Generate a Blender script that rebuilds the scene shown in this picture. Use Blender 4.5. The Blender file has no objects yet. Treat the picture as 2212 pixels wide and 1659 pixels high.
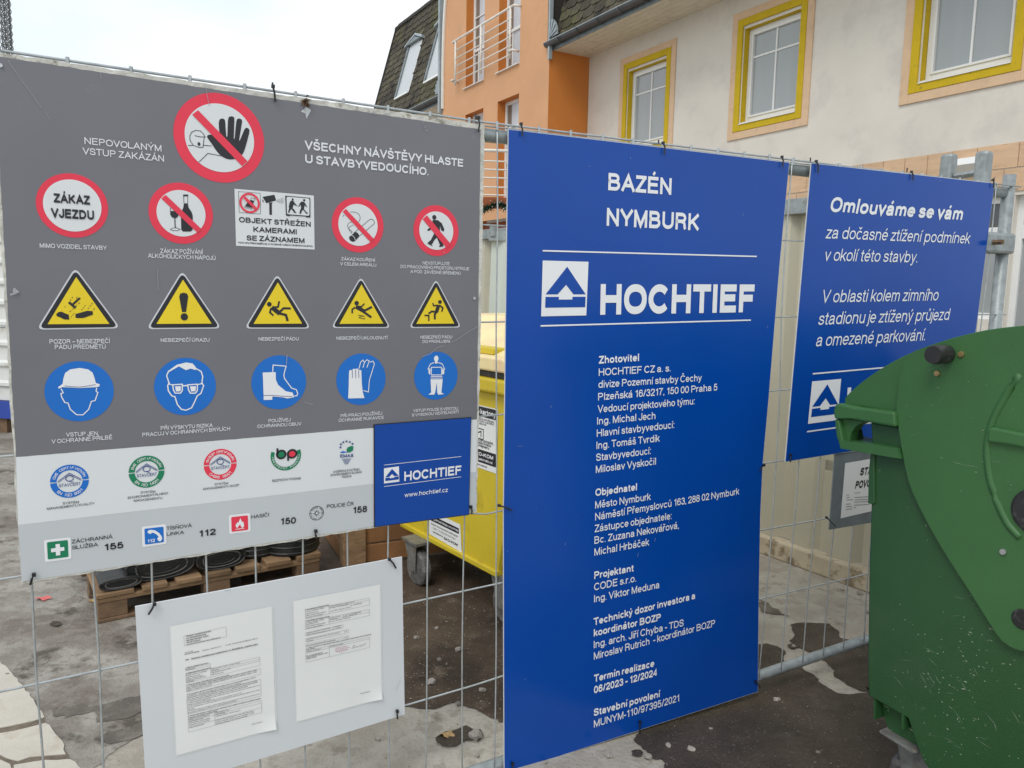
import bpy, bmesh, math, random
from mathutils import Vector, Matrix
from mathutils.geometry import tessellate_polygon
random.seed(7)
scene = bpy.context.scene
COL = scene.collection
V = Vector
R_ = math.radians
# ------------------------------------------------------------------ camera
FPX, CX, CY = 1661.0, 1106.0, 829.5
EYE = V((0, 0, 1.62))
PITCH, ROLL = R_(7.2), R_(1.09)
FWD = V((0, math.cos(PITCH), -math.sin(PITCH)))
_r0 = V((1, 0, 0)); _u0 = _r0.cross(FWD)
RIGHT = _r0 * math.cos(ROLL) + _u0 * math.sin(ROLL)
UP = -_r0 * math.sin(ROLL) + _u0 * math.cos(ROLL)
cd = bpy.data.cameras.new('camera'); cam = bpy.data.objects.new('camera', cd); COL.objects.link(cam)
M3 = Matrix((RIGHT, UP, -FWD)).transposed()
cam.matrix_world = Matrix.Translation(EYE) @ M3.to_4x4()
cd.sensor_width = 36; cd.sensor_fit = 'HORIZONTAL'; cd.lens = 36 * FPX / 2212
cd.clip_start = 0.05; cd.clip_end = 600
scene.camera = cam
# ------------------------------------------------------------------ light
SUN_EL, SUN_AZ = R_(52), R_(205)
w = bpy.data.worlds.new('World'); scene.world = w; w.use_nodes = True
nt = w.node_tree; nt.nodes.clear()
out = nt.nodes.new('ShaderNodeOutputWorld'); bg = nt.nodes.new('ShaderNodeBackground')
sky = nt.nodes.new('ShaderNodeTexSky'); sky.sky_type = 'NISHITA'; sky.sun_disc = False
sky.sun_elevation = SUN_EL; sky.sun_rotation = SUN_AZ
sky.air_density = 1.0; sky.dust_density = 3.0
tc = nt.nodes.new('ShaderNodeTexCoord'); mp = nt.nodes.new('ShaderNodeMapping'); mp.inputs['Scale'].default_value = (1.0, 1.0, 2.2)
nz = nt.nodes.new('ShaderNodeTexNoise'); nz.inputs['Scale'].default_value = 2.2; nz.inputs['Detail'].default_value = 5; nz.inputs['Roughness'].default_value = .5
cr = nt.nodes.new('ShaderNodeValToRGB')
cr.color_ramp.elements[0].position = .36; cr.color_ramp.elements[0].color = (6.3, 7.2, 7.8, 1)
cr.color_ramp.elements[1].position = .60; cr.color_ramp.elements[1].color = (8.3, 8.5, 8.85, 1)
mx = nt.nodes.new('ShaderNodeMix'); mx.data_type = 'RGBA'; mx.inputs[0].default_value = .93
L = nt.links.new
L(tc.outputs['Generated'], mp.inputs[0]); L(mp.outputs[0], nz.inputs['Vector']); L(nz.outputs[0], cr.inputs[0])
L(sky.outputs[0], mx.inputs[6]); L(cr.outputs[0], mx.inputs[7]); L(mx.outputs[2], bg.inputs[0])
bg.inputs[1].default_value = .1
L(bg.outputs[0], out.inputs[0])
sd = bpy.data.lights.new('sun', 'SUN'); sd.energy = 1.0; sd.angle = R_(25); sd.color = (1, .97, .93)
so = bpy.data.objects.new('sun', sd); COL.objects.link(so)
# direction toward the sun, azimuth measured clockwise from +Y
sdir = V((math.sin(SUN_AZ) * math.cos(SUN_EL), math.cos(SUN_AZ) * math.cos(SUN_EL), math.sin(SUN_EL)))
so.rotation_euler = sdir.to_track_quat('Z', 'Y').to_euler()
scene.view_settings.view_transform = 'Standard'; scene.view_settings.look = 'None'
scene.view_settings.exposure = 0.46; scene.view_settings.gamma = 1.0
scene.view_settings.use_curve_mapping = False
scene.cycles.max_bounces = 8

# ------------------------------------------------------------------ measuring helpers
K = .344573
OFF = {'A': (0, 0), 'B': (1350, 0), 'C': (2663, 0), 'D': (0, 1000), 'E': (1350, 1000), 'F': (2663, 1000), 'G': (0, 1997), 'H': (1350, 1997), 'I': (2663, 1997)}
SPEC = {'Q': (490.0, 381.1, .14767), 'K': (98.0, 952.8, .22151), 'P': (337.5, 1252.2, .24612), 'J': (1776.5, 680.5, .58936),
        'S': (805.8, 0, .17229), 'T': (1938.2, 304.9, .27578), 'X': (0, 0, 1.0)}
def q(c, x, y):
    if c in SPEC:
        a, b, k = SPEC[c]; return (a + x * k, b + y * k)
    ox, oy = OFF[c]; return (ox * .54444 + x * K, oy * .54444 + y * K)
def kk(c): return SPEC[c][2] if c in SPEC else K
def ray(x, y): return FWD + RIGHT * ((x - CX) / FPX) - UP * ((y - CY) / FPX)
def onz(x, y, z=0.0):
    r = ray(x, y); return EYE + r * ((z - EYE.z) / r.z)
class Plane:
    """vertical plane: origin, horizontal direction d (azimuth clockwise from +Y), normal n"""
    def __init__(s, P, az, flip=False):
        s.P = V((P[0], P[1], 0)); a = R_(az); s.d = V((math.sin(a), math.cos(a), 0)); s.n = V((s.d.y, -s.d.x, 0))
        if (EYE - s.P).dot(s.n) < 0: s.n = -s.n
    def uz(s, x, y):
        r = ray(x, y); t = (s.P - EYE).dot(s.n) / r.dot(s.n); p = EYE + r * t
        return ((p - s.P).dot(s.d), p.z)
    def w(s, u, z, o=0.0): return s.P + s.d * u + s.n * o + V((0, 0, z))
    def shifted(s, o):
        p = Plane.__new__(Plane); p.P = s.P + s.n * o; p.d = s.d; p.n = s.n; return p

# ------------------------------------------------------------------ object helpers
def meta(o, label=None, cat=None, group=None, kind=None):
    if label: o['label'] = label
    if cat: o['category'] = cat
    if group: o['group'] = group
    if kind: o['kind'] = kind
    return o
def thing(name, label, cat, loc=(0, 0, 0), group=None):
    o = bpy.data.objects.new(name, None); COL.objects.link(o); o.location = loc; o.empty_display_size = .1
    return meta(o, label, cat, group)
def root_loc(o):
    while o.parent: o = o.parent
    return V(o.location)
def link(name, me, parent=None):
    o = bpy.data.objects.new(name, me); COL.objects.link(o)
    if parent: o.parent = parent
    return o
def obj(name, bm, m, parent=None, smooth=False, bevel=0, mats=None):
    """bmesh given in world coordinates"""
    if parent is not None:
        rl = root_loc(parent)
        if rl.length > 0: bmesh.ops.translate(bm, verts=bm.verts, vec=-rl)
        # a part that itself sits at an offset is never used: parts keep identity transforms
    bmesh.ops.recalc_face_normals(bm, faces=bm.faces)
    me = bpy.data.meshes.new(name); bm.to_mesh(me); bm.free()
    for mm in (mats or [m]): me.materials.append(mm)
    if smooth:
        for p in me.polygons: p.use_smooth = True
    o = link(name, me, parent)
    if bevel:
        b = o.modifiers.new('bevel', 'BEVEL'); b.width = bevel; b.segments = 2; b.limit_method = 'ANGLE'; b.angle_limit = R_(40)
    return o
def NB(): return bmesh.new()
def box(bm, o, ax, ay, az):
    """box from corner o spanned by three vectors"""
    o, ax, ay, az = V(o), V(ax), V(ay), V(az)
    vs = [bm.verts.new(o + ax * i + ay * j + az * k) for k in (0, 1) for j in (0, 1) for i in (0, 1)]
    for f in ((0, 2, 3, 1), (4, 5, 7, 6), (0, 1, 5, 4), (2, 6, 7, 3), (0, 4, 6, 2), (1, 3, 7, 5)):
        bm.faces.new([vs[i] for i in f])
def tri2(pts):
    return tessellate_polygon([[V((p[0], p[1], 0)) for p in pts]])
def prism(bm, pts3, vec):
    vec = V(vec); n = len(pts3)
    a = [bm.verts.new(V(p)) for p in pts3]; b = [bm.verts.new(V(p) + vec) for p in pts3]
    # project for triangulation
    ax = (V(pts3[1]) - V(pts3[0]));
    nrm = vec.normalized(); e1 = ax - nrm * ax.dot(nrm); e1.normalize(); e2 = nrm.cross(e1)
    o = V(pts3[0])
    for t in tri2([((V(p) - o).dot(e1), (V(p) - o).dot(e2)) for p in pts3]):
        try: bm.faces.new([a[i] for i in t]); bm.faces.new([b[i] for i in reversed(t)])
        except ValueError: pass
    for i in range(n):
        j = (i + 1) % n
        bm.faces.new((a[i], a[j], b[j], b[i]))
def tube(bm, pts, r, seg=8, cap=True):
    pts = [V(p) for p in pts]; rings = []
    up = V((0, 0, 1))
    for i, p in enumerate(pts):
        if i == 0: t = pts[1] - p
        elif i == len(pts) - 1: t = p - pts[i - 1]
        else: t = (pts[i + 1] - p).normalized() + (p - pts[i - 1]).normalized()
        t.normalize()
        ref = up if abs(t.z) < .9 else V((1, 0, 0))
        x = t.cross(ref).normalized(); y = t.cross(x)
        rr = r[i] if isinstance(r, (list, tuple)) else r
        rings.append([bm.verts.new(p + (x * math.cos(2 * math.pi * k / seg) + y * math.sin(2 * math.pi * k / seg)) * rr) for k in range(seg)])
    for a, b in zip(rings, rings[1:]):
        for k in range(seg): bm.faces.new((a[k], a[(k + 1) % seg], b[(k + 1) % seg], b[k]))
    if cap: bm.faces.new(rings[0][::-1]); bm.faces.new(rings[-1])
def smooth_pts(pts, n=5, closed=True):
    out = []; N = len(pts)
    rng = range(N) if closed else range(N - 1)
    for i in rng:
        g = lambda k: pts[k % N] if closed else pts[max(0, min(N - 1, k))]
        p0, p1, p2, p3 = g(i - 1), g(i), g(i + 1), g(i + 2)
        for s in range(n):
            t = s / n
            out.append(tuple(.5 * ((2 * p1[c]) + (-p0[c] + p2[c]) * t + (2 * p0[c] - 5 * p1[c] + 4 * p2[c] - p3[c]) * t * t + (-p0[c] + 3 * p1[c] - 3 * p2[c] + p3[c]) * t ** 3) for c in range(len(p1))))
    if not closed: out.append(tuple(pts[-1]))
    return out

# ------------------------------------------------------------------ materials
def mat(name, col, rough=.6, var=.12, scale=6.0, bump=0.0, bscale=60.0, spec=.5, metal=0.0, dirt=None, fleck=None, rnd=0.0, stretch=None, rvar=0.0, coords='Object'):
    m = bpy.data.materials.new(name); m.use_nodes = True; t = m.node_tree; N = t.nodes; b = N['Principled BSDF']
    b.inputs['Roughness'].default_value = rough; b.inputs['Metallic'].default_value = metal; b.inputs['Specular IOR Level'].default_value = spec
    co = N.new('ShaderNodeTexCoord'); src = co.outputs[coords]
    if stretch:
        mpn = N.new('ShaderNodeMapping'); mpn.inputs['Scale'].default_value = stretch; t.links.new(src, mpn.inputs[0]); src = mpn.outputs[0]
    def noise(s, d=4, r=.55):
        n = N.new('ShaderNodeTexNoise'); n.inputs['Scale'].default_value = s; n.inputs['Detail'].default_value = d; n.inputs['Roughness'].default_value = r
        t.links.new(src, n.inputs['Vector']); return n
    def ramp(n, a, b_, ca=(0, 0, 0, 1), cb=(1, 1, 1, 1)):
        r = N.new('ShaderNodeValToRGB'); r.color_ramp.elements[0].position = a; r.color_ramp.elements[1].position = b_
        r.color_ramp.elements[0].color = ca; r.color_ramp.elements[1].color = cb
        t.links.new(n.outputs[0], r.inputs[0]); return r
    c = (*col, 1)
    lo = tuple(max(0, x * (1 - var)) for x in col) + (1,); hi = tuple(min(1, x * (1 + var)) for x in col) + (1,)
    cur = ramp(noise(scale), .3, .7, lo, hi).outputs[0]
    def mixc(fac, colr, cur):
        mxn = N.new('ShaderNodeMix'); mxn.data_type = 'RGBA'; t.links.new(fac, mxn.inputs[0]); t.links.new(cur, mxn.inputs[6]); mxn.inputs[7].default_value = (*colr, 1); return mxn.outputs[2]
    if dirt:
        for (dc, dscale, a, b_) in (dirt if isinstance(dirt, list) else [dirt]):
            cur = mixc(ramp(noise(dscale, 6, .62), a, b_).outputs[0], dc, cur)
    if fleck:
        fc, fs, a, b_ = fleck
        cur = mixc(ramp(noise(fs, 3, .7), a, b_).outputs[0], fc, cur)
    if rnd:
        oi = N.new('ShaderNodeObjectInfo'); mr = N.new('ShaderNodeMapRange'); mr.inputs[3].default_value = 1 - rnd; mr.inputs[4].default_value = 1 + rnd
        t.links.new(oi.outputs['Random'], mr.inputs[0]); hs = N.new('ShaderNodeHueSaturation'); t.links.new(mr.outputs[0], hs.inputs['Value']); t.links.new(cur, hs.inputs['Color']); cur = hs.outputs[0]
    t.links.new(cur, b.inputs['Base Color'])
    if rvar:
        mr = N.new('ShaderNodeMapRange'); mr.inputs[1].default_value = .3; mr.inputs[2].default_value = .7; mr.inputs[3].default_value = max(.02, rough - rvar); mr.inputs[4].default_value = min(1, rough + rvar)
        t.links.new(noise(scale * 1.7, 5).outputs[0], mr.inputs[0]); t.links.new(mr.outputs[0], b.inputs['Roughness'])
    if bump:
        bp = N.new('ShaderNodeBump'); bp.inputs['Strength'].default_value = bump; bp.inputs['Distance'].default_value = .01
        t.links.new(noise(bscale, 5, .6).outputs[0], bp.inputs['Height']); t.links.new(bp.outputs[0], b.inputs['Normal'])
    return m
MT = {}
def mk(k, *a, **kw): MT[k] = mat(k, *a, **kw)
# prints
mk('print_grey', (.165, .164, .184), .34, .05, 2.5, bump=.04, bscale=14, fleck=((.32, .33, .36), 46, .765, .80), rvar=.07)
mk('print_white', (.70, .725, .74), .36, .03, 3, fleck=((.45, .45, .43), 38, .74, .78))
mk('print_palegrey', (.53, .56, .58), .36, .03, 3, fleck=((.35, .35, .33), 38, .74, .78))
mk('print_blue', (.001, .060, .345), .22, .05, 2.0, bump=.012, bscale=5, spec=.35, fleck=((.12, .2, .5), 60, .79, .82), rvar=.06)
mk('ink_white', (.80, .81, .83), .4, .02)
mk('ink_silver', (.62, .64, .67), .4, .03)
mk('ink_palegrey', (.74, .76, .80), .4, .03)
mk('ink_black', (.012, .013, .018), .35, .1)
mk('ink_red', (.78, .035, .075), .4, .04)
mk('ink_yellow', (.80, .60, .012), .4, .04)
mk('ink_blue', (.0, .145, .56), .4, .04)
mk('ink_green', (.0, .20, .09), .4, .04)
mk('ink_navy', (.01, .05, .22), .4, .04)
mk('board_edge', (.58, .57, .52), .8, .2, 30, bump=.4, bscale=90, dirt=((.24, .22, .17), 32, .58, .70))
mk('scuff', (.33, .34, .37), .6, .1)
mk('scuff_blue', (.16, .24, .50), .6, .1)
mk('board_white', (.62, .645, .67), .35, .03, 2, fleck=((.4, .4, .4), 50, .75, .8))
mk('board_back', (.05, .09, .25), .5, .1)
mk('paper', (.77, .785, .77), .3, .03, 3, bump=.05, bscale=9)
mk('paper_sleeve', (.70, .72, .72), .15, .02, 3)
mk('ink_grey', (.10, .10, .11), .5, .1)
mk('ink_lightgrey', (.30, .30, .31), .5, .1)
mk('ink_stamp', (.55, .2, .3), .5, .2)
# metals & plastics
mk('galvanised', (.30, .33, .335), .5, .2, 30, bump=.06, bscale=80, metal=.4, dirt=((.22, .23, .22), 18, .56, .75))
mk('galv_wire', (.42, .45, .46), .4, .15, 40, metal=.5)
mk('cable_tie', (.012, .012, .014), .35, .2)
mk('rust', (.16, .10, .055), .9, .4, 60, bump=.5)
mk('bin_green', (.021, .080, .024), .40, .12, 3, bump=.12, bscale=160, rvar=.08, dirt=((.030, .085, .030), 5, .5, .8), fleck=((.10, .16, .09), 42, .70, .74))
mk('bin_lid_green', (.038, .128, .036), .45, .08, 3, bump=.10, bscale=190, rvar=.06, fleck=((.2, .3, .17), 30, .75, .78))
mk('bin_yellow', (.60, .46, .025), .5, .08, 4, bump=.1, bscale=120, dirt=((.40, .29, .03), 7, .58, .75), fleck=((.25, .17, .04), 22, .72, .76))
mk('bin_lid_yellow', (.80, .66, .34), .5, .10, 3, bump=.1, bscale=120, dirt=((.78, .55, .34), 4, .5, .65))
mk('black_rubber', (.02, .02, .02), .5, .3, 20, bump=.1, dirt=((.10, .095, .09), 30, .55, .7))
mk('black_plastic', (.010, .011, .012), .42, .3, 8, bump=.25, bscale=24, dirt=((.05, .05, .045), 10, .55, .75))
mk('tyre_grey', (.10, .095, .09), .7, .3, 30, bump=.2, dirt=((.25, .24, .22), 20, .5, .7))
mk('splash', (.24, .32, .21), .7, .2, 50)
mk('brass', (.45, .33, .15), .35, .2, 30, metal=.8)
mk('steel', (.55, .56, .57), .3, .1, 30, metal=.9)
mk('castor_metal', (.20, .20, .185), .55, .3, 30, metal=.3, dirt=((.2, .15, .1), 25, .5, .7))
# wood
mk('pallet_wood', (.25, .155, .082), .75, .28, 5, bump=.4, bscale=40, rnd=.22, dirt=((.12, .075, .04), 7, .52, .75), stretch=(1, 1, 3))
mk('pallet_block', (.17, .105, .06), .85, .3, 12, bump=.4, bscale=60, rnd=.2)
mk('crate_wood', (.27, .13, .05), .65, .25, 5, bump=.2, bscale=40, rnd=.25)
# ground
mk('dry_concrete', (.42, .39, .335), .82, .12, 5, bump=.7, bscale=60, rvar=.12, dirt=[((.32, .285, .235), 2.1, .46, .60), ((.20, .165, .125), 4.5, .60, .68), ((.33, .295, .245), 13, .5, .6)], fleck=((.10, .085, .07), 70, .645, .69))
mk('grey_concrete', (.31, .288, .255), .72, .16, 4, bump=.7, bscale=60, rvar=.15, dirt=[((.165, .14, .115), 1.9, .45, .56), ((.085, .07, .055), 3.1, .56, .63), ((.22, .195, .165), 12, .5, .6)], fleck=((.07, .06, .05), 80, .64, .69))
mk('wet_streak', (.10, .085, .068), .45, .25, 9, bump=.5, bscale=90, dirt=((.17, .145, .12), 8, .5, .62), rvar=.15)
mk('wet_asphalt', (.056, .043, .031), .5, .28, 5, bump=.7, bscale=150, spec=.35, rvar=.16, dirt=((.075, .060, .045), 6, .52, .66), fleck=((.20, .175, .14), 130, .62, .68))
mk('brown_dirt', (.090, .064, .044), .75, .28, 4, bump=.9, bscale=90, spec=.3, dirt=[((.050, .036, .026), 2.2, .48, .62), ((.15, .115, .085), 8, .58, .70)], fleck=((.26, .22, .17), 85, .66, .71), rvar=.12)
mk('paving_slab', (.52, .485, .42), .8, .08, 5, bump=.3, bscale=70, dirt=((.42, .36, .27), 6, .56, .72), fleck=((.18, .14, .10), 40, .70, .74))
mk('joint_dirt', (.15, .12, .09), .9, .3, 20, bump=.5)
mk('stone', (.30, .27, .24), .8, .3, 40, bump=.3, rnd=.4)
mk('leaf_dead', (.42, .27, .12), .7, .3, 40, rnd=.3)
mk('leaf_red', (.62, .13, .12), .6, .15, 40)
# building
mk('plaster_white', (.69, .65, .58), .85, .05, 1.2, bump=.25, bscale=50, dirt=((.585, .55, .50), 2.2, .50, .75), fleck=((.44, .41, .36), 22, .71, .77))
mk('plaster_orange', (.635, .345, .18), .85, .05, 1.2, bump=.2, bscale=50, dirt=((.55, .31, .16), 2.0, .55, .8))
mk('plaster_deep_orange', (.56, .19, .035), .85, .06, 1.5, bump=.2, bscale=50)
mk('plaster_beige', (.68, .48, .31), .85, .06, 5, bump=.2, bscale=60, dirt=((.58, .40, .27), 8, .55, .75))
mk('plaster_yellow', (.58, .405, .005), .8, .06, 6, bump=.25, bscale=60, dirt=((.36, .27, .02), 14, .60, .72))
mk('plaster_redbrown', (.30, .085, .03), .85, .1, 3, bump=.2)
mk('soffit_board', (.66, .61, .50), .7, .06, 4, dirt=((.42, .39, .33), 9, .55, .75))
mk('pvc_white', (.78, .79, .78), .35, .03, 4)
mk('rail_white', (.74, .71, .65), .4, .05, 8)
mk('stone_tile', (.62, .42, .26), .5, .10, 3, rnd=.06, stretch=(1, 1, 5), dirt=((.45, .28, .16), 8, .58, .68))
mk('zinc', (.20, .235, .25), .45, .12, 8, metal=.35, dirt=((.12, .13, .13), 6, .5, .7))
mk('zinc_light', (.36, .41, .43), .5, .1, 8, metal=.3)
mk('gutter_dark', (.10, .105, .11), .42, .15, 6, metal=.3)
mk('shingle', (.066, .057, .036), .9, .3, 9, bump=.6, bscale=90, rnd=.35, coords='Object', dirt=[((.085, .080, .026), 1.1, .52, .66), ((.018, .015, .012), 1.6, .52, .64)], fleck=((.30, .27, .05), 14, .66, .74))
mk('roof_felt', (.03, .027, .022), .9, .2, 6)
mk('curtain_sky_glass', (.33, .355, .36), .07, .035, 1.0, spec=.8, stretch=(5, 5, .25))  # opaque pale grey: sky reflection put into the colour, with faint curtain folds
mk('dark_glass', (.045, .05, .05), .05, .4, 2.0, spec=.8, dirt=((.16, .17, .17), 2.4, .5, .62))
mk('blind_brown', (.19, .15, .12), .5, .08, 4)
mk('pale_blind', (.55, .58, .62), .25, .05, 3)
mk('sheet_cream', (.50, .475, .375), .45, .05, 3, dirt=((.45, .42, .32), 4, .55, .75), fleck=((.25, .22, .17), 30, .72, .76))
mk('sheet_base', (.52, .45, .33), .7, .12, 8, dirt=((.25, .19, .12), 11, .52, .62))
mk('sheet_pale', (.55, .60, .55), .5, .05, 3)
mk('cabin_white', (.68, .69, .66), .5, .05, 3, dirt=((.5, .47, .4), 8, .55, .75))
mk('cabin_blue', (.02, .06, .35), .5, .1, 5)
mk('crane_steel', (.16, .165, .165), .6, .1, 5)
mk('garland_green', (.012, .05, .028), .8, .4, 30)
mk('garland_light', (.7, .75, .7), .3, .05)
mk('shrub_leaf', (.16, .17, .035), .8, .3, 8, rnd=.3)
mk('hedge_leaf', (.05, .065, .03), .8, .3, .4)
mk('twig', (.10, .08, .06), .8, .2, 20)

# ------------------------------------------------------------------ flat print helper
STEP = .0007
class Art:
    """flat print on a vertical plane, polygons given as (u, z)"""
    def __init__(s, pl, layer): s.pl = pl; s.o = layer * STEP; s.bm = NB(); s.i = 0
    def poly(s, uz, dup=True):
        o = s.o + s.i * 2e-5; s.i += 1
        vs = [s.bm.verts.new(s.pl.w(u, z, o)) for u, z in uz]
        for t in tri2(uz):
            try: s.bm.faces.new([vs[k] for k in t])
            except ValueError: pass
        return s
    def px(s, c, pts, sm=0):
        p = [s.pl.uz(*q(c, *x)) for x in pts]
        if sm: p = smooth_pts(p, sm)
        return s.poly(p)
    def circ(s, cu, cz, r, rz=None, n=40):
        rz = rz or r
        return s.poly([(cu + r * math.cos(2 * math.pi * k / n), cz + rz * math.sin(2 * math.pi * k / n)) for k in range(n)])
    def disc(s, c, x, y, r, ry=None, n=18):
        cu, cz = s.pl.uz(*q(c, x, y)); a = s.pl.uz(*q(c, x + r, y)); b = s.pl.uz(*q(c, x, y + (ry or r)))
        return s.circ(cu, cz, abs(a[0] - cu), abs(b[1] - cz), n)
    def ring(s, cu, cz, ro, ri, a0=0, a1=360, n=48):
        o = s.o + s.i * 2e-5; s.i += 1
        full = abs(a1 - a0) >= 360; prev = None; first = None
        for k in range(n + 1):
            if full and k == n: break
            a = R_(a0 + (a1 - a0) * k / n)
            cur = [s.bm.verts.new(s.pl.w(cu + r * math.cos(a), cz + r * math.sin(a), o)) for r in (ro, ri)]
            if prev: s.bm.faces.new((prev[0], cur[0], cur[1], prev[1]))
            first = first or cur; prev = cur
        if full: s.bm.faces.new((prev[0], first[0], first[1], prev[1]))
        return s
    def line(s, uz, w, closed=False):
        o = s.o + s.i * 2e-5; s.i += 1
        n = len(uz); L_, Rr = [], []
        for i in range(n):
            p = V(uz[i])
            a = V(uz[(i - 1) % n]) if (i > 0 or closed) else None; b = V(uz[(i + 1) % n]) if (i < n - 1 or closed) else None
            d1 = (p - a).normalized() if a else (b - p).normalized(); d2 = (b - p).normalized() if b else d1
            t = (d1 + d2)
            t = t.normalized() if t.length > .2 else d1
            nn = V((-t.y, t.x)); k = 1 / max(.5, abs(nn.dot(V((-d1.y, d1.x)))))
            L_.append(p + nn * w / 2 * k); Rr.append(p - nn * w / 2 * k)
        va = [s.bm.verts.new(s.pl.w(x.x, x.y, o)) for x in L_]; vb = [s.bm.verts.new(s.pl.w(x.x, x.y, o)) for x in Rr]
        for i in range(n if closed else n - 1):
            j = (i + 1) % n
            s.bm.faces.new((va[i], va[j], vb[j], vb[i]))
        return s
    def stroke(s, c, pts, w, closed=False, sm=0):
        p = [s.pl.uz(*q(c, *x)) for x in pts]
        x0, y0 = pts[0]; wm = (V(s.pl.uz(*q(c, x0, y0 + w))) - V(s.pl.uz(*q(c, x0, y0)))).length
        if sm: p = smooth_pts(p, sm, closed)
        return s.line(p, wm, closed)
    def done(s, name, m, parent, label=None):
        o = obj(name, s.bm, MT[m], parent)
        if label: o['label'] = label
        return o
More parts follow.
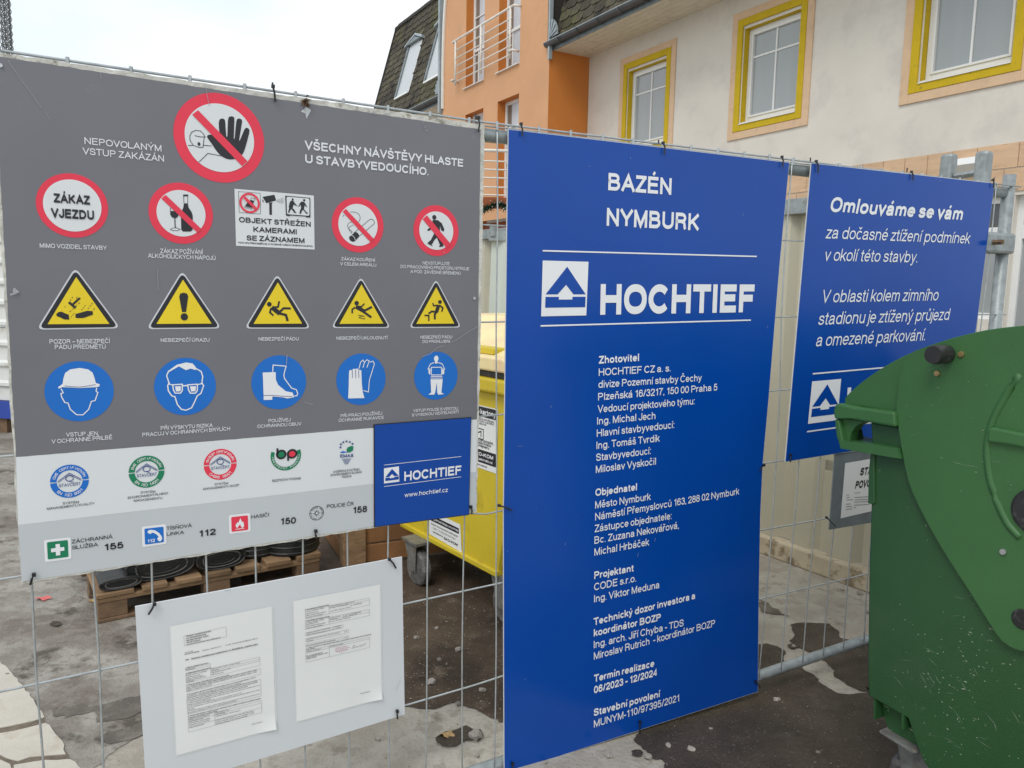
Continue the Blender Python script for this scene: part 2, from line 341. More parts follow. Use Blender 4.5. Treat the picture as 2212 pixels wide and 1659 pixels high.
# ---- plain grotesque lettering drawn as strokes: cap height 1, x-height .73, pen width by weight
def arc(cx, cy, rx, ry, a0, a1, n=12):
    return [(cx + rx * math.cos(R_(a0 + (a1 - a0) * k / n)), cy + ry * math.sin(R_(a0 + (a1 - a0) * k / n))) for k in range(n + 1)]
def ov(cx, cy, rx, ry, n=20):
    # slightly squared oval, closed
    out = []
    for k in range(n):
        a = 2 * math.pi * k / n; c, s = math.cos(a), math.sin(a)
        out.append((cx + rx * math.copysign(abs(c) ** .9, c), cy + ry * math.copysign(abs(s) ** .9, s)))
    return ('loop', out)
def sm(*p): return smooth_pts(list(p), 4, False)
def bt(*p): return ('butt', list(p))
XH = .73
GL = {
 'A': (.86, [[(0, 0), (.43, 1), (.86, 0)], bt((.17, .31), (.69, .31))]),
 'B': (.74, [[(0, 0), (0, 1), (.42, 1)] + arc(.42, .765, .25, .235, 80, -80) + [(.42, .53), (0, .53)], bt(*([(0, .53), (.43, .53)] + arc(.44, .265, .30, .265, 80, -80) + [(.43, 0), (0, 0)]))]),
 'C': (.82, [bt(*arc(.43, .5, .43, .5, 38, 322, 22))]),
 'D': (.78, [[(0, 0), (0, 1), (.32, 1)] + arc(.34, .5, .44, .5, 84, -84, 16) + [(.32, 0), (.02, 0)]]),
 'E': (.66, [[(.66, 1), (0, 1), (0, 0), (.66, 0)], [(.06, .53), (.60, .53)]]),
 'F': (.62, [[(.62, 1), (0, 1), (0, 0)], [(.06, .51), (.54, .51)]]),
 'G': (.86, [bt(*arc(.44, .5, .44, .5, 38, 325, 22)), [(.50, .46), (.86, .46), (.86, .04)]]),
 'H': (.76, [[(0, 0), (0, 1)], [(.76, 0), (.76, 1)], bt((0, .52), (.76, .52))]),
 'I': (0, [[(0, 0), (0, 1)]]),
 'J': (.52, [[(.52, 1), (.52, .30)] + arc(.26, .26, .26, .26, 0, -170)]),
 'K': (.76, [[(0, 0), (0, 1)], bt((.78, 1.05), (0, .33)), bt((.24, .56), (.80, -.06))]),
 'L': (.58, [[(0, 1), (0, 0), (.58, 0)]]),
 'M': (.88, [[(0, 0), (0, 1)], [(.88, 0), (.88, 1)], bt((.02, 1.0), (.44, .02), (.86, 1.0))]),
 'N': (.76, [[(0, 0), (0, 1)], [(.76, 0), (.76, 1)], bt((.02, .98), (.74, .02))]),
 'O': (.88, [ov(.44, .5, .44, .5, 28)]),
 'P': (.70, [[(0, 0), (0, 1), (.42, 1)] + arc(.42, .74, .28, .26, 80, -80) + [(.42, .48), (.03, .48)]]),
 'Q': (.88, [ov(.44, .5, .44, .5, 28), bt((.56, .26), (.90, -.06))]),
 'R': (.74, [[(0, 0), (0, 1), (.44, 1)] + arc(.44, .745, .27, .255, 80, -80) + [(.44, .49), (.03, .49)], bt(*sm((.42, .48), (.60, .42), (.67, .28), (.70, .05), (.76, -.06)))]),
 'S': (.72, [bt(*sm((.69, .70), (.62, .90), (.37, 1), (.12, .94), (.02, .76), (.10, .60), (.36, .52), (.62, .43), (.72, .26), (.62, .06), (.36, 0), (.10, .07), (0, .30)))]),
 'T': (.72, [[(0, 1), (.72, 1)], [(.36, .97), (.36, 0)]]),
 'U': (.76, [[(0, 1), (0, .34)] + arc(.38, .33, .38, .33, 180, 360) + [(.76, 1)]]),
 'V': (.80, [[(0, 1), (.40, 0), (.80, 1)]]),
 'W': (1.2, [[(0, 1), (.30, 0), (.60, 1), (.90, 0), (1.2, 1)]]),
 'X': (.76, [[(0, 1), (.76, 0)], [(0, 0), (.76, 1)]]),
 'Y': (.80, [[(0, 1), (.40, .42), (.80, 1)], bt((.40, .5), (.40, -.06))]),
 'Z': (.68, [[(.02, 1), (.68, 1)], [(0, 0), (.68, 0)], bt((.66, .98), (.02, .02))]),
 'a': (.60, [bt(*(sm((.03, .50), (.10, .68), (.29, .73), (.47, .67), (.52, .50), (.52, .30), (.52, .10)) + [(.55, .01), (.62, 0)])), bt(*sm((.52, .43), (.32, .40), (.09, .34), (0, .18), (.07, .03), (.23, 0), (.42, .06), (.52, .22)))]),
 'b': (.60, [[(0, 1), (0, 0)], ov(.30, .365, .30, .365)]),
 'c': (.56, [bt(*arc(.30, .365, .30, .365, 42, 318, 16))]),
 'd': (.60, [[(.60, 1), (.60, 0)], ov(.30, .365, .30, .365)]),
 'e': (.60, [bt(*([(.03, .37), (.60, .37)] + arc(.30, .365, .30, .365, 8, 322, 18)))]),
 'f': (.28, [bt(*(sm((.32, 1), (.20, .99), (.13, .86)) + [(.13, .70), (.13, -.06)])), bt((-.06, .73), (.30, .73))]),
 'g': (.60, [ov(.30, .365, .30, .365), bt(*([(.60, .79), (.60, .0)] + sm((.60, -.05), (.52, -.20), (.30, -.25), (.10, -.19), (.05, -.08))))]),
 'h': (.54, [[(0, 1), (0, 0)], bt(*([(0, .42)] + arc(.27, .46, .27, .27, 165, 0) + [(.54, -.06)]))]),
 'i': (0, [bt((0, .79), (0, -.06)), bt((0, .93), (0, 1.06))]),
 'j': (0, [bt(*([(0, .79), (0, -.08)] + sm((0, -.14), (-.05, -.24), (-.16, -.25)))), bt((0, .93), (0, 1.06))]),
 'k': (.52, [[(0, 1), (0, 0)], bt((.53, .79), (0, .24)), bt((.18, .44), (.57, -.06))]),
 'l': (0, [[(0, 1), (0, 0)]]),
 'm': (.90, [bt((0, .79), (0, -.06)), bt(*([(0, .45)] + arc(.225, .50, .225, .23, 165, 0) + [(.45, -.06)])), bt(*([(.45, .45)] + arc(.675, .50, .225, .23, 165, 0) + [(.90, -.06)]))]),
 'n': (.54, [bt((0, .79), (0, -.06)), bt(*([(0, .42)] + arc(.27, .46, .27, .27, 165, 0) + [(.54, -.06)]))]),
 'o': (.61, [ov(.305, .365, .305, .365)]),
 'p': (.60, [bt((0, .79), (0, -.34)), ov(.30, .365, .30, .365)]),
 'q': (.60, [bt((.60, .79), (.60, -.34)), ov(.30, .365, .30, .365)]),
 'r': (.30, [bt((0, .79), (0, -.06)), bt(*sm((0, .42), (.07, .64), (.20, .72), (.35, .72)))]),
 's': (.53, [bt(*sm((.50, .53), (.43, .68), (.26, .73), (.08, .68), (.03, .56), (.10, .44), (.28, .38), (.46, .32), (.53, .19), (.44, .04), (.26, 0), (.07, .05), (0, .21)))]),
 't': (.28, [bt(*([(.12, .98), (.12, .14)] + sm((.12, .10), (.18, .0), (.33, .0)))), bt((-.06, .73), (.31, .73))]),
 'u': (.54, [bt(*([(0, .79), (0, .28)] + arc(.27, .27, .27, .27, 180, 345) + [(.54, .32)])), bt((.54, .79), (.54, -.06))]),
 'v': (.54, [[(0, .73), (.27, 0), (.54, .73)]]),
 'w': (.86, [[(0, .73), (.215, 0), (.43, .73), (.645, 0), (.86, .73)]]),
 'x': (.52, [[(0, .73), (.52, 0)], [(0, 0), (.52, .73)]]),
 'y': (.54, [bt((-.02, .79), (.27, .03)), bt(*([(.56, .79), (.30, .05)] + sm((.24, -.10), (.17, -.24), (0, -.25))))]),
 'z': (.50, [[(.02, .73), (.50, .73)], [(0, 0), (.50, 0)], bt((.48, .71), (.02, .02))]),
 '0': (.58, [ov(.29, .5, .29, .5, 24)]),
 '1': (.36, [bt((.0, .80), (.20, .85), (.30, 1.03)), [(.30, 1), (.30, 0)]]),
 '2': (.58, [bt(*(sm((.02, .68), (.08, .92), (.30, 1), (.51, .93), (.58, .72), (.48, .50), (.20, .25), (.03, .05)))), [(.02, 0), (.58, 0)]]),
 '3': (.58, [bt(*sm((.03, .74), (.12, .95), (.30, 1), (.49, .93), (.54, .75), (.46, .58), (.26, .53))), bt(*sm((.26, .53), (.50, .47), (.58, .28), (.50, .06), (.28, 0), (.08, .07), (0, .28)))]),
 '4': (.60, [bt((.47, -.06), (.47, 1.0), (.0, .27), (.66, .27))]),
 '5': (.58, [bt(*([(.54, 1), (.12, 1), (.05, .50)] + sm((.06, .50), (.28, .63), (.50, .56), (.58, .32), (.50, .07), (.28, 0), (.08, .06), (0, .25))))]),
 '6': (.58, [ov(.29, .31, .29, .31), bt(*sm((.0, .34), (.02, .66), (.12, .93), (.32, 1), (.50, .92), (.55, .78)))]),
 '7': (.58, [[(0, 1), (.58, 1)], bt(*sm((.58, 1), (.36, .68), (.23, .36), (.17, -.06)))]),
 '8': (.58, [ov(.29, .77, .25, .23), ov(.29, .27, .29, .27)]),
 '9': (.58, [ov(.29, .69, .29, .31), bt(*sm((.58, .66), (.56, .34), (.46, .07), (.26, 0), (.08, .08), (.03, .22)))]),
 '.': (0, [bt((0, -.06), (0, .07))]), ',': (.05, [bt((.03, .07), (.03, -.04), (-.03, -.16))]), ':': (0, [bt((0, -.06), (0, .07)), bt((0, .62), (0, .77))]),
 '!': (0, [[(0, .34), (0, 1)], bt((0, -.06), (0, .07))]), '-': (.26, [[(0, .34), (.26, .34)]]), '–': (.56, [[(0, .36), (.56, .36)]]), '/': (.30, [bt((-.02, -.06), (.34, 1.06))]), '_': (.6, [[(0, -.2), (.6, -.2)]]),
 '(': (.16, [bt(*sm((.20, 1.1), (0, .72), (0, .15), (.20, -.25)))]), ')': (.16, [bt(*sm((-.04, 1.1), (.16, .72), (.16, .15), (-.04, -.25)))]),
 '@': (.95, [ov(.48, .38, .48, .58), ov(.46, .38, .18, .24), bt((.66, .62), (.64, .2), (.84, .2))]), '§': (.5, [bt(*sm((.48, .85), (.26, 1), (.06, .86), (.2, .68), (.46, .48), (.4, .3))), bt(*sm((.02, 0), (.24, -.14), (.44, 0), (.3, .2), (.04, .4), (.1, .56)))]),
 '«': (.4, [[(.16, .6), (0, .38), (.16, .14)], [(.40, .6), (.24, .38), (.40, .14)]]), '»': (.4, [[(0, .6), (.16, .38), (0, .14)], [(.24, .6), (.40, .38), (.24, .14)]]),
}
ACC = {'Á': 'A/', 'É': 'E/', 'Í': 'I/', 'Ú': 'U/', 'Ý': 'Y/', 'á': 'a/', 'é': 'e/', 'í': 'i/', 'ú': 'u/', 'ý': 'y/', 'Č': 'Cv', 'č': 'cv', 'Ě': 'Ev', 'ě': 'ev', 'Ň': 'Nv', 'ň': 'nv', 'Ř': 'Rv', 'ř': 'rv', 'Š': 'Sv', 'š': 'sv', 'Ž': 'Zv', 'ž': 'zv', 'Ů': 'Uo', 'ů': 'uo'}
PEN = (.145, .205, .25, .112)
_gm, _tc = {}, {}
def _glyph(wi, ch):
    k = (wi, ch)
    if k in _gm: return _gm[k]
    t = PEN[wi]; base, acc = (ACC[ch][0], ACC[ch][1]) if ch in ACC else (ch, '')
    w_, strokes = GL[base]; low = base.islower(); h = XH if low else 1.0
    if acc and base == 'i': strokes = strokes[:1]
    fx = (lambda x: t / 2 + x * (w_ * (1 + .35 * (t - .125)) ) / w_) if w_ > 0 else (lambda x: t / 2 + x)
    def fy(y):
        if y < 0: return y + t / 2
        if y > h: return y - t / 2
        return y + t / 2 * (1 - 2 * y / h)
    W_ = (w_ * (1 + .35 * (t - .125)) + t) if w_ > 0 else t
    sx_ = (w_ + .125 * 0 ) and 1
    vs, fs = [], []
    def add(pts, mode, z):
        n = len(pts); closed = mode == 'loop'
        P = [V(p) for p in pts]
        if mode == 'cap':
            P[0] = P[0] + (P[0] - P[1]).normalized() * t / 2; P[-1] = P[-1] + (P[-1] - P[-2]).normalized() * t / 2
        b = len(vs); L_, Rr = [], []
        for i in range(n):
            a = P[(i - 1) % n] if (i > 0 or closed) else None; c = P[(i + 1) % n] if (i < n - 1 or closed) else None
            d1 = (P[i] - a).normalized() if a is not None else (c - P[i]).normalized(); d2 = (c - P[i]).normalized() if c is not None else d1
            tt = d1 + d2; tt = tt.normalized() if tt.length > .1 else d1; nn = V((-tt.y, tt.x)); kf = 1 / max(.42, abs(nn.dot(V((-d1.y, d1.x)))))
            L_.append(P[i] + nn * t / 2 * kf); Rr.append(P[i] - nn * t / 2 * kf)
        for a, c in zip(L_, Rr): vs.append((a.x, a.y, z)); vs.append((c.x, c.y, z))
        for i in range(n if closed else n - 1):
            j = (i + 1) % n; fs.append((b + 2 * i, b + 2 * i + 1, b + 2 * j + 1, b + 2 * j))
    for si, s in enumerate(strokes):
        mode = 'cap'
        if isinstance(s, tuple): mode, s = s
        add([(fx(x), fy(y)) for x, y in s], mode, si * 2.5e-5)
    if acc:
        y0 = .84 if low else 1.10; c = W_ / 2; tt = t; t = t * .85
        if acc == '/': add([(c - .02, y0), (c + .14, y0 + .18)], 'butt', 1e-4)
        elif acc == 'v': add([(c - .17, y0 + .18), (c, y0 + .04), (c + .17, y0 + .18)], 'butt', 1e-4)
        else: t = .06; add([(c + .09 * math.cos(a * .7854), y0 + .10 + .09 * math.sin(a * .7854)) for a in range(8)], 'loop', 1e-4)
        t = tt
    sb = .088 if base in 'HIBDEFKLMNPRUilhbnmrupkdqg:.1!' else .046
    if base in 'AVTYLJvyftrxkz/,-': sb = .034
    _gm[k] = (W_, sb, vs, fs); return _gm[k]
def text_mesh(body, bold, res):
    wi = 3 if bold < 0 else 0 if bold < .01 else 1 if bold < .04 else 2
    key = (body, wi)
    if key in _tc: return _tc[key]
    vs, fs, x = [], [], 0.0
    for ch in body:
        if ch == ' ': x += .33; continue
        W_, sb, gv, gf = _glyph(wi, ch); b = len(vs); x += sb
        vs += [(px + x, py, pz) for px, py, pz in gv]; fs += [tuple(b + t for t in f) for f in gf]; x += W_ + sb
    xs = [v[0] for v in vs]
    _tc[key] = (vs, fs, min(xs), max(xs)); return _tc[key]
CAP = 1.0
def text_uz(pl, layer, body, p0, p1, cap, m, parent, bold=0.0, shear=0.0, res=3, name='lettering', label=None):
    vs, fs, x0, x1 = text_mesh(body, bold, res)
    a, b = V(p0), V(p1); e1 = (b - a); Lw = e1.length; e1.normalize(); e2 = V((-e1.y, e1.x))
    if e2.y < 0: e2 = -e2
    sh = shear * cap
    sx = (Lw - abs(sh)) / (x1 - x0); sy = cap / CAP
    me = bpy.data.meshes.new(name)
    rl = root_loc(parent)
    co = []
    for (x, y, z) in vs:
        p = a + e1 * ((x - x0) * sx + shear * y * sy) + e2 * (y * sy)
        co.append(pl.w(p.x, p.y, layer * STEP + z) - rl)
    me.from_pydata(co, [], fs); me.materials.append(MT[m]); me.update()
    o = link(name, me, parent)
    if label: o['label'] = label
    return o
def text(pl, layer, body, s0, s1, cap, m, parent, **kw):
    """s0, s1: (crop, x, y) baseline ends; cap: cap height in the same crop units"""
    a = pl.uz(*q(*s0)); b = pl.uz(*q(*s1))
    h = pl.uz(*q(s0[0], s0[1], s0[2] - cap))[1] - a[1]
    h2 = pl.uz(*q(s1[0], s1[1], s1[2] - cap * kk(s0[0]) / kk(s1[0])))[1] - b[1]
    return text_uz(pl, layer, body, a, b, (h * .5 + h2 * .5) if kw.pop('avg', False) else h, m, parent, **kw)
def arc_text(pl, layer, body, cu, cz, r, a_mid, span, cap, m, parent, inward=False, bold=.01, name='lettering'):
    """characters set round a circle; inward=True sets them along the bottom reading left to right"""
    n = len(body); me = bpy.data.meshes.new(name); co, fc = [], []; rl = root_loc(parent)
    for i, ch in enumerate(body):
        if ch == ' ': continue
        t = (i + .5) / n - .5
        a = R_(a_mid - t * span) if not inward else R_(a_mid + t * span)
        vs, fs, x0, x1 = text_mesh(ch, bold, 2)
        s = cap / CAP; base = len(co)
        rad = V((math.cos(a), math.sin(a))); tan = V((rad.y, -rad.x)) if not inward else V((-rad.y, rad.x))
        upv = rad if not inward else -rad
        org = V((cu, cz)) + rad * (r if not inward else r + cap)
        for (x, y, z) in vs:
            p = org + tan * ((x - (x0 + x1) / 2) * s) + upv * (y * s)
            co.append(pl.w(p.x, p.y, layer * STEP + z) - rl)
        fc += [tuple(base + k for k in f) for f in fs]
    me.from_pydata(co, [], fc); me.materials.append(MT[m]); me.update()
    return link(name, me, parent)
def board(bm, pl, uz, o0, o1):
    prism(bm, [pl.w(u, z, o0) for u, z in uz], pl.n * (o1 - o0))
def ragged(uz, amp, n=40):
    out = []
    for i in range(len(uz)):
        a, b = V(uz[i]), V(uz[(i + 1) % len(uz)]); e = (b - a); L2 = e.length; m = max(2, int(n * L2)); nn = V((-e.y, e.x)).normalized()
        for k in range(m):
            j = amp * (random.random() - .5) if k else 0
            p = a + e * (k / m) + nn * j; out.append((p.x, p.y))
    return out

# ------------------------------------------------------------------ main planes
PL = onz(1047, 266, 2.10)
LP = Plane(PL, 58)      # left part of the fence
RP = Plane(PL, 64)      # right part of the fence, past the slight bend
BP = V(EYE + ray(1572, 303) * 12.3 * 1.0)   # corner of a window surround on the facade
FP = Plane(BP, -30)     # building facade
# ================================================================== GROUND
bm = NB(); S_ = 300
vs = [bm.verts.new(p) for p in ((-S_, -S_, 0), (S_, -S_, 0), (S_, S_, 0), (-S_, S_, 0))]; bm.faces.new(vs)
g = obj('ground', bm, MT['dry_concrete']); meta(g, kind='structure')
def patch(name, pts, z, m, amp=.025, kind='structure', seed=1):
    P = [onz(x, y) for x, y in pts]; out = []
    for i in range(len(P)):
        a, b = P[i], P[(i + 1) % len(P)]; d = b - a; n = max(1, min(150, int(d.length / .012)))
        for k in range(n):
            p = a + d * (k / n); v = V((0, 0, 0))
            for f, w_ in ((5, .5), (13, .3), (37, .17), (90, .08)):
                v += w_ * V((math.sin(f * (p.x * 1.3 + p.y * .7) + seed * 1.7) + math.sin(f * (p.y * 1.9 - p.x * .45) + seed), math.sin(f * (p.y * 1.1 + p.x * .8) + seed * 2.3) + math.sin(f * (p.x * 1.7 - p.y * .6) + seed * .6), 0))
            out.append((p + v * amp * 1.5).to_2d())
    bm = NB(); vs = [bm.verts.new((p.x, p.y, z)) for p in out]
    for t in tri2(out):
        try: bm.faces.new([vs[k] for k in t])
        except ValueError: pass
    o = obj(name, bm, MT[m]); meta(o, kind=kind); return o
patch('yard', [(-500, 935), (0, 930), (250, 900), (560, 950), (620, 1150), (500, 1330), (430, 1450), (380, 1560), (300, 1600), (160, 1700), (-600, 1700)], .0022, 'grey_concrete', .03, seed=40)
# brown dirt under and around the bins
patch('dirt', [(560, 1160), (700, 1040), (1000, 985), (1130, 1010), (1300, 1090), (1420, 1180), (1500, 1290), (1560, 1400), (1500, 1490), (1380, 1545), (1180, 1560),
               (1085, 1565), (1030, 1545), (990, 1525), (905, 1530), (868, 1520), (800, 1500), (640, 1440), (560, 1370), (500, 1330)], .004, 'brown_dirt', .03, seed=3)
patch('puddle', [(1713, 1347), (1752, 1345), (1793, 1346), (1811, 1363), (1818, 1377), (1849, 1385), (1900, 1392), (1990, 1400), (2060, 1470), (1980, 1500), (1890, 1500), (1863, 1495), (1836, 1482), (1811, 1463), (1798, 1442), (1787, 1434), (1749, 1408), (1725, 1394), (1708, 1380), (1716, 1362)], .004, 'wet_asphalt', .012, seed=5)
patch('wet_asphalt', [(1639, 1380), (1656, 1383), (1674, 1393), (1684, 1410), (1691, 1428), (1722, 1446), (1746, 1462), (1777, 1490), (1812, 1504), (1832, 1508), (1862, 1500), (1868, 1494), (1930, 1560), (2300, 1600), (2600, 2300), (1440, 2300), (1440, 1700),
               (1428, 1650), (1390, 1630), (1372, 1614), (1348, 1599), (1400, 1560), (1500, 1500), (1580, 1420)], .004, 'wet_asphalt', .02, seed=8)
patch('puddle', [(942, 1598), (960, 1588), (990, 1580), (1010, 1572), (1022, 1580), (1040, 1580), (1048, 1592), (1035, 1605), (1010, 1604), (985, 1617), (960, 1616), (945, 1608)], .0085, 'wet_asphalt', .006, seed=9)
for i, (pts, sd_) in enumerate([([(100, 1545), (150, 1528), (215, 1520), (310, 1495), (330, 1500), (330, 1515), (300, 1528), (250, 1545), (200, 1540), (150, 1560), (112, 1562)], 11),
                 ([(200, 1578), (240, 1562), (300, 1556), (320, 1563), (300, 1578), (250, 1584), (215, 1590)], 12),
                 ([(1645, 1290), (1668, 1298), (1690, 1312), (1700, 1330), (1660, 1322), (1643, 1310)], 15)]):
    patch('damp_stain', pts, .004, 'wet_streak', .035, seed=sd_)
for (x, y, rx_) in ((1714, 1399, 12), (1373, 1631, 14), (1413, 1636, 13), (120, 1350, 12)):
    pts = [(x + rx_ * math.cos(a * .5) * (1 + .25 * math.sin(a * 2.3 + x)), y + rx_ * .5 * math.sin(a * .5)) for a in range(12)]
    patch('damp_stain', pts, .009, 'wet_asphalt', .004, seed=x)
# light paving slabs at the lower left, cut irregularly
pav = thing('pavement', None, None, onz(40, 1560)); meta(pav, kind='structure')
random.seed(21)
def slab(pts, top=.007):
    P = [onz(x, y) for x, y in pts]; out = []
    for i in range(len(P)):
        a, b = P[i], P[(i + 1) % len(P)]; d = b - a; n = max(1, min(40, int(d.length / .03))); nn = V((-d.y, d.x, 0)).normalized()
        for k in range(n): out.append(a + d * (k / n) + nn * (random.uniform(-.005, .005) if k else 0))
    bm = NB(); prism(bm, [V((p.x, p.y, .001)) for p in out], V((0, 0, top))); obj('paving_slab', bm, MT['paving_slab'], pav)
slab([(-60, 1418), (0, 1432), (38, 1470), (72, 1514), (90, 1540), (96, 1553), (50, 1566), (0, 1576), (-90, 1600)])
slab([(-90, 1610), (0, 1588), (60, 1576), (98, 1566), (107, 1570), (120, 1590), (134, 1604), (142, 1633), (105, 1636), (66, 1639), (40, 1648), (0, 1634), (-90, 1625)])
slab([(-90, 1636), (0, 1645), (22, 1655), (28, 1700), (10, 1800), (-90, 1800)])
slab([(30, 1657), (70, 1650), (150, 1644), (169, 1659), (200, 1720), (235, 1800), (20, 1800), (38, 1700)])
patch('joint', [(-95, 1410), (0, 1436), (38, 1474), (90, 1545), (130, 1608), (165, 1662), (232, 1810), (-95, 1810)], .005, 'joint_dirt', .004, seed=31)
# far street surface so the ground does not end bare
# small stones and litter
random.seed(5)
stones = [('G', 500, 425, 3), ('H', 740, 925, 6), ('H', 605, 790, 4), ('H', 478, 850, 5), ('H', 848, 1470, 10), ('H', 570, 1130, 7), ('H', 630, 550, 3.5), ('H', 712, 370, 3), ('H', 860, 1590, 3), ('H', 240, 1485, 3),
          ('H', 1680, 1588, 5), ('H', 1932, 1600, 5), ('I', 767, 905, 4), ('I', 1073, 545, 4), ('I', 1180, 570, 6), ('I', 662, 1240, 5), ('I', 125, 1550, 5), ('I', 920, 1569, 3), ('H', 2055, 1527, 4), ('H', 620, 988, 4),
          ('H', 890, 1180, 5), ('H', 740, 1265, 4), ('I', 1230, 690, 5), ('G', 45, 1080, 3), ('I', 247, 1420, 2.5), ('H', 1290, 1630, 2.5)]
stone_bm = NB(); bmesh.ops.create_icosphere(stone_bm, subdivisions=2, radius=1)
for v in stone_bm.verts: v.co *= random.uniform(.72, 1.15)
stone_me = bpy.data.meshes.new('stone'); stone_bm.to_mesh(stone_me); stone_bm.free(); stone_me.materials.append(MT['stone'])
desc = {4: 'largest pale stone in the small puddle beside the blue board', 1: 'brown stone on the dirt between the fence wires', 12: 'light stone in a round damp spot behind the fence'}
for i, (c, x, y, s) in enumerate(stones):
    p = onz(*q(c, x, y)); o = link('stone', stone_me); s = s * .0024
    o.location = (p.x, p.y, .004 + s * .3); o.scale = (s * 1.3, s, s * .7); o.rotation_euler = (0, 0, random.random() * 6)
    meta(o, desc.get(i, ('small loose stone on the ground left of the paper board' if c == 'G' else 'small loose stone on the dark ground between the blue board and the green bin' if c == 'I' else
         'small loose stone on the ground below the tall blue board' if x > 1200 else 'small loose stone on the ground between the paper board and the blue board')), 'stone', 'loose stones on the ground')
def gravel(name, n, region, smin, smax, seed, m='stone'):
    random.seed(seed); bm = NB()
    for _ in range(n):
        x, y = region(); p = onz(x, y); s = random.uniform(smin, smax)
        a = [V((random.uniform(-1, 1), random.uniform(-1, 1), random.uniform(.1, .7))) * s for _ in range(4)]
        vs = [bm.verts.new(V((p.x, p.y, .005)) + k) for k in a]
        for f in ((0, 1, 2), (0, 2, 3), (0, 3, 1), (1, 3, 2)): bm.faces.new([vs[k] for k in f])
    o = obj(name, bm, MT[m]); meta(o, 'scattered grit and tiny pebbles on the yard surface', None, kind='stuff'); return o
gravel('grit', 900, lambda: (random.uniform(860, 1100), random.uniform(1180, 1660)), .002, .0055, 3)
gravel('grit', 600, lambda: (random.uniform(1430, 1900), random.uniform(1190, 1680)), .0018, .005, 4)
gravel('grit', 500, lambda: (random.uniform(0, 330), random.uniform(960, 1660)), .0018, .0045, 6)
def leaf(c, x, y, s, m, label, rot):
    p = onz(*q(c, x, y)); bm = NB(); pts = []
    for k in range(14):
        a = 2 * math.pi * k / 14; r = s * (1 + .35 * math.sin(5 * a + rot)); pts.append(V((p.x + r * math.cos(a) * 1.3, p.y + r * math.sin(a) * .8, .012 + .006 * math.sin(2 * a))))
    c0 = bm.verts.new((p.x, p.y, .016)); vs = [bm.verts.new(k) for k in pts]
    for k in range(14): bm.faces.new((c0, vs[k], vs[(k + 1) % 14]))
    meta(obj('leaf', bm, MT[m]), label, 'leaf')
leaf('G', 270, 606, .028, 'leaf_red', 'torn pinkish red leaf on the concrete left of the pallet', 1)
leaf('G', 572, 622, .016, 'leaf_dead', 'small tan dry leaf beside the pallet corner', 2)
leaf('H', 665, 1466, .022, 'leaf_dead', 'curled yellow brown leaf in the small puddle', 3)
# twig
p0, p1 = onz(*q('H', 490, 1100)), onz(*q('H', 590, 1108)); bm = NB(); tube(bm, [p0 + V((0, 0, .01)), (p0 + p1) / 2 + V((0, 0, .018)), p1 + V((0, 0, .01))], .003, 5)
meta(obj('twig', bm, MT['twig']), 'short straight twig on the dirt behind the fence wires', 'twig')

# far hedge closing the view across the yard
random.seed(77); bm = NB()
for k in range(9000):
    t = random.random(); a = R_(-75 + 70 * t); d = 46 + 6 * random.random(); h = 4.2 + 1.6 * math.sin(t * 31) + 1.1 * math.sin(t * 77)
    p = V((math.sin(a) * d, math.cos(a) * d, h * random.random() ** .6)); s = random.uniform(.25, .6); u_ = V((random.gauss(0, 1), random.gauss(0, 1), random.gauss(0, 1))).normalized() * s; w_ = u_.orthogonal() * .7
    bm.faces.new([bm.verts.new(x) for x in (p - u_, p + w_, p + u_, p - w_)])
meta(obj('tree_line', bm, MT['hedge_leaf']), 'far belt of trees closing the yard behind the boards', 'trees', kind='stuff')
# ================================================================== BUILDING (facade frame u, k, z)
def fw(u, k, z): return FP.w(u, z, k)
fd, fn = FP.d, FP.n; UZ = V((0, 0, 1))
bld = thing('building', 'cream and orange town building with mansard roof and yellow framed windows', 'building', fw(0, 0, 0))
def fbox(bm, u0, u1, k0, k1, z0, z1): box(bm, fw(u0, k0, z0), fd * (u1 - u0), fn * (k1 - k0), UZ * (z1 - z0))
def holed(bm, k, u0, u1, z0, z1, holes, depth, bm_rev):
    us = sorted({u0, u1, *[h[0] for h in holes], *[h[1] for h in holes]}); zs = sorted({z0, z1, *[h[2] for h in holes], *[h[3] for h in holes]})
    for a, b in zip(us, us[1:]):
        for c, d in zip(zs, zs[1:]):
            if any(h[0] <= a and b <= h[1] and h[2] <= c and d <= h[3] for h in holes): continue
            bm.faces.new([bm.verts.new(fw(*p)) for p in ((a, k, c), (b, k, c), (b, k, d), (a, k, d))])
    for (a, b, c, d) in holes:
        for (p, r) in (((a, c), (a, d)), ((a, d), (b, d)), ((b, d), (b, c)), ((b, c), (a, c))):
            bm_rev.faces.new([bm_rev.verts.new(fw(*x)) for x in ((p[0], k, p[1]), (r[0], k, r[1]), (r[0], k - depth, r[1]), (p[0], k - depth, p[1]))])
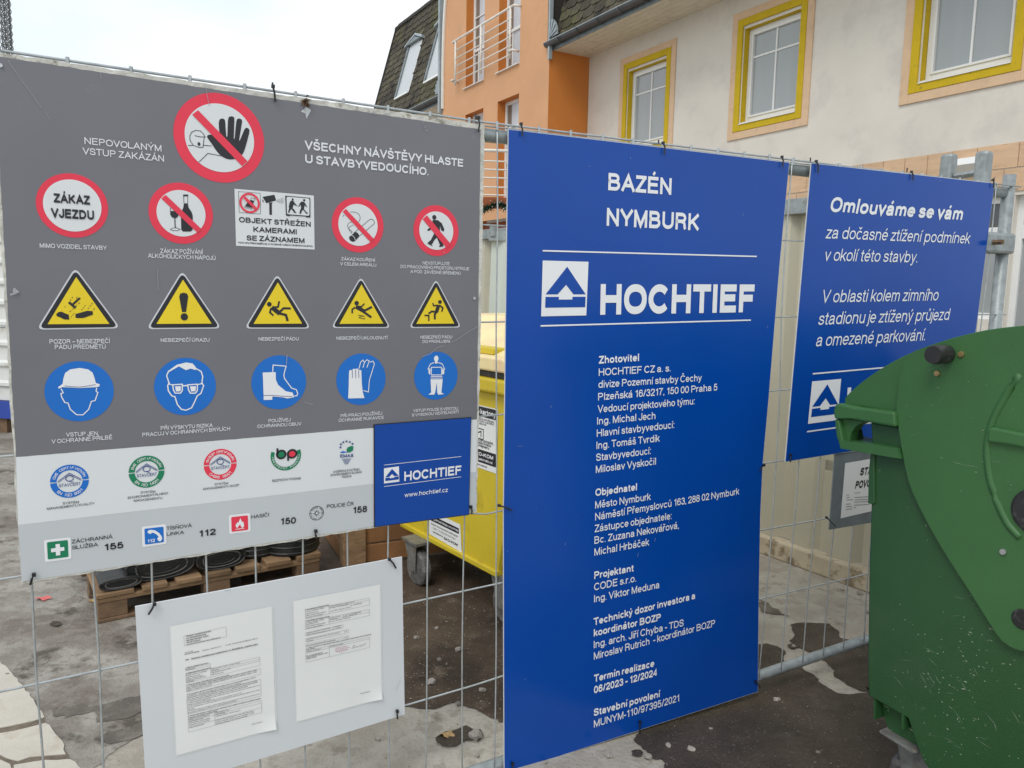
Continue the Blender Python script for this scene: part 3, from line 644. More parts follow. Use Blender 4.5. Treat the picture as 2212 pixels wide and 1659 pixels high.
# main facade wall: first-floor windows and shop windows
wins = [(-1.325 - 2.86 * i, -.245 - 2.86 * i, 4.24, 5.64) for i in (-1, 0, 1, 2)]
wins[2] = (-4.29, -3.2, 4.24, 5.64)
shop = [(-4.40, -3.35, 1.35, 2.75), (-6.2, -4.46, .5, 2.75)]
bm, br = NB(), NB()
holed(bm, 0, -8.5, 3.9, 0, 6.21, wins + shop, .16, br)
obj('wall', bm, MT['plaster_white'], bld); bm = NB(); holed(bm, 0, 8.86, 14.4, 0, 6.21, [], .1, bm); obj('wall', bm, MT['plaster_white'], bld, )
br.free()
def reveal(k, dep, h, m):
    a, b, c, d = h; br = NB()
    for (p, r) in (((a, c), (a, d)), ((a, d), (b, d)), ((b, d), (b, c)), ((b, c), (a, c))):
        br.faces.new([br.verts.new(fw(*x)) for x in ((p[0], k, p[1]), (r[0], k, r[1]), (r[0], k - dep, r[1]), (p[0], k - dep, p[1]))])
    bmesh.ops.remove_doubles(br, verts=br.verts, dist=.0003)
    return obj('window_reveal', br, MT[m], bld)
for h in wins: reveal(0, .16, h, 'plaster_yellow')
for h in shop: reveal(0, .16, h, 'plaster_white')
bm = NB(); fbox(bm, -8.5, -8.3, -8, -.01, 0, 9.5); fbox(bm, -8.3, 14.4, -8, -7.8, 0, 9.5); fbox(bm, 14.2, 14.4, -7.8, -.01, 0, 9.4); obj('rear_wall', bm, MT['plaster_white'], bld)
def frame_ring(bm, u0, u1, z0, z1, wd, k0, k1):
    fbox(bm, u0, u0 + wd, k0, k1, z0, z1); fbox(bm, u1 - wd, u1, k0, k1, z0, z1)
    fbox(bm, u0 + wd, u1 - wd, k0, k1, z1 - wd, z1); fbox(bm, u0 + wd, u1 - wd, k0, k1, z0, z0 + wd)
for i, (a, b, c, d) in enumerate(wins):
    m_ = .0005 * i
    bm = NB(); frame_ring(bm, a - .225, b + .245, c - .25, d + .27, .115, .001, .022 + m_); obj('window_surround', bm, MT['plaster_beige'], bld, bevel=.004)
    bm = NB(); frame_ring(bm, a - .108, b + .128, c - .133, d + .152, .106, .001, .030 + m_); obj('window_band', bm, MT['plaster_yellow'], bld, bevel=.004)
    bm = NB(); frame_ring(bm, a + .002, b - .002, c + .002, d - .002, .075, -.155, -.10); fr = obj('window_frame', bm, MT['pvc_white'], bld, bevel=.006)
    bm = NB(); frame_ring(bm, a + .07, b - .07, c + .075, d - .07, .03, -.15, -.085); obj('sash', bm, MT['pvc_white'], fr, bevel=.004)
    mu = (a + b) / 2; zt = d - .44
    bm = NB(); fbox(bm, mu - .014, mu + .014, -.135, -.112, c + .1, d - .1); fbox(bm, a + .1, b - .1, -.134, -.113, zt, zt + .028); obj('muntin', bm, MT['pvc_white'], fr)
    for (x0, x1) in ((a + .1, mu - .014), (mu + .014, b - .1)):
        for (z0, z1) in ((c + .1, zt), (zt + .028, d - .1)):
            bm = NB(); fbox(bm, x0, x1, -.132, -.126, z0, z1); obj('pane', bm, MT['curtain_sky_glass'], fr)
    # curtain strip edge seen through the glass at left
    bm = NB(); prism(bm, [fw(b + .0, -.1, c + .0), fw(b + .0, .045, c - .025), fw(b + .0, .045, c - .037), fw(b + .0, -.1, c - .013)], -fd * (b - a)); obj('window_sill', bm, MT['pvc_white'], bld)
# shop windows
for (a, b, c, d) in shop:
    bm = NB(); frame_ring(bm, a, b, c, d, .07, -.15, -.09)
    if b > -4.0: pass
    fbox(bm, a + .07, b - .07, -.15, -.085, 2.27, 2.41); fr = obj('window_frame', bm, MT['pvc_white'], bld)
    bm = NB(); fbox(bm, a + .07, b - .07, -.125, -.12, 2.41, d - .07); obj('pane', bm, MT['dark_glass'], fr)
    bm = NB(); fbox(bm, a + .07, b - .07, -.125, -.12, c + .07, 2.27); obj('pane', bm, MT['curtain_sky_glass'], fr)
# stone tiles in two courses above the shop windows
tm = {}
random.seed(2)
for row, (z0, z1) in enumerate(((3.055, 3.33), (2.79, 3.045))):
    u = -1.0 + (0 if row == 0 else -.14)
    while u > -6.5:
        wdt = random.choice((.30, .30, .30, .46))
        bm = NB(); fbox(bm, u - wdt + .004, u - .004, .001, .014, z0 + .003, z1 - .003); o = obj('tile', bm, MT['stone_tile'], bld); u -= wdt
for z0 in (2.5, 2.2, 1.9):
    for k in range(16):
        u0 = -1.0 - k * .15
        if k % 2 == 0 and u0 > -3.2: bm = NB(); fbox(bm, u0 - .296, u0 - .004, .001, .014, z0 + .003, z0 + .283); obj('tile', bm, MT['stone_tile'], bld)
# soffit, fascia, gutter for both roof lengths
def gutter(u0, u1, seg):
    bm = NB(); fbox(bm, u0, u1, .0, .86, 6.222, 6.245); sf = obj('soffit', bm, MT['roof_felt'], bld)
    for i in range(6):
        bm = NB(); fbox(bm, u0, u1, .002 + i * .1425, .138 + i * .1425, 6.205, 6.221); obj('soffit_board', bm, MT['soffit_board'], sf)
    bm = NB(); fbox(bm, u0, u1, .855, .875, 6.19, 6.33); obj('fascia', bm, MT['zinc'], bld)
    bm = NB(); n = 10; prev = None
    for i in range(2):
        u = (u0, u1)[i]
        ring = [bm.verts.new(fw(u, .945 + .075 * math.cos(math.pi + math.pi * k / n), 6.325 + .075 * math.sin(math.pi + math.pi * k / n))) for k in range(n + 1)]
        ring += [bm.verts.new(fw(u, .945 + .066 * math.cos(2 * math.pi - math.pi * k / n), 6.325 + .066 * math.sin(2 * math.pi - math.pi * k / n))) for k in range(n + 1)]
        if prev:
            for k in range(len(ring)): bm.faces.new((prev[k], prev[(k + 1) % len(ring)], ring[(k + 1) % len(ring)], ring[k]))
        prev = ring
        bm.faces.new(ring[:n + 1])
    g_ = obj('gutter', bm, MT['gutter_dark'], bld, smooth=True)
    u = u0 + .25
    while u < u1:
        bm = NB(); tube(bm, [fw(u, .945 + .080 * math.cos(math.pi + math.pi * k / 8), 6.325 + .080 * math.sin(math.pi + math.pi * k / 8)) for k in range(9)], .012, 6); obj('gutter_bracket', bm, MT['gutter_dark'], g_)
        u += .62
    bm = NB(); tube(bm, [fw(u0, 1.02, 6.33), fw(u1, 1.02, 6.33)], .011, 8); obj('gutter_bead', bm, MT['zinc_light'], g_)
gutter(-8.5, 4.02, 0); gutter(8.98, 14.4, 0)
# mansard roofs: base felt then individual shingles
def mans(u, z, o=0.0): return fw(u, .9 - (z - 6.3) / 3.5 + o * .96, z + o * .27)
for (u0, u1) in ((-8.5, 3.88), (8.9, 14.35)):
    bm = NB(); prism(bm, [mans(u0, 6.3), mans(u1, 6.3), mans(u1, 9.5), mans(u0, 9.5)], -fn * .12)
    fbox(bm, u0, u1, -5, -.02, 9.38, 9.5) if False else None
    rf = obj('roof', bm, MT['roof_felt'], bld)
    bm = NB(); prism(bm, [mans(u0, 9.49), mans(u1, 9.49), fw(u1, -4, 10.6), fw(u0, -4, 10.6)], V((0, 0, -.1))); obj('upper_roof', bm, MT['shingle'], rf)
    if u0 < 0: near_roof = rf
    else: far_roof = rf
sl = V(mans(0, 7.3) - mans(0, 6.3)); sl.normalize(); rn = (fn * 3.5 + UZ).normalized()
def shingle_geo(bm, u, z, ww, hh, lift):
    o = mans(u, z); a = fd * ww
    # clipped lower corners
    pts = [o + a * .0 + sl * hh, o + a * .0 + sl * .05, o + a * .16, o + a * .84, o + a * 1.0 + sl * .05, o + a * 1.0 + sl * hh]
    pts = [p + rn * (.004 if i in (0, 5) else lift) for i, p in enumerate(pts)]
    prism(bm, pts, rn * .009)
random.seed(9)
dorm = [((12.6, 11.56), 6.98, 8.6), ((10.5, 9.5), 7.0, 8.6)]
far_sh = []
def shingles(roof, u0, u1, z0, z1, limit, holes=()):
    stuff = NB(); cnt = 0; row = 0; z = z0; ex = .195
    while z < z1:
        u = u0 - (.17 if row % 2 else 0)
        while u < u1:
            ww = .335; uu = max(u, u0 + .0); w2 = min(u + ww, u1) - uu
            if w2 > .05 and not any(h[0] < uu + w2 / 2 < h[1] and h[2] < z + .06 < h[3] for h in holes):
                lift = .020 + random.uniform(-.004, .010)
                if cnt < limit:
                    bm = NB(); shingle_geo(bm, uu + .003, z + random.uniform(-.006, .006), w2 - .006, .245, lift); obj('shingle', bm, MT['shingle'], roof)
                else: shingle_geo(stuff, uu + .003, z + random.uniform(-.006, .006), w2 - .006, .245, lift)
                cnt += 1
            u += .34
        z += ex; row += 1
    if cnt > limit: meta(obj('shingle_field', stuff, MT['shingle'], roof), kind='stuff')
    else: stuff.free()
shingles(near_roof, .4, 3.84, 6.30, 7.45, 130)
shingles(far_roof, 8.95, 14.33, 6.30, 9.45, 165, [(11.56, 12.62, 6.98, 8.45), (9.5, 10.52, 7.0, 8.45)])
bm = NB(); shingle_n = 0
for r_ in range(17):
    z = 6.30 + r_ * .195
    for c_ in range(37):
        u = -8.5 + c_ * .34 + (.17 if r_ % 2 else 0)
        if u < .06 or (z > 7.46 and u < 3.5): shingle_geo(bm, u, z, .335, .245, .02)
meta(obj('shingle_field', bm, MT['shingle'], near_roof), kind='stuff')
# verge strip on the far end
bm = NB(); prism(bm, [mans(14.33, 6.3, .0), mans(14.41, 6.3, 0), mans(14.41, 9.52, 0), mans(14.33, 9.52, 0)], rn * .05); obj('verge', bm, MT['roof_felt'], far_roof)
bm = NB(); prism(bm, [mans(8.9, 9.47, 0), mans(14.41, 9.47, 0), mans(14.41, 9.56, 0), mans(8.9, 9.56, 0)], rn * .06); obj('ridge_strip', bm, MT['roof_felt'], far_roof)
# tall roof windows with pointed zinc hoods
for (ua, ub, z0, z1, zp) in ((12.6, 11.58, 6.99, 8.45, 8.72), (10.49, 9.53, 7.0, 8.47, 8.74)):
    um = (ua + ub) / 2
    bm = NB(); prism(bm, [mans(ub, z0, .012), mans(ua - .1, z0, .012), mans(ua - .1, z1, .012), mans(um, z1 + .12, .012), mans(ub, z1, .012)], rn * .02); dw = obj('roof_window', bm, MT['pvc_white'], bld)
    bm = NB(); prism(bm, [mans(ua, z0, .0), mans(ua - .11, z0, .0), mans(ua - .11, z1, .0), mans(ua, z1, .0)], rn * .07); obj('jamb', bm, MT['zinc'], dw)
    bm = NB(); prism(bm, [mans(ub + .05, z0 + .02, .033), mans(ua - .15, z0 + .02, .033), mans(ua - .15, z1, .033), mans(ub + .05, z1, .033)], rn * .004); obj('pane', bm, MT['print_palegrey'], dw)
    for (a_, b_) in (((ua + .12, z1 + .05), (um, zp)), ((um, zp), (ub - .14, z1 + .05))):
        bm = NB(); prism(bm, [mans(a_[0], a_[1], .0), mans(b_[0], b_[1], .0), mans(b_[0], b_[1] - .07, .0), mans(a_[0], a_[1] - .06, .0)], rn * .13); obj('hood', bm, MT['zinc_light'], dw)
    bm = NB(); prism(bm, [mans(ua - .02, z1 + .02, .0), mans(um, zp - .1, .0), mans(ub + .02, z1 + .02, .0)], rn * .12); obj('hood_soffit', bm, MT['zinc'], dw)
    bm = NB(); prism(bm, [mans(ua, z0 - .05, .0), mans(ub, z0 - .05, .0), mans(ub, z0 + .0, .0), mans(ua, z0 + .0, .0)], rn * .06); obj('window_sill', bm, MT['pvc_white'], dw)
# moss clumps on the roof
random.seed(12)
# orange bay with a barrel gable
kb = .93
bay_holes = [(5.08, 6.0, 6.24, 8.6), (6.67, 7.59, 6.24, 8.6), (5.08, 6.0, 3.51, 5.62), (6.67, 7.59, 3.51, 5.62)]
bm, br = NB(), NB(); holed(bm, kb, 3.93, 8.86, 3.1, 6.6, [h for h in bay_holes if h[3] < 6] + [(5.08, 6.0, 6.24, 6.6), (6.67, 7.59, 6.24, 6.6)], .25, br)
# upper part follows the arch
def arch(z):
    t = max(0, (z - 6.6) / 4.6); return 2.465 * math.sqrt(max(0, 1 - t ** 2.6))
zs = [6.6 + .2 * k for k in range(0, 24)]
for z0, z1 in zip(zs, zs[1:]):
    a0, a1 = arch(z0), arch(z1); segs = [(6.395 - a0, 5.08), (6.0, 6.67), (7.59, 6.395 + a0)] if z0 < 8.55 else [(6.395 - a0, 6.395 + a0)]
    for (s0, s1) in segs:
        t0 = 6.395 - a1 if abs(s0 - (6.395 - a0)) < 1e-6 else s0; t1 = 6.395 + a1 if abs(s1 - (6.395 + a0)) < 1e-6 else s1
        bm.faces.new([bm.verts.new(fw(*p)) for p in ((s0, kb, z0), (s1, kb, z0), (t1, kb, z1), (t0, kb, z1))])
for (a, b) in ((5.08, 6.0), (6.67, 7.59)):
    for u in (a, b): br.faces.new([br.verts.new(fw(*p)) for p in ((u, kb, 6.6), (u, kb, 8.6), (u, kb - .25, 8.6), (u, kb - .25, 6.6))])
    br.faces.new([br.verts.new(fw(*p)) for p in ((a, kb, 8.6), (b, kb, 8.6), (b, kb - .25, 8.6), (a, kb - .25, 8.6))])
bmesh.ops.remove_doubles(bm, verts=bm.verts, dist=.0005)
bay = obj('bay_wall', bm, MT['plaster_orange'], bld); br.free()
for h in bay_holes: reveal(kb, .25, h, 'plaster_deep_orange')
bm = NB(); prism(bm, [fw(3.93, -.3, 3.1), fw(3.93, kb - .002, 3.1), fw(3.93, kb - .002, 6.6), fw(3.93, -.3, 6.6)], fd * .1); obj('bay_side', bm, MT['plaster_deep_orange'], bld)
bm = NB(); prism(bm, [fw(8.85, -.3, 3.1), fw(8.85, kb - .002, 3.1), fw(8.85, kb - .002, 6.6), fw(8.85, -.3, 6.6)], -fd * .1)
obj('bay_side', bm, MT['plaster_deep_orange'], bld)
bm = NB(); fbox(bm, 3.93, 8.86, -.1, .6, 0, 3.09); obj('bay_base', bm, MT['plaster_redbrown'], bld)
bm = NB()
edge = [(6.395 - arch(z), z) for z in [6.25] + zs] + [(6.395 + arch(z), z) for z in reversed([6.0] + zs)]
bk = NB()
for (a, b) in zip(edge, edge[1:]):
    tg = bm if (a[0] + b[0]) / 2 > 6.395 else bk
    tg.faces.new([tg.verts.new(fw(*p)) for p in ((a[0], kb + .05, a[1]), (b[0], kb + .05, b[1]), (b[0], -1.2, b[1]), (a[0], -1.2, a[1]))])
for (a, b) in zip(edge, edge[1:]):
    ca = 6.395 + (a[0] - 6.395) * .965; cb = 6.395 + (b[0] - 6.395) * .965
    if a[0] > 6.395: prism(bm, [fw(a[0], kb + .05, a[1]), fw(b[0], kb + .05, b[1]), fw(cb, kb + .05, b[1] - .02), fw(ca, kb + .05, a[1] - .02)], -fn * .045)
obj('bay_edge_strip', bm, MT['rail_white'], bld); obj('bay_cheek', bk, MT['roof_felt'], bld)
bm = NB(); fbox(bm, 3.872, 3.925, .90, .975, 6.02, 10.5); obj('flashing', bm, MT['zinc_light'], bld)
bm = NB(); fbox(bm, 8.89, 8.97, .7, 1.02, 5.9, 9.3); obj('flashing', bm, MT['zinc_light'], bld)
def fan(u, z, sg_=1):
    t_ = None
    for k in range(9):
        a = R_(-10 + 11 * k); b_ = R_(-10 + 11 * (k + .93)); r = .34
        bm = NB(); prism(bm, [fw(u, .93, z), fw(u - sg_ * r * math.sin(a) * .8, .95, z + r * math.cos(a)), fw(u - sg_ * r * math.sin(b_) * .8, .95, z + r * math.cos(b_))], fn * (.03 + .02 * (k % 2)))
        o = obj('fan_rib' if t_ else 'gutter_end_fan', bm, MT['zinc_light'], t_ or bld); t_ = t_ or o
fan(3.87, 6.40); fan(8.95, 6.40, -1)
for i, (a, b, c, d) in enumerate(bay_holes):
    up = c > 6
    bm = NB(); frame_ring(bm, a + .001, b - .001, c + .001, d - .001, .07, kb - .245, kb - .19); fr = obj('window_frame', bm, MT['pvc_white'], bld, bevel=.005)
    zt = c + .80
    bm = NB(); fbox(bm, a + .07, b - .07, kb - .24, kb - .185, zt, zt + .06); obj('transom', bm, MT['pvc_white'], fr)
    bm = NB(); fbox(bm, b - .24, b - .07, kb - .225, kb - .222, c + .07, d - .07); obj('blind', bm, MT['blind_brown'], fr)
    bm = NB(); fbox(bm, a + .07, b - .245, kb - .225, kb - .222, c + .07, d - .07); obj('pane', bm, MT['pale_blind'], fr)
    bm = NB(); fbox(bm, b - .28, b - .235, kb - .22, kb - .2, c + .07, zt); obj('sash', bm, MT['pvc_white'], fr) if up else bm.free()
    bm = NB(); fbox(bm, a + .07, b - .07, kb - .218, kb - .2, c + 1.55, c + 1.575); obj('muntin', bm, MT['pvc_white'], fr)
    bm = NB(); prism(bm, [fw(b + .06, kb - .2, c), fw(b + .06, kb + .05, c - .015), fw(b + .06, kb + .05, c - .03), fw(b + .06, kb - .2, c - .02)], -fd * (b - a + .06)); obj('window_sill', bm, MT['pvc_white'], bld)
def balcony(zb):
    kr = kb + .14; rail = NB(); t = zb + 1.0
    tube(rail, [fw(8.1, kr - .1, t + .01), fw(8.02, kr, t), fw(5.12, kr, t), fw(5.06, kb, t - .01)], .026, 8); rl = obj('balcony_rail', rail, MT['rail_white'], bld, smooth=True)
    for u in (7.86, 6.56, 5.25):
        bm = NB(); tube(bm, [fw(u, kr, t), fw(u, kr, zb - .02)], .024, 8); obj('baluster_post', bm, MT['rail_white'], rl, smooth=True)
    for dz in (.775, .59, .415, .235, .06):
        bm = NB(); tube(bm, [fw(7.93, kr, zb + dz), fw(5.2, kr, zb + dz)], .014, 8); obj('rail_bar', bm, MT['rail_white'], rl, smooth=True)
    for (u, s_) in ((8.02, 1), (5.12, -1)):
        bm = NB(); tube(bm, [fw(u, kb, zb + .12), fw(u, kr + .03, zb + .12), fw(u - .12 * s_, kr + .03, zb + .12)], .026, 8); obj('bracket', bm, MT['rail_white'], rl, smooth=True)
balcony(6.345)
# lower balcony: its rails bow out from the bay
FQ = FP.shifted(kb + 1.1); c0 = FQ.w(*FQ.uz(1060, 325)); rd = V((math.sin(R_(86)), math.cos(R_(86)), 0))
lr = None
for i, y in enumerate((325, 348, 366, 384, 404, 421)):
    u_, z_ = FQ.uz(1060, y); bm = NB(); c1 = V((c0.x, c0.y, z_))
    tube(bm, [c1 - rd * 1.1 + V((0, .5, 0)), c1 - rd * .8, c1 + rd * .8, c1 + rd * 1.1 + V((0, .5, 0))], .032 if i == 0 else .016, 8)
    if i == 0: lr = obj('balcony_rail', bm, MT['rail_white'], bld, smooth=True)
    else: obj('rail_bar', bm, MT['rail_white'], lr, smooth=True)
bm = NB(); u_, z_ = FQ.uz(1060, 429); c1 = V((c0.x, c0.y, z_ - .14)); box(bm, c1 - rd * 1.2 - V((0, .1, 0)), rd * 2.4, V((0, .6, 0)), V((0, 0, .16))); obj('balcony_slab', bm, MT['plaster_redbrown'], bld)
# fir garland with small lights under the balcony
random.seed(4)
gz = FQ.uz(1060, 450)[1]; gl = thing('garland', 'dark green fir garland with tiny white lights under the lower balcony', 'garland', c0.xy.to_3d() + V((0, -.2, gz)))
bm = NB(); bl = NB()
for k in range(1500):
    t = random.uniform(-1.1, 1.1); c = V((c0.x, c0.y - .22, gz)) + rd * t + V((0, 0, .06 * math.sin(t * 9)))
    a = V((random.gauss(0, 1), random.gauss(0, 1), random.gauss(0, 1))).normalized(); b = a.cross(V((.3, .5, .8))).normalized()
    tip = c + a * random.uniform(.05, .16)
    bm.faces.new([bm.verts.new(x) for x in (c + b * .012, tip, c - b * .012)])
    if k % 16 == 0: bmesh.ops.create_icosphere(bl, subdivisions=1, radius=.009, matrix=Matrix.Translation(tip))
obj('fir_sprigs', bm, MT['garland_green'], gl); obj('fairy_lights', bl, MT['garland_light'], gl)
# grey box lamp on the tile band
u_, z_ = FP.uz(*q('T', 595, 195)); bm = NB(); prism(bm, [fw(u_ - .14, .0, z_ - .1), fw(u_ - .14, .0, z_ + .1), fw(u_ - .14, .16, z_ + .08), fw(u_ - .14, .2, z_ - .0), fw(u_ - .14, .05, z_ - .1)], fd * .28)
meta(obj('wall_lamp', bm, MT['pvc_white']), 'small white wall lamp on the stone tiles between the two grey posts', 'lamp')
# shrubs at the foot of the shop windows
random.seed(14)
sh_lab = ['mossy low shrub seen between the blue sign and the fence post', 'low shrub just right of the fence post behind the green bin', 'low shrub furthest right behind the green bin']
for i, u in enumerate((-3.9, -4.9, -5.7)):
    t_ = thing('shrub', sh_lab[i], 'shrub', fw(u, .6, 0), 'shrubs below the shop windows'); bm = NB(); bs = NB()
    for k in range(9):
        a = k * 2.4; e = fw(u, .6, 0) + V((.3 * math.cos(a), .3 * math.sin(a), 1.0 + .1 * math.sin(k))); tube(bs, [fw(u, .6, 0), e], [.012, .004], 5)
    for k in range(1100):
        p = fw(u, .6, .75) + V((random.gauss(0, .2), random.gauss(0, .2), random.uniform(-.5, .48))); a = V((random.gauss(0, 1), random.gauss(0, 1), random.gauss(0, 1))).normalized() * .03; b = a.orthogonal().normalized() * .014
        bm.faces.new([bm.verts.new(x) for x in (p - a, p + b, p + a, p - b)])
    obj('foliage', bm, MT['shrub_leaf'], t_); obj('stem', bs, MT['twig'], t_)

# ================================================================== HOARDING behind the fence (trapezoid sheet)
HP = Plane(onz(1643, 1190.6), 147)
uE = HP.uz(1990, 1300)[0]
hd = thing('hoarding', 'cream trapezoid sheet hoarding with grey top rail behind the mesh fence', 'fence', HP.w(0, 0))
def sheet(u0, u1, z0, z1, m, parent, o=0, name='sheet_panel', pitch=.27):
    bm = NB(); prof = []; u = u0
    while u < u1:
        for du, dk in ((0, 0), (.13, 0), (.165, -.05), (.235, -.05), (.27, 0)):
            if u + du <= u1 + 1e-6: prof.append((u + du, dk))
        u += pitch
    prev = None
    for (a, k) in prof:
        cur = [bm.verts.new(HP.w(a, z, o + k)) for z in (z0, z1)]
        if prev: bm.faces.new((prev[0], cur[0], cur[1], prev[1]))
        prev = cur
    return obj(name, bm, MT[m], parent)
u = uE
while u > uE - 9:
    sheet(u - 1.08, u + .002, .12, 2.10, 'sheet_cream', hd); u -= 1.08
bm = NB(); box(bm, HP.w(uE - 9, 2.07, -.04), HP.d * 9, HP.n * .07, UZ * .09); obj('top_rail', bm, MT['galvanised'], hd, bevel=.004)
bm = NB(); box(bm, HP.w(uE - 9, 0, -.05), HP.d * 9.05, HP.n * .09, UZ * .115); obj('base_strip', bm, MT['sheet_base'], hd, bevel=.01)
bm = NB(); box(bm, HP.w(uE - 9, .6, -.09), HP.d * 9, HP.n * .04, UZ * .06); obj('girt', bm, MT['galvanised'], hd)
# two tall posts and a cross bar at its near end
for i, (xa, xb, yt) in enumerate(((2038, 2064, 334.7), (2114, 2140, 328.6))):
    a = HP.uz(xa, yt); b = HP.uz(xb, yt); c = HP.w((a[0] + b[0]) / 2, 0, 0); r_ = (HP.w(a[0], 0) - HP.w(b[0], 0)).length
    wd = .062
    bm = NB(); box(bm, c - HP.d * wd / 2 - HP.n * wd / 2, HP.d * wd, HP.n * wd, UZ * (a[1]))
    meta(obj('hoarding_post', bm, MT['galvanised'], None, bevel=.014), ('stained grey steel post, left of the two above the blue sign', 'grey steel post right of the white wall lamp, above the blue sign')[i], 'post', 'steel posts behind the fence')
a = HP.uz(2063, 381); b = HP.uz(2115, 373); bm = NB(); tube(bm, [HP.w(*a), HP.w(*b)], .017, 6); meta(obj('cross_bar', bm, MT['galvanised']), 'thin grey bar linking the two tall posts over the blue sign', 'bar')
# pale leaning sheet seen in the gap between the boards
g0, g1 = onz(1064, 690, 1.0), None
gp = Plane(V((-.15, 5.6, 0)), 95)
a = gp.uz(1063, 505); b = gp.uz(1110, 508); bm = NB(); n = 6; prev = None
for k in range(25):
    u = a[0] + k * .045; kx = (0, 0, .03, .03)[k % 4]
    cur = [bm.verts.new(gp.w(u - .06, .0, kx)), bm.verts.new(gp.w(u, a[1], kx))]
    if prev: bm.faces.new((prev[0], cur[0], cur[1], prev[1]))
    prev = cur
t_ = thing('sheet_panel', 'pale green grey ribbed sheet standing behind the yellow bin', 'panel', gp.w(a[0], 0)); obj('ribbed_sheet', bm, MT['sheet_pale'], t_)
bm = NB(); box(bm, gp.w(a[0] - .02, a[1] - .05, -.01), gp.d * 1.1, gp.n * .05, UZ * .07); obj('top_cap', bm, MT['galvanised'], t_)
bm = NB(); tube(bm, [gp.w(a[0] + .01, a[1] - .02, .03), gp.w(a[0] + .01, a[1] + .06, .03)], .025, 8); obj('end_pin', bm, MT['galvanised'], t_)
# ================================================================== site cabin at far left
CPt = onz(10, 935); CPl = Plane(CPt, -75)
cb_ = thing('site_cabin', 'white ribbed site cabin with blue base beam at far left', 'cabin', CPl.w(0, 0))
uR = CPl.uz(40, 800)[0]
bm = NB(); prev = None; z = .35; k = 0
ua, ub = (uR, uR + 5.0) if CPl.uz(-50, 800)[0] > CPl.uz(40, 800)[0] else (uR - 5.0, uR)
while z < 2.7:
    for dz, dk in ((0, 0), (.13, 0), (.155, .03), (.185, .03), (.21, 0)):
        cur = [bm.verts.new(CPl.w(u, z + dz, dk)) for u in (ua, ub)]
        if prev and dz: bm.faces.new((prev[0], prev[1], cur[1], cur[0]))
        prev = cur
    z += .21
obj('ribbed_wall', bm, MT['cabin_white'], cb_)
bm = NB(); box(bm, CPl.w(ua, .16, -2.4), CPl.d * (ub - ua), CPl.n * 2.43, UZ * .18); obj('base_beam', bm, MT['cabin_blue'], cb_)
bm = NB(); box(bm, CPl.w(ua, .34, -2.4), CPl.d * (ub - ua), CPl.n * 2.38, UZ * 2.38); obj('shell', bm, MT['cabin_white'], cb_)
bm = NB()
for k in range(4): box(bm, CPl.w(ua + .2 + 1.45 * k, 0, -2.2), CPl.d * .2, CPl.n * 2.2, UZ * .155)
obj('sleeper', bm, MT['pallet_block'], cb_)
# ================================================================== tower crane mast
mc = EYE + ray(13, 55).normalized() * 70; cx_, cy_ = mc.x, mc.y
cr_ = thing('tower_crane', 'dark lattice mast of a tower crane rising at the top left', 'crane', (cx_, cy_, 0)); sM = .20
cor = [(cx_ + a * sM, cy_ + b * sM) for a, b in ((-1, -1), (1, -1), (1, 1), (-1, 1))]
bm = NB()
for (x, y) in cor: tube(bm, [(x, y, 0), (x, y, 52)], .05, 4)
obj('mast_legs', bm, MT['crane_steel'], cr_); bm = NB(); z = 0; f = 0
while z < 51:
    for k in range(4):
        a, b = cor[k], cor[(k + 1) % 4]
        tube(bm, [(a[0], a[1], z), (b[0], b[1], z + .5)], .035, 4, False); tube(bm, [(b[0], b[1], z), (a[0], a[1], z + .5)], .03, 4, False)
        tube(bm, [(a[0], a[1], z), (b[0], b[1], z)], .03, 4, False)
    z += .5
obj('mast_lattice', bm, MT['crane_steel'], cr_)
bm = NB()
for dx in (-.40, .34):
    z = 0
    while z < 52:
        tube(bm, [(cx_ + dx, cy_, z), (cx_ + dx + .1, cy_, z + .25), (cx_ + dx, cy_, z + .5)], .03, 4, False); tube(bm, [(cx_ + dx, cy_, z), (cx_ + dx - .1, cy_, z + .25), (cx_ + dx, cy_, z + .5)], .03, 4, False); z += .5
obj('hanging_chain', bm, MT['crane_steel'], cr_)
# ================================================================== MESH FENCE
def fp(u, z, o=0.0): return (LP if u < 0 else RP).w(u, z, o)
U0 = -2.05; UPOST = RP.uz(2182, 520)[0]; ZPOST = RP.uz(2182, 374)[1]
rl_a = RP.uz(1637.6, 1471.6); rl_b = RP.uz(1873.6, 1391)
def zb(u): return rl_a[1] + (rl_b[1] - rl_a[1]) * (u - rl_a[0]) / (rl_b[0] - rl_a[0]) if u > 0 else rl_a[1] - .012
fen = thing('mesh_fence', 'galvanised wire mesh site fence carrying the notice boards', 'fence', fp(0, 0, -.02))
OW = -.012
bm = NB(); tube(bm, [fp(U0, 2.073, -.036), fp(0, 2.073, -.036), fp(UPOST, 2.073, -.036)], .021, 12); obj('top_rail', bm, MT['galvanised'], fen, smooth=True)
bm = NB(); tube(bm, [fp(U0, .06, -.03), fp(0, zb(0.01), -.03), fp(rl_a[0], rl_a[1], -.03), fp(rl_b[0], rl_b[1], -.03), fp(UPOST, rl_b[1], -.03)], .021, 12); obj('bottom_rail', bm, MT['galvanised'], fen, smooth=True)
for u, zt in ((UPOST, ZPOST), (U0, ZPOST)):
    bm = NB(); tube(bm, [fp(u, .0, -.03), fp(u, zt, -.03)], .026, 14); obj('post', bm, MT['galvanised'], fen, smooth=True)
random.seed(3)
us = [-.046 - .1283 * k for k in range(0, 16)] + [.075, .188] + [.301 + .1183 * k for k in range(0, 20)]
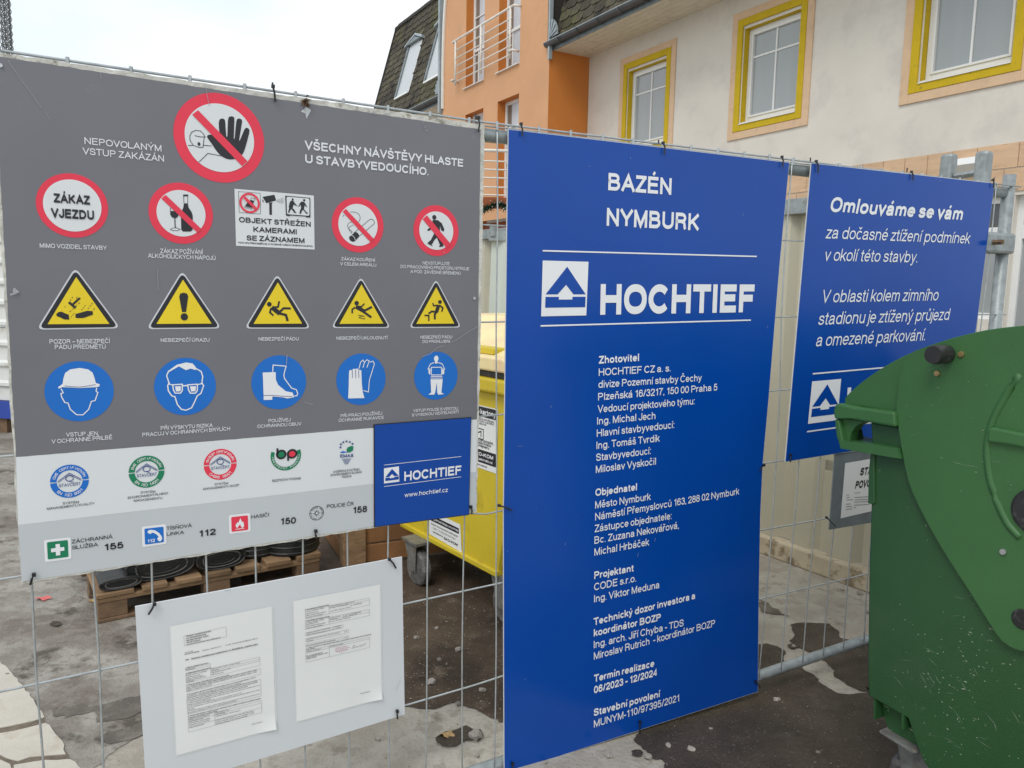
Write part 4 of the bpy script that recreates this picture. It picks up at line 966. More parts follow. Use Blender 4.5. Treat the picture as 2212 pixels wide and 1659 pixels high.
for u in us:
    if u > UPOST - .03 or u < U0: continue
    j = lambda a: random.uniform(-a, a)
    pts = []
    top_u = u - .03 if abs(u - .075) < .01 else u
    for z, dk in ((2.110, 0), (1.81, 0), (1.52, 0), (1.24, 0), (.97, 0), (.70, 0), (.41, 0), (zb(u) - .02, 0)):
        f = (2.1 - z) / 2.1
        pts.append((top_u + (u - top_u) * min(1, f * 1.2) + j(.003) + (.012 * math.sin(f * 7 + u * 3) if u > 1.2 else 0), z))
    pts = smooth_pts(pts, 3, False)
    bm = NB(); tube(bm, [fp(a, b, OW) for a, b in pts], .0026, 6); obj('vertical_wire', bm, MT['galv_wire'], fen, smooth=True)
    bm = NB(); tube(bm, [fp(top_u, 2.086, OW + .002), fp(top_u, 2.112, OW + .002)], .0042, 6); obj('wire_collar', bm, MT['galv_wire'], fen)
for zl, zr in ((2.106, 2.104), (2.096, 2.094), (1.805, 1.81), (1.51, 1.525), (1.215, 1.245), (.898, .966), (.655, .698), (.325, .415)):
    e = .012 if zl < 2.0 else 0
    pts = [fp(U0, zl + (.02 if zl < 1 else 0), OW - .004), fp(-1.25, zl + (.02 if .8 < zl < 1 else 0), OW - .004), fp(-.6, zl, OW - .004), fp(0, (zl + zl) / 2, OW - .004), fp(.45, (zl + zr) / 2, OW - .004), fp(1.2, zr, OW - .004), fp(1.8, zr + e, OW - .004), fp(UPOST + .05, zr + e, OW - .004 if zl < 2.1 else OW + .005)]
    if .85 < zl < 1: pts = [fp(U0, .925, OW - .004), fp(-1.25, .927, OW - .004), fp(-.6, .932, OW - .004), fp(-.12, .925, OW - .004), fp(.03, .898, OW - .004)] + pts[4:]
    bm = NB(); tube(bm, pts, .0028 if zl < 2.1 else .0034, 6); obj('horizontal_wire', bm, MT['galv_wire'], fen, smooth=True)
# clamp on the end post
za = RP.uz(2160, 525)[1]
bm = NB(); box(bm, fp(UPOST - .16, za - .045, -.065), RP.d * .19, RP.n * .075, UZ * .09); cl = obj('clamp', bm, MT['galvanised'], fen, bevel=.012)
bm = NB(); tube(bm, [fp(UPOST - .13, za, .005), fp(UPOST - .13, za, .05)], .012, 6); obj('clamp_bolt', bm, MT['rust'], cl)
# concrete foot under the end post
bm = NB(); prism(bm, [fp(UPOST - .35, .001, -.14), fp(UPOST + .35, .001, -.14), fp(UPOST + .35, .001, .10), fp(UPOST - .35, .001, .10)], UZ * .12)
meta(obj('fence_foot', bm, MT['dry_concrete'], bevel=.02), 'concrete foot block under the end post, behind the green bin', 'fence foot')

# ------------------------------------------------------------------ cable ties
def tie(pl, c, pts, label, head=0, tail=None, r=.0027):
    """strap following points (crop coordinates) on the plane, slightly proud; head index gets the lock"""
    P = [pl.w(*pl.uz(*q(c, x, y)), .006 + .003 * math.sin(k * 1.2)) for k, (x, y) in enumerate(pts)]
    t_ = thing('cable_tie', label, 'cable tie', P[0], 'black cable ties holding the boards')
    bm = NB(); tube(bm, P, r, 6); obj('strap', bm, MT['cable_tie'], t_)
    bm = NB(); h = P[head]; box(bm, h - pl.d * .004 - UZ * .004 - pl.n * .003, pl.d * .008, pl.n * .008, UZ * .008); obj('lock_head', bm, MT['cable_tie'], t_)
    if tail:
        T_ = [pl.w(*pl.uz(*q(c, x, y)), .0) for x, y in tail]; bm = NB(); tube(bm, T_, .0026, 5); obj('tail', bm, MT['cable_tie'], t_)
tie(LP, 'A', [(1707, 545), (1714, 580), (1722, 643)], 'black cable tie on top edge of the grey sign left of the rusty hole', 0, [(1708, 548), (1708, 517)])
tie(LP, 'B', [(860, 740), (864, 780), (858, 830)], 'black cable tie at the upper right corner of the grey sign', 0, [(850, 745), (849, 712)])
tie(RP, 'B', [(1127, 780), (1134, 815), (1133, 855)], 'black cable tie at the upper left corner of the tall blue sign', 0)
tie(RP, 'B', [(2016, 898), (2026, 925), (2022, 968)], 'black cable tie in the middle of the top edge of the tall blue sign', 0, [(1997, 900), (1995, 877)])
tie(RP, 'C', [(686, 985), (692, 1010), (688, 1047)], 'black cable tie at the upper right corner of the tall blue sign', 0)
tie(RP, 'C', [(900, 1012), (912, 1040), (910, 1083)], 'black cable tie at the upper left corner of the apology sign', 0, [(873, 1012), (873, 988)])
tie(RP, 'C', [(1497, 1078), (1507, 1100), (1505, 1130)], 'black cable tie in the middle of the top edge of the apology sign', 0, [(1478, 1078), (1480, 1052)])
tie(RP, 'C', [(2010, 1130), (2012, 1150), (2010, 1178)], 'black cable tie at the upper right corner of the apology sign', 0, [(2005, 1132), (2028, 1115)])
tie(LP, 'G', [(212, 442), (200, 465), (190, 503)], 'black cable tie at the lower left corner of the grey sign', 0)
tie(LP, 'G', [(966, 625), (950, 655), (928, 690)], 'black cable tie at the upper left corner of the paper board', 0)
tie(LP, 'G', [(1975, 170), (1972, 190), (1980, 215)], 'black cable tie on the bottom edge of the grey sign under the police emblem', 0)
tie(LP, 'H', [(302, 345), (325, 370), (342, 402)], 'black cable tie at the upper right corner of the paper board', 0)
tie(LP, 'H', [(352, 1297), (350, 1320), (353, 1343)], 'black cable tie at the lower right corner of the paper board', 0)
tie(LP, 'H', [(812, 18), (818, 40), (816, 65)], 'black cable tie below the small blue plate on the grey sign', 0)
tie(RP, 'H', [(990, 10), (1030, 22), (1070, 40)], 'black cable tie sticking out at the left edge of the tall blue sign', 0)
tie(RP, 'F', [(574, 1333), (558, 1348), (545, 1365)], 'black cable tie at the right edge of the tall blue sign halfway down', 0)
tie(RP, 'H', [(1872, 1365), (1870, 1400), (1868, 1452)], 'black cable tie at the bottom edge of the tall blue sign', 0)
tie(RP, 'H', [(1075, 1625), (1075, 1645), (1074, 1680)], 'black cable tie at the lower left corner of the tall blue sign', 0)
tie(RP, 'I', [(522, 1112), (535, 1128), (548, 1145)], 'black cable tie at the lower right corner of the tall blue sign', 0)
tie(RP, 'F', [(740, 1270), (738, 1290), (737, 1315)], 'black cable tie at the lower left corner of the apology sign', 0)
tie(RP, 'I', [(965, 85), (990, 110), (1020, 140)], 'black cable tie at the left edge of the building permit plate', 0)

# ================================================================== GREEN BIN (end face on plane GP)
GP = Plane(onz(1950, 1786), -30); UC = -.27
gb = thing('waste_bin', 'large green wheeled waste container with domed lid at right', 'bin', GP.w(UC, 0, -.6))
def gj(pts): return [GP.uz(*q('J', *p)) for p in pts]
def mirror(pts): return pts + [(2 * UC - u, z) for u, z in reversed(pts) if abs(u - UC) > 1e-5]
DEP = 1.28
def gprism(pts, k0, k1, name, m, bev=0, parent=None, smooth=False):
    bm = NB(); prism(bm, [GP.w(u, z, k0) for u, z in pts], GP.n * (k1 - k0)); return obj(name, bm, MT[m], parent or gb, bevel=bev, smooth=smooth)
# body: tapered to the bottom, pocket for the castor at each corner
bl = gj([(176, 392), (184, 505), (176, 760), (170, 940), (166, 1250), (167, 1370), (174, 1400)]) 
bl2 = gj([(182, 1404), (315, 1480), (322, 1500), (352, 1590), (372, 1640)])
bl2.append((bl2[-1][0] - .03, bl2[-1][1] - .02))
body = gprism(mirror(bl + bl2), -DEP, 0, 'body', 'bin_green', .018)
# castor pockets: ribs and socket box
for mir in (0, 1):
    fx = (lambda p: p) if not mir else (lambda p: [(2 * UC - u, z) for u, z in p])
    pk = fx(gj([(190, 1412), (312, 1478), (322, 1530), (330, 1600), (300, 1585), (215, 1525), (200, 1480)]))
    gprism(pk, -.26, -.035, 'castor_pocket', 'bin_green')
    gprism(fx(gj([(189, 1410), (197, 1414), (196, 1482), (190, 1478)])), -.2, .003, 'pocket_rib', 'bin_green')
    gprism(fx(gj([(292, 1460), (301, 1462), (302, 1520), (293, 1515)])), -.2, .003, 'pocket_rib', 'bin_green')
    gprism(fx(gj([(207, 1522), (300, 1578), (330, 1592), (344, 1606), (330, 1608), (298, 1588), (210, 1533)])), -.24, .0, 'pocket_flange', 'castor_metal', .002)
    for kk_ in (-.11, -DEP + .14):
        cu = GP.uz(*q('J', 295, 1650))[0]; cu = cu if not mir else 2 * UC - cu
        bm = NB()
        for s in (-1, 1):
            prism(bm, [GP.w(cu + a, z, kk_ + s * .034) for a, z in ((-.075, .235), (.075, .235), (.035, .09), (-.02, .09))], GP.n * .004)
        box(bm, GP.w(cu - .07, .225, kk_ - .04), GP.d * .14, GP.n * .08, UZ * .012)
        cs = obj('castor', bm, MT['castor_metal'], gb)
        bm = NB(); tube(bm, [GP.w(cu, .1, kk_ - .026), GP.w(cu, .1, kk_ - .018), GP.w(cu, .1, kk_ + .018), GP.w(cu, .1, kk_ + .026)], [.088, .1, .1, .088], 32); wh = obj('wheel', bm, MT['tyre_grey'], cs, bevel=.004)
# rear-hinge style vertical rib below the handle
gprism(gj([(182, 505), (196, 508), (197, 690), (187, 694), (172, 688), (176, 560)]), -.2, .008, 'edge_rib', 'bin_green', .004)
# lid dome
dome = smooth_pts(gj([(84, 325), (86, 300), (150, 241), (240, 181), (330, 136), (450, 92), (600, 55), (739, 38)]), 4, False)
top_z = dome[-1][1]
cu_last = dome[-1][0]
dome += [(cu_last + (UC - cu_last) * t, top_z + .006 * t) for t in (.5, 1)]
low = gj([(290, 356)]); lidp = mirror([(gj([(290, 358)])[0])] + dome)
bm = NB(); prism(bm, [GP.w(u, z, -DEP) for u, z in lidp], GP.n * DEP)
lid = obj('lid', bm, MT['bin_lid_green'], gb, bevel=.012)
# side shield on the lid end
sh_l = smooth_pts(gj([(352, 132), (330, 150), (305, 205), (291, 290), (287, 350), (296, 420), (312, 520), (345, 645), (440, 828), (550, 1000), (655, 1165), (690, 1200), (722, 1218)]), 3, False)
sh_top = smooth_pts(gj([(352, 132), (450, 97), (600, 60), (739, 43)]), 4, False); sh_top = sh_top + [(UC, top_z + .001)]
half = list(reversed(sh_l))[0:] + sh_top[1:]
shield = gprism(mirror(half)[:-0 or None], .0, .020, 'lid_side_shield', 'bin_lid_green', .006, lid)
# handle loop at the lid edge (both edges)
for mir in (0, 1):
    fx = (lambda p: p) if not mir else (lambda p: [(2 * UC - u, z) for u, z in p])
    gprism(fx(gj([(72, 325), (84, 322), (150, 336), (290, 354), (294, 408), (200, 392), (120, 378), (68, 378), (64, 350)])), -DEP, .034, 'handle', 'bin_lid_green', .010, lid)
    gprism(fx(gj([(63, 379), (80, 380), (88, 420), (96, 457), (100, 487), (84, 482), (70, 440)])), -.08, .028, 'handle_end', 'bin_lid_green', .006, lid)
    gprism(fx(gj([(84, 455), (110, 460), (200, 470), (296, 488), (308, 523), (250, 514), (160, 498), (90, 486)])), -.10, .032, 'handle_bar', 'bin_lid_green', .010, lid)
    gprism(fx(smooth_pts(gj([(80, 379), (160, 390), (130, 405), (112, 430), (107, 462), (88, 457)]), 1)), -.03, .008, 'handle_web', 'bin_lid_green', 0, lid)
    gprism(fx(gj([(120, 372), (292, 395), (292, 420), (190, 400), (160, 396), (150, 460), (292, 500), (292, 560), (182, 505), (182, 470), (150, 385)])), -.9, -.10, 'lid_inner_lip', 'bin_green', 0, lid) if False else None
# stepped raised ring and rib on the shield
hubc = GP.uz(*q('J', 775, 712)); hub = (UC - .02, hubc[1])
arc = smooth_pts(gj([(739, 215), (690, 290), (650, 360), (628, 420), (618, 480), (622, 560), (640, 640), (672, 720), (700, 770), (739, 812)]), 3, False)
bm = NB(); tube(bm, [GP.w(u, z, .016) for u, z in arc], .011, 8); obj('shield_groove_rib', bm, MT['bin_lid_green'], shield, smooth=True)
bm = NB(); tube(bm, [GP.w(2 * UC - u, z, .016) for u, z in arc], .011, 8); obj('shield_groove_rib', bm, MT['bin_lid_green'], shield, smooth=True)
rb = gj([(630, 412), (650, 408), (739, 428), (739, 480), (690, 470), (628, 462)]); rb = [p if p[0] > GP.uz(*q('J', 738, 430))[0] else (UC, p[1]) for p in rb]
gprism(rb, .018, .034, 'shield_rib', 'bin_lid_green', .006, shield)
gprism([(2 * UC - u, z) for u, z in rb], .018, .0345, 'shield_rib', 'bin_lid_green', .006, shield)
def knob(cu, cz, r, k0, k1, name, m, n=28, parent=None):
    bm = NB(); rr = [r * .94, r, r, r * .9]; ks = [k0, k0 + .3 * (k1 - k0), k0 + .8 * (k1 - k0), k1]
    tube(bm, [GP.w(cu, cz, k) for k in ks], rr, n); return obj(name, bm, MT[m], parent or shield, smooth=False)
ku = GP.uz(*q('J', 470, 143)); knob(ku[0], ku[1], .027, .018, .085, 'stop_knob', 'black_rubber')
knob(hub[0] + .005, hub[1], .060, .018, .026, 'hub_recess', 'black_rubber', 36)
h2 = GP.uz(*q('J', 745, 1108)); knob(UC - .010, h2[1], .027, .018, .024, 'lower_hole', 'black_rubber', 24)
for (x, y, m_) in ((525, 143, 'brass'), (437, 213, 'brass'), (679, 863, 'steel')):
    b_ = GP.uz(*q('J', x, y)); knob(b_[0], b_[1], .0085, .018, .026, 'bolt', m_, 12)
# splashes and scrapes on the body face
random.seed(17)
def specks(k, region, n, name, m, par, s0=.0009, s1=.0030):
    bm = NB()
    for i in range(n):
        u, z = region(); rx = random.uniform(s0, s1) * random.choice((1, 1, 2.2)); rz = random.uniform(s0, s1) * .7; a0 = random.uniform(-.5, .3)
        vs = []
        for j in range(8):
            x, y = rx * math.cos(j * .785) * random.uniform(.7, 1.2), rz * math.sin(j * .785) * random.uniform(.7, 1.2)
            vs.append(bm.verts.new(GP.w(u + x * math.cos(a0) - y * math.sin(a0), z + x * math.sin(a0) + y * math.cos(a0), k + i * 3e-6)))
        bm.faces.new(vs)
    for i in range(n // 3):
        u, z = region(); a0 = random.uniform(-1.2, 1.2); L0 = random.uniform(.01, .05); w0 = .0005
        bm.faces.new([bm.verts.new(GP.w(u + L0 * math.cos(a0) * p + w0 * q_, z + L0 * math.sin(a0) * p - w0 * q_, k + .0002)) for p, q_ in ((0, 0), (.5, 1), (1, 0), (.5, -1))])
    o = obj(name, bm, MT[m], par); o['kind'] = 'stuff'
def reg():
    while True:
        x, y = random.gauss(500, 130), random.gauss(1350, 190)
        if 190 < x < 900 and 700 < y < 1640 and x < 739 + 100: return GP.uz(*q('J', x, y))
specks(.0012, lambda: (lambda p: p if p[1] > .24 and p[0] < .14 else (0.0, .5))(reg()), 130, 'splashes', 'splash', gb)
specks(.0212, lambda: (random.uniform(-.30, .10), random.uniform(1.05, 1.42)), 26, 'lid_scuffs', 'splash', lid, .0006, .0018)
# dark interior seen in the handle opening is the body front: recessed rim under the lid
gprism(mirror(gj([(196, 385), (200, 500)])), -DEP + .02, -.02, 'rim', 'bin_green', .01)

# ================================================================== YELLOW BIN behind the fence
ya, yb = onz(868, 1135, .25), onz(1074, 1244, .25); YP = Plane(yb, math.degrees(math.atan2((ya - yb).x, (ya - yb).y)))
WY = (ya - yb).length
yl = thing('waste_bin', 'yellow wheeled paper recycling container behind the mesh fence', 'bin', YP.w(WY / 2, 0, -.65))
def yprism(pts, k0, k1, name, m, bev=0, parent=None):
    bm = NB(); prism(bm, [YP.w(u, z, k0) for u, z in pts], YP.n * (k1 - k0)); return obj(name, bm, MT[m], parent or yl, bevel=bev)
zr = YP.uz(1060, 845)[1]; zr2 = YP.uz(1060, 800)[1]; zr3 = YP.uz(1060, 768)[1]
yprism([(0.0, .25), (WY, .25), (WY + .04, .45), (WY + .09, zr), (-.09, zr), (-.04, .45)], -1.25, 0, 'body', 'bin_yellow', .02)
yprism([(-.12, zr - .0), (WY + .12, zr), (WY + .12, zr2 - .03), (-.12, zr2 - .03)], -1.3, .045, 'rim', 'bin_yellow', .012)
yprism([(-.10, zr2 - .03), (WY + .10, zr2 - .03), (WY + .10, zr2), (-.10, zr2)], -1.28, .02, 'rim_shade_strip', 'black_rubber', .004)  # solid black strip, shade between rim and lid put in as colour
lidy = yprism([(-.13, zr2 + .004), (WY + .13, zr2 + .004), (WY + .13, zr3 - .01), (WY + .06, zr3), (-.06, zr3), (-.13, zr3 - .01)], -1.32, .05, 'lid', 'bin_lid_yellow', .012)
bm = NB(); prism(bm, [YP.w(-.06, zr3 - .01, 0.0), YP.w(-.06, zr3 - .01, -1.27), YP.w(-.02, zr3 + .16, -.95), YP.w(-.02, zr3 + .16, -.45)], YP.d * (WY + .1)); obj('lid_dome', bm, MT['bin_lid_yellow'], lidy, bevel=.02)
u_, z_ = YP.uz(1045, 735); yprism([(u_ - .05, zr3 + .002), (u_ + .20, zr3 + .002), (u_ + .20, zr3 + .03), (u_ - .05, zr3 + .03)], -.16, -.02, 'lid_boss', 'bin_yellow', .008, lidy)
for k in (.22, .5, .78): 
    if k != .5: yprism([(WY * k - .012, .27), (WY * k + .012, .27), (WY * k + .012, zr - .02), (WY * k - .012, zr - .02)], -.003, .006, 'side_rib', 'bin_yellow', .002) if False else None
bm = NB(); box(bm, YP.w(-.004, .245, -1.25), YP.d * (WY + .008), YP.n * 1.262, UZ * .03); obj('bottom_edge', bm, MT['bin_yellow'], yl, bevel=.006)
wq = onz(905, 1262) - YP.P; wu, wk = wq.dot(YP.d) + .03, wq.dot(YP.n)
for (u, k) in ((wu, wk), (.02, -.06), (WY - .06, -1.1), (.02, -1.1)):
    bm = NB()
    for s in (-1, 1): prism(bm, [YP.w(u + a, z, k + s * .033) for a, z in ((-.06, .24), (.07, .24), (.0, .08), (-.05, .08))], YP.n * .004)
    box(bm, YP.w(u - .085, .235, k - .05), YP.d * .16, YP.n * .10, UZ * .014); cs = obj('castor', bm, MT['castor_metal'], yl)
    bm = NB(); tube(bm, [YP.w(u - .03, .1, k - .026), YP.w(u - .03, .1, k - .018), YP.w(u - .03, .1, k + .018), YP.w(u - .03, .1, k + .026)], [.088, .1, .1, .088], 32); obj('wheel', bm, MT['tyre_grey'], cs, bevel=.004)
    bm = NB(); tube(bm, [YP.w(u - .03, .1, k - .036), YP.w(u - .03, .1, k + .042)], .016, 10); obj('axle_bolt', bm, MT['castor_metal'], cs)
# stickers on the yellow bin
s1 = Art(YP, 3); P_ = [YP.uz(*q('E', x, y)) for x, y in ((-60, 955), (990, 968), (992, 1378), (-60, 1340))]
ua_, ub_ = YP.uz(1015, 950)[0], YP.uz(1078, 950)[0]
za_, zb_ = YP.uz(*q('E', 930, 972))[1], YP.uz(*q('E', 930, 1372))[1]
uR_ = YP.uz(*q('E', 988, 1150))[0]; uL_ = uR_ + .30
s1.poly([(uR_, zb_), (uL_, zb_), (uL_, za_), (uR_, za_)]); st1 = s1.done('sticker', 'paper', yl, 'white waste sorting sticker with kartony on a black header')
dz = za_ - zb_
b1 = Art(YP, 4); b1.poly([(uR_ + .004, za_ - .005), (uL_ - .004, za_ - .005), (uL_ - .004, za_ - dz * .175), (uR_ + .004, za_ - dz * .175)]); b1.poly([(uR_ + .004, zb_ + dz * .095), (uL_ - .004, zb_ + dz * .095), (uL_ - .004, zb_ + dz * .30), (uR_ + .004, zb_ + dz * .30)])
um_ = uR_ + .155; ring_ = [(um_ - .04, za_ - dz * .37), (um_ + .035, za_ - dz * .37), (um_ + .035, za_ - dz * .53), (um_ - .04, za_ - dz * .53)]
b1.line(ring_, .005, True); b1.line([(um_ - .02, za_ - dz * .5), (um_ - .02, za_ - dz * .41), (um_ + .02, za_ - dz * .46), (um_ + .015, za_ - dz * .5)], .006); b1.done('print', 'ink_black', st1)
def ytx(body, f, a, b, cap, m, **kw):
    text_uz(YP, 5, body, (uR_ + a, za_ - dz * f), (uR_ + b, za_ - dz * f), cap, m, st1, **kw)
ytx('nápojové kartony', .135, .30, .015, .026, 'ink_white', bold=.02)
ytx('Krabice od džusů,', .225, .19, .025, .011, 'ink_grey', res=2); ytx('mléčných výrobků,', .262, .19, .025, .011, 'ink_grey', res=2); ytx('vín apod.', .30, .19, .09, .011, 'ink_grey', res=2)
ytx('Stlačte prosím,', .57, .20, .03, .015, 'ink_grey', bold=.01, res=2); ytx('šetřete místo', .615, .20, .05, .015, 'ink_grey', bold=.01, res=2); ytx('v kontejneru.', .66, .20, .06, .015, 'ink_grey', bold=.01, res=2)
ytx('EKO-KOM', .80, .20, .03, .018, 'ink_white', bold=.03); ytx('www.jaktridit.cz', .87, .21, .035, .012, 'ink_white', bold=.02, res=2); ytx('že třídíte odpady!', .96, .2, .08, .010, 'ink_grey', res=2)
q1 = [YP.uz(*q('H', *p)) for p in ((560, 98), (755, 76), (775, 343), (562, 232))]
s2 = Art(YP, 3); zt_ = q1[0][1] + .05; s2.poly([(q1[0][0], .285), (q1[1][0] * .5 + q1[2][0] * .5, .275), (q1[1][0], zt_), (q1[0][0], zt_)]); st2 = s2.done('sticker', 'paper', yl, 'white waste sorting sticker near the bottom edge')
A_, B_ = (q1[0][0] - .01), (q1[1][0] + .012); 
b2 = Art(YP, 4); b2.poly([(A_, .365), (B_, .365), (B_, .395), (A_, .395)])
for k in range(3): b2.line([(A_ - .08 - .04 * k, .45), (A_ - .095 - .04 * k, .475), (A_ - .11 - .04 * k, .45)], .003, True)
b2.done('print', 'ink_black', st2)
for body, z, a, b, cap, m, bo in (('VYHAZUJTE PLASTOVÉ OBALY A POLYSTYRÉN', .374, A_ - .005, B_ + .005, .011, 'ink_white', .03), ('Děkujeme Vám za spolupráci při recyklaci odpadů', .345, A_ - .01, B_ + .01, .010, 'ink_grey', 0),
                            ('OBEC V ČLENSKÉM SYSTÉMU', .325, A_ - .03, B_ + .03, .009, 'ink_lightgrey', 0), ('EKO-KOM', .298, (A_ + B_) / 2, B_ + .01, .013, 'ink_black', .03), ('www.ekokom.cz', .305, A_ - .03, (A_ + B_) / 2 + .01, .010, 'ink_grey', .01),
                            ('Prosíme', .50, A_ - .06, A_ - .12, .010, 'ink_grey', 0), ('ne: zbytečné obaly', .485, A_ - .05, A_ - .14, .009, 'ink_grey', 0)):
    if a > b: text_uz(YP, 5, body, (a, z), (b, z), cap, m, st2, bold=bo, res=2)

# ================================================================== PALLET
pa, pb = onz(207, 1287, .144), onz(686, 1197, .144)
pdv = (pb - pa).to_2d(); PLn = pdv.length + .02; pe = V((pdv.x, pdv.y, 0)).normalized(); pn = V((-pe.y, pe.x, 0))  # away from camera
pal = thing('pallet', 'weathered wooden pallet on the wet yard left of the yellow bin', 'pallet', (pa.x, pa.y, 0))
pa0 = V((pa.x, pa.y, 0))
def pbox(name, a0, a1, b0, b1, z0, z1, m, tilt=0):
    bm = NB(); box(bm, pa0 + pe * a0 + pn * b0 + UZ * z0, pe * (a1 - a0), pn * (b1 - b0), UZ * (z1 - z0)); return obj(name, bm, MT[m], pal, bevel=.004)
W_ = .80
ends = [(0.0, .165), (.20, .315), (.355, .475), (.50, .62), (.645, .765), (.80, .93), (.965, PLn)]
for i, (a, b) in enumerate(ends): pbox('deck_board', a, b, -.004 * (i % 3), W_ + .003 * (i % 2), .122, .144 + .001 * i, 'pallet_wood')
for b in (.0, W_ / 2 - .05, W_ - .1): pbox('stringer_board', .004, PLn - .004, b + .004, b + .096, .098, .1215, 'pallet_wood')
for a in (.0, PLn / 2 - .07, PLn - .14):
    for b in (.0, W_ / 2 - .05, W_ - .1): pbox('block', a + .006, a + .134, b + .007, b + .093, .022, .0975, 'pallet_block')
for b in (.0, W_ / 2 - .05, W_ - .1): pbox('bottom_board', .002, PLn - .002, b + .002, b + .098, .003, .0215, 'pallet_block')
def pp(a, b, z): return pa0 + pe * a + pn * b + UZ * z
# bundles of folded black plastic sheet at the left half
def bundle(a0, a1, b0, h, label, n=3):
    t_ = thing('plastic_bundle', label, 'plastic bundle', pp((a0 + a1) / 2, b0, .145), 'flattened black plastic bundles on the pallet')
    for k in range(n):
        f = 1 - k * .24; bm = NB(); c = (a0 + a1) / 2; hw = (a1 - a0) / 2 * f; hz = h / 2 * f; pts = []
        for j in range(28):
            an = 2 * math.pi * j / 28; pts.append(pp(c + hw * math.cos(an) * (1 + .05 * math.sin(3 * an + k)), b0 + k * .002, .150 + h / 2 + hz * math.copysign(abs(math.sin(an)) ** .7, math.sin(an))))
        prism(bm, pts, pn * (.45 - .02 * k)); obj('fold' if k else 'wrap', bm, MT['black_plastic'], t_, bevel=.006)
        bm = NB(); tube(bm, [p - pn * .003 for p in pts] + [pts[0] - pn * .003], .0035 if k else .005, 5, False); obj('seam', bm, MT['black_rubber' if k != 1 else 'tyre_grey'], t_)
bundle(.02, .20, .02, .05, 'flattened black plastic bundle on the left end of the pallet', 2)
bundle(.14, .45, .05, .12, 'large folded black plastic bundle on the pallet below the phone pictogram', 4)
bundle(.46, .70, .04, .10, 'looped black plastic bundle with pale seams in the middle of the pallet', 4)
def drum(a, b, r, h, label):
    c = pp(a, b, .146); t_ = thing('black_drum', label, 'drum', c, 'black drums on the pallet')
    bm = NB(); tube(bm, [c + UZ * z for z in (0, .01, h - .01, h)], [r * .96, r, r, r * .97], 40); d_ = obj('shell', bm, MT['black_plastic'], t_, bevel=.003)
    for k in range(9):
        z = .02 + k * (h - .04) / 8; bm = NB(); tube(bm, [c + V((math.cos(j * math.pi / 16) * r, math.sin(j * math.pi / 16) * r, z)) for j in range(33)], .004, 5, False); obj('hoop', bm, MT['black_rubber'], t_)
drum(.80, .22, .135, .26, 'ribbed black drum left of the other on the pallet')
drum(.985, .165, .155, .30, 'ribbed black drum on the right end of the pallet')
# crate of timber to the right of the pallet
ca = onz(752, 1228, 0); ce = (onz(868, 1212, 0) - ca); ce.z = 0; ce.normalize(); cn = V((-ce.y, ce.x, 0))
crt = thing('timber_crate', 'reddish brown timber crate standing between the pallet and yellow bin', 'crate', (ca.x, ca.y, 0))
def cbox(name, a0, a1, b0, b1, z0, z1, m): bm = NB(); box(bm, V((ca.x, ca.y, 0)) + ce * a0 + cn * b0 + UZ * z0, ce * (a1 - a0), cn * (b1 - b0), UZ * (z1 - z0)); obj(name, bm, MT[m], crt, bevel=.004)
cbox('corner_post', -.03, .10, -.02, .08, 0.01, .60, 'pallet_wood'); cbox('corner_post', .62, .70, -.02, .08, .01, .6, 'pallet_wood')
for k in range(5): cbox('plank', .10, .62, .0, .025, .02 + k * .115, .02 + k * .115 + .105, 'crate_wood')
for k in range(5): cbox('plank', -.02, .0, .085, .6, .02 + k * .115, .02 + k * .115 + .105, 'crate_wood')
for k in range(5): cbox('plank', .0, .7, .6, .62, .02 + k * .115, .02 + k * .115 + .105, 'crate_wood')
# ================================================================== SIGN 1 : grey safety board
def corners(pl, c, pts): return [pl.uz(*q(c, *p)) for p in pts]
TL, TR, BR, BL_ = [LP.uz(*p) for p in ((-22, 110.5), (1047.2, 269.6), (1029.8, 1105.5), (45, 1260.5))]
sg = thing('notice_board', 'big grey safety board with prohibition, warning and blue duty pictograms', 'sign', LP.w((TL[0] + TR[0]) / 2, BL_[1], 0))
random.seed(31)
bm = NB(); board(bm, LP, ragged([TL, BL_, BR, TR], .0035, 60), -.0085, 0); obj('board_panel', bm, MT['board_edge'], sg)
def lerp(a, b, t): return (a[0] + (b[0] - a[0]) * t, a[1] + (b[1] - a[1]) * t)
gTL, gTR = LP.uz(-14, 121), LP.uz(1038, 280); gL, gR = LP.uz(34.5, 987.2), LP.uz(1030, 906.0)
a = Art(LP, 1); a.poly(ragged([gTL, gL, gR, gTR], .0016, 50)); a.done('print_field', 'print_grey', sg)
wL, wR = LP.uz(39, 1134), LP.uz(1028.5, 1019); bL, bR = LP.uz(47.5, 1256.5), LP.uz(1028, 1101.5)
a = Art(LP, 1); a.poly([gL, wL, wR, gR]); a.done('print_field', 'print_white', sg)
a = Art(LP, 1); a.poly(ragged([wL, bL, bR, wR], .001, 50)); a.done('print_field', 'print_palegrey', sg)
def T1(body, s0, s1, cap, m='ink_palegrey', **kw): return text(LP, kw.pop('layer', 3), body, s0, s1, cap, m, kw.pop('parent', sg), **kw)
def circ_px(pl, c1, l, c2, r):
    a = pl.uz(*q(c1, *l)); b = pl.uz(*q(c2, *r)); return (a[0] + b[0]) / 2, (a[1] + b[1]) / 2, math.hypot(b[0] - a[0], b[1] - a[1]) / 2
def prohib(l, r, fi, slash, c='A', c2=None):
    cu, cz, ro = circ_px(LP, c, l, c2 or c, r)
    a = Art(LP, 2); a.circ(cu, cz, ro, n=64); o = a.done('prohibition_disc', 'ink_red', sg)
    a = Art(LP, 3); a.circ(cu, cz, ro * fi, n=64); a.done('disc_field', 'print_white', o)
    return o
def slash(c, pts, o):
    a = Art(LP, 5); a.px(c, pts); a.done('slash', 'ink_red', o)
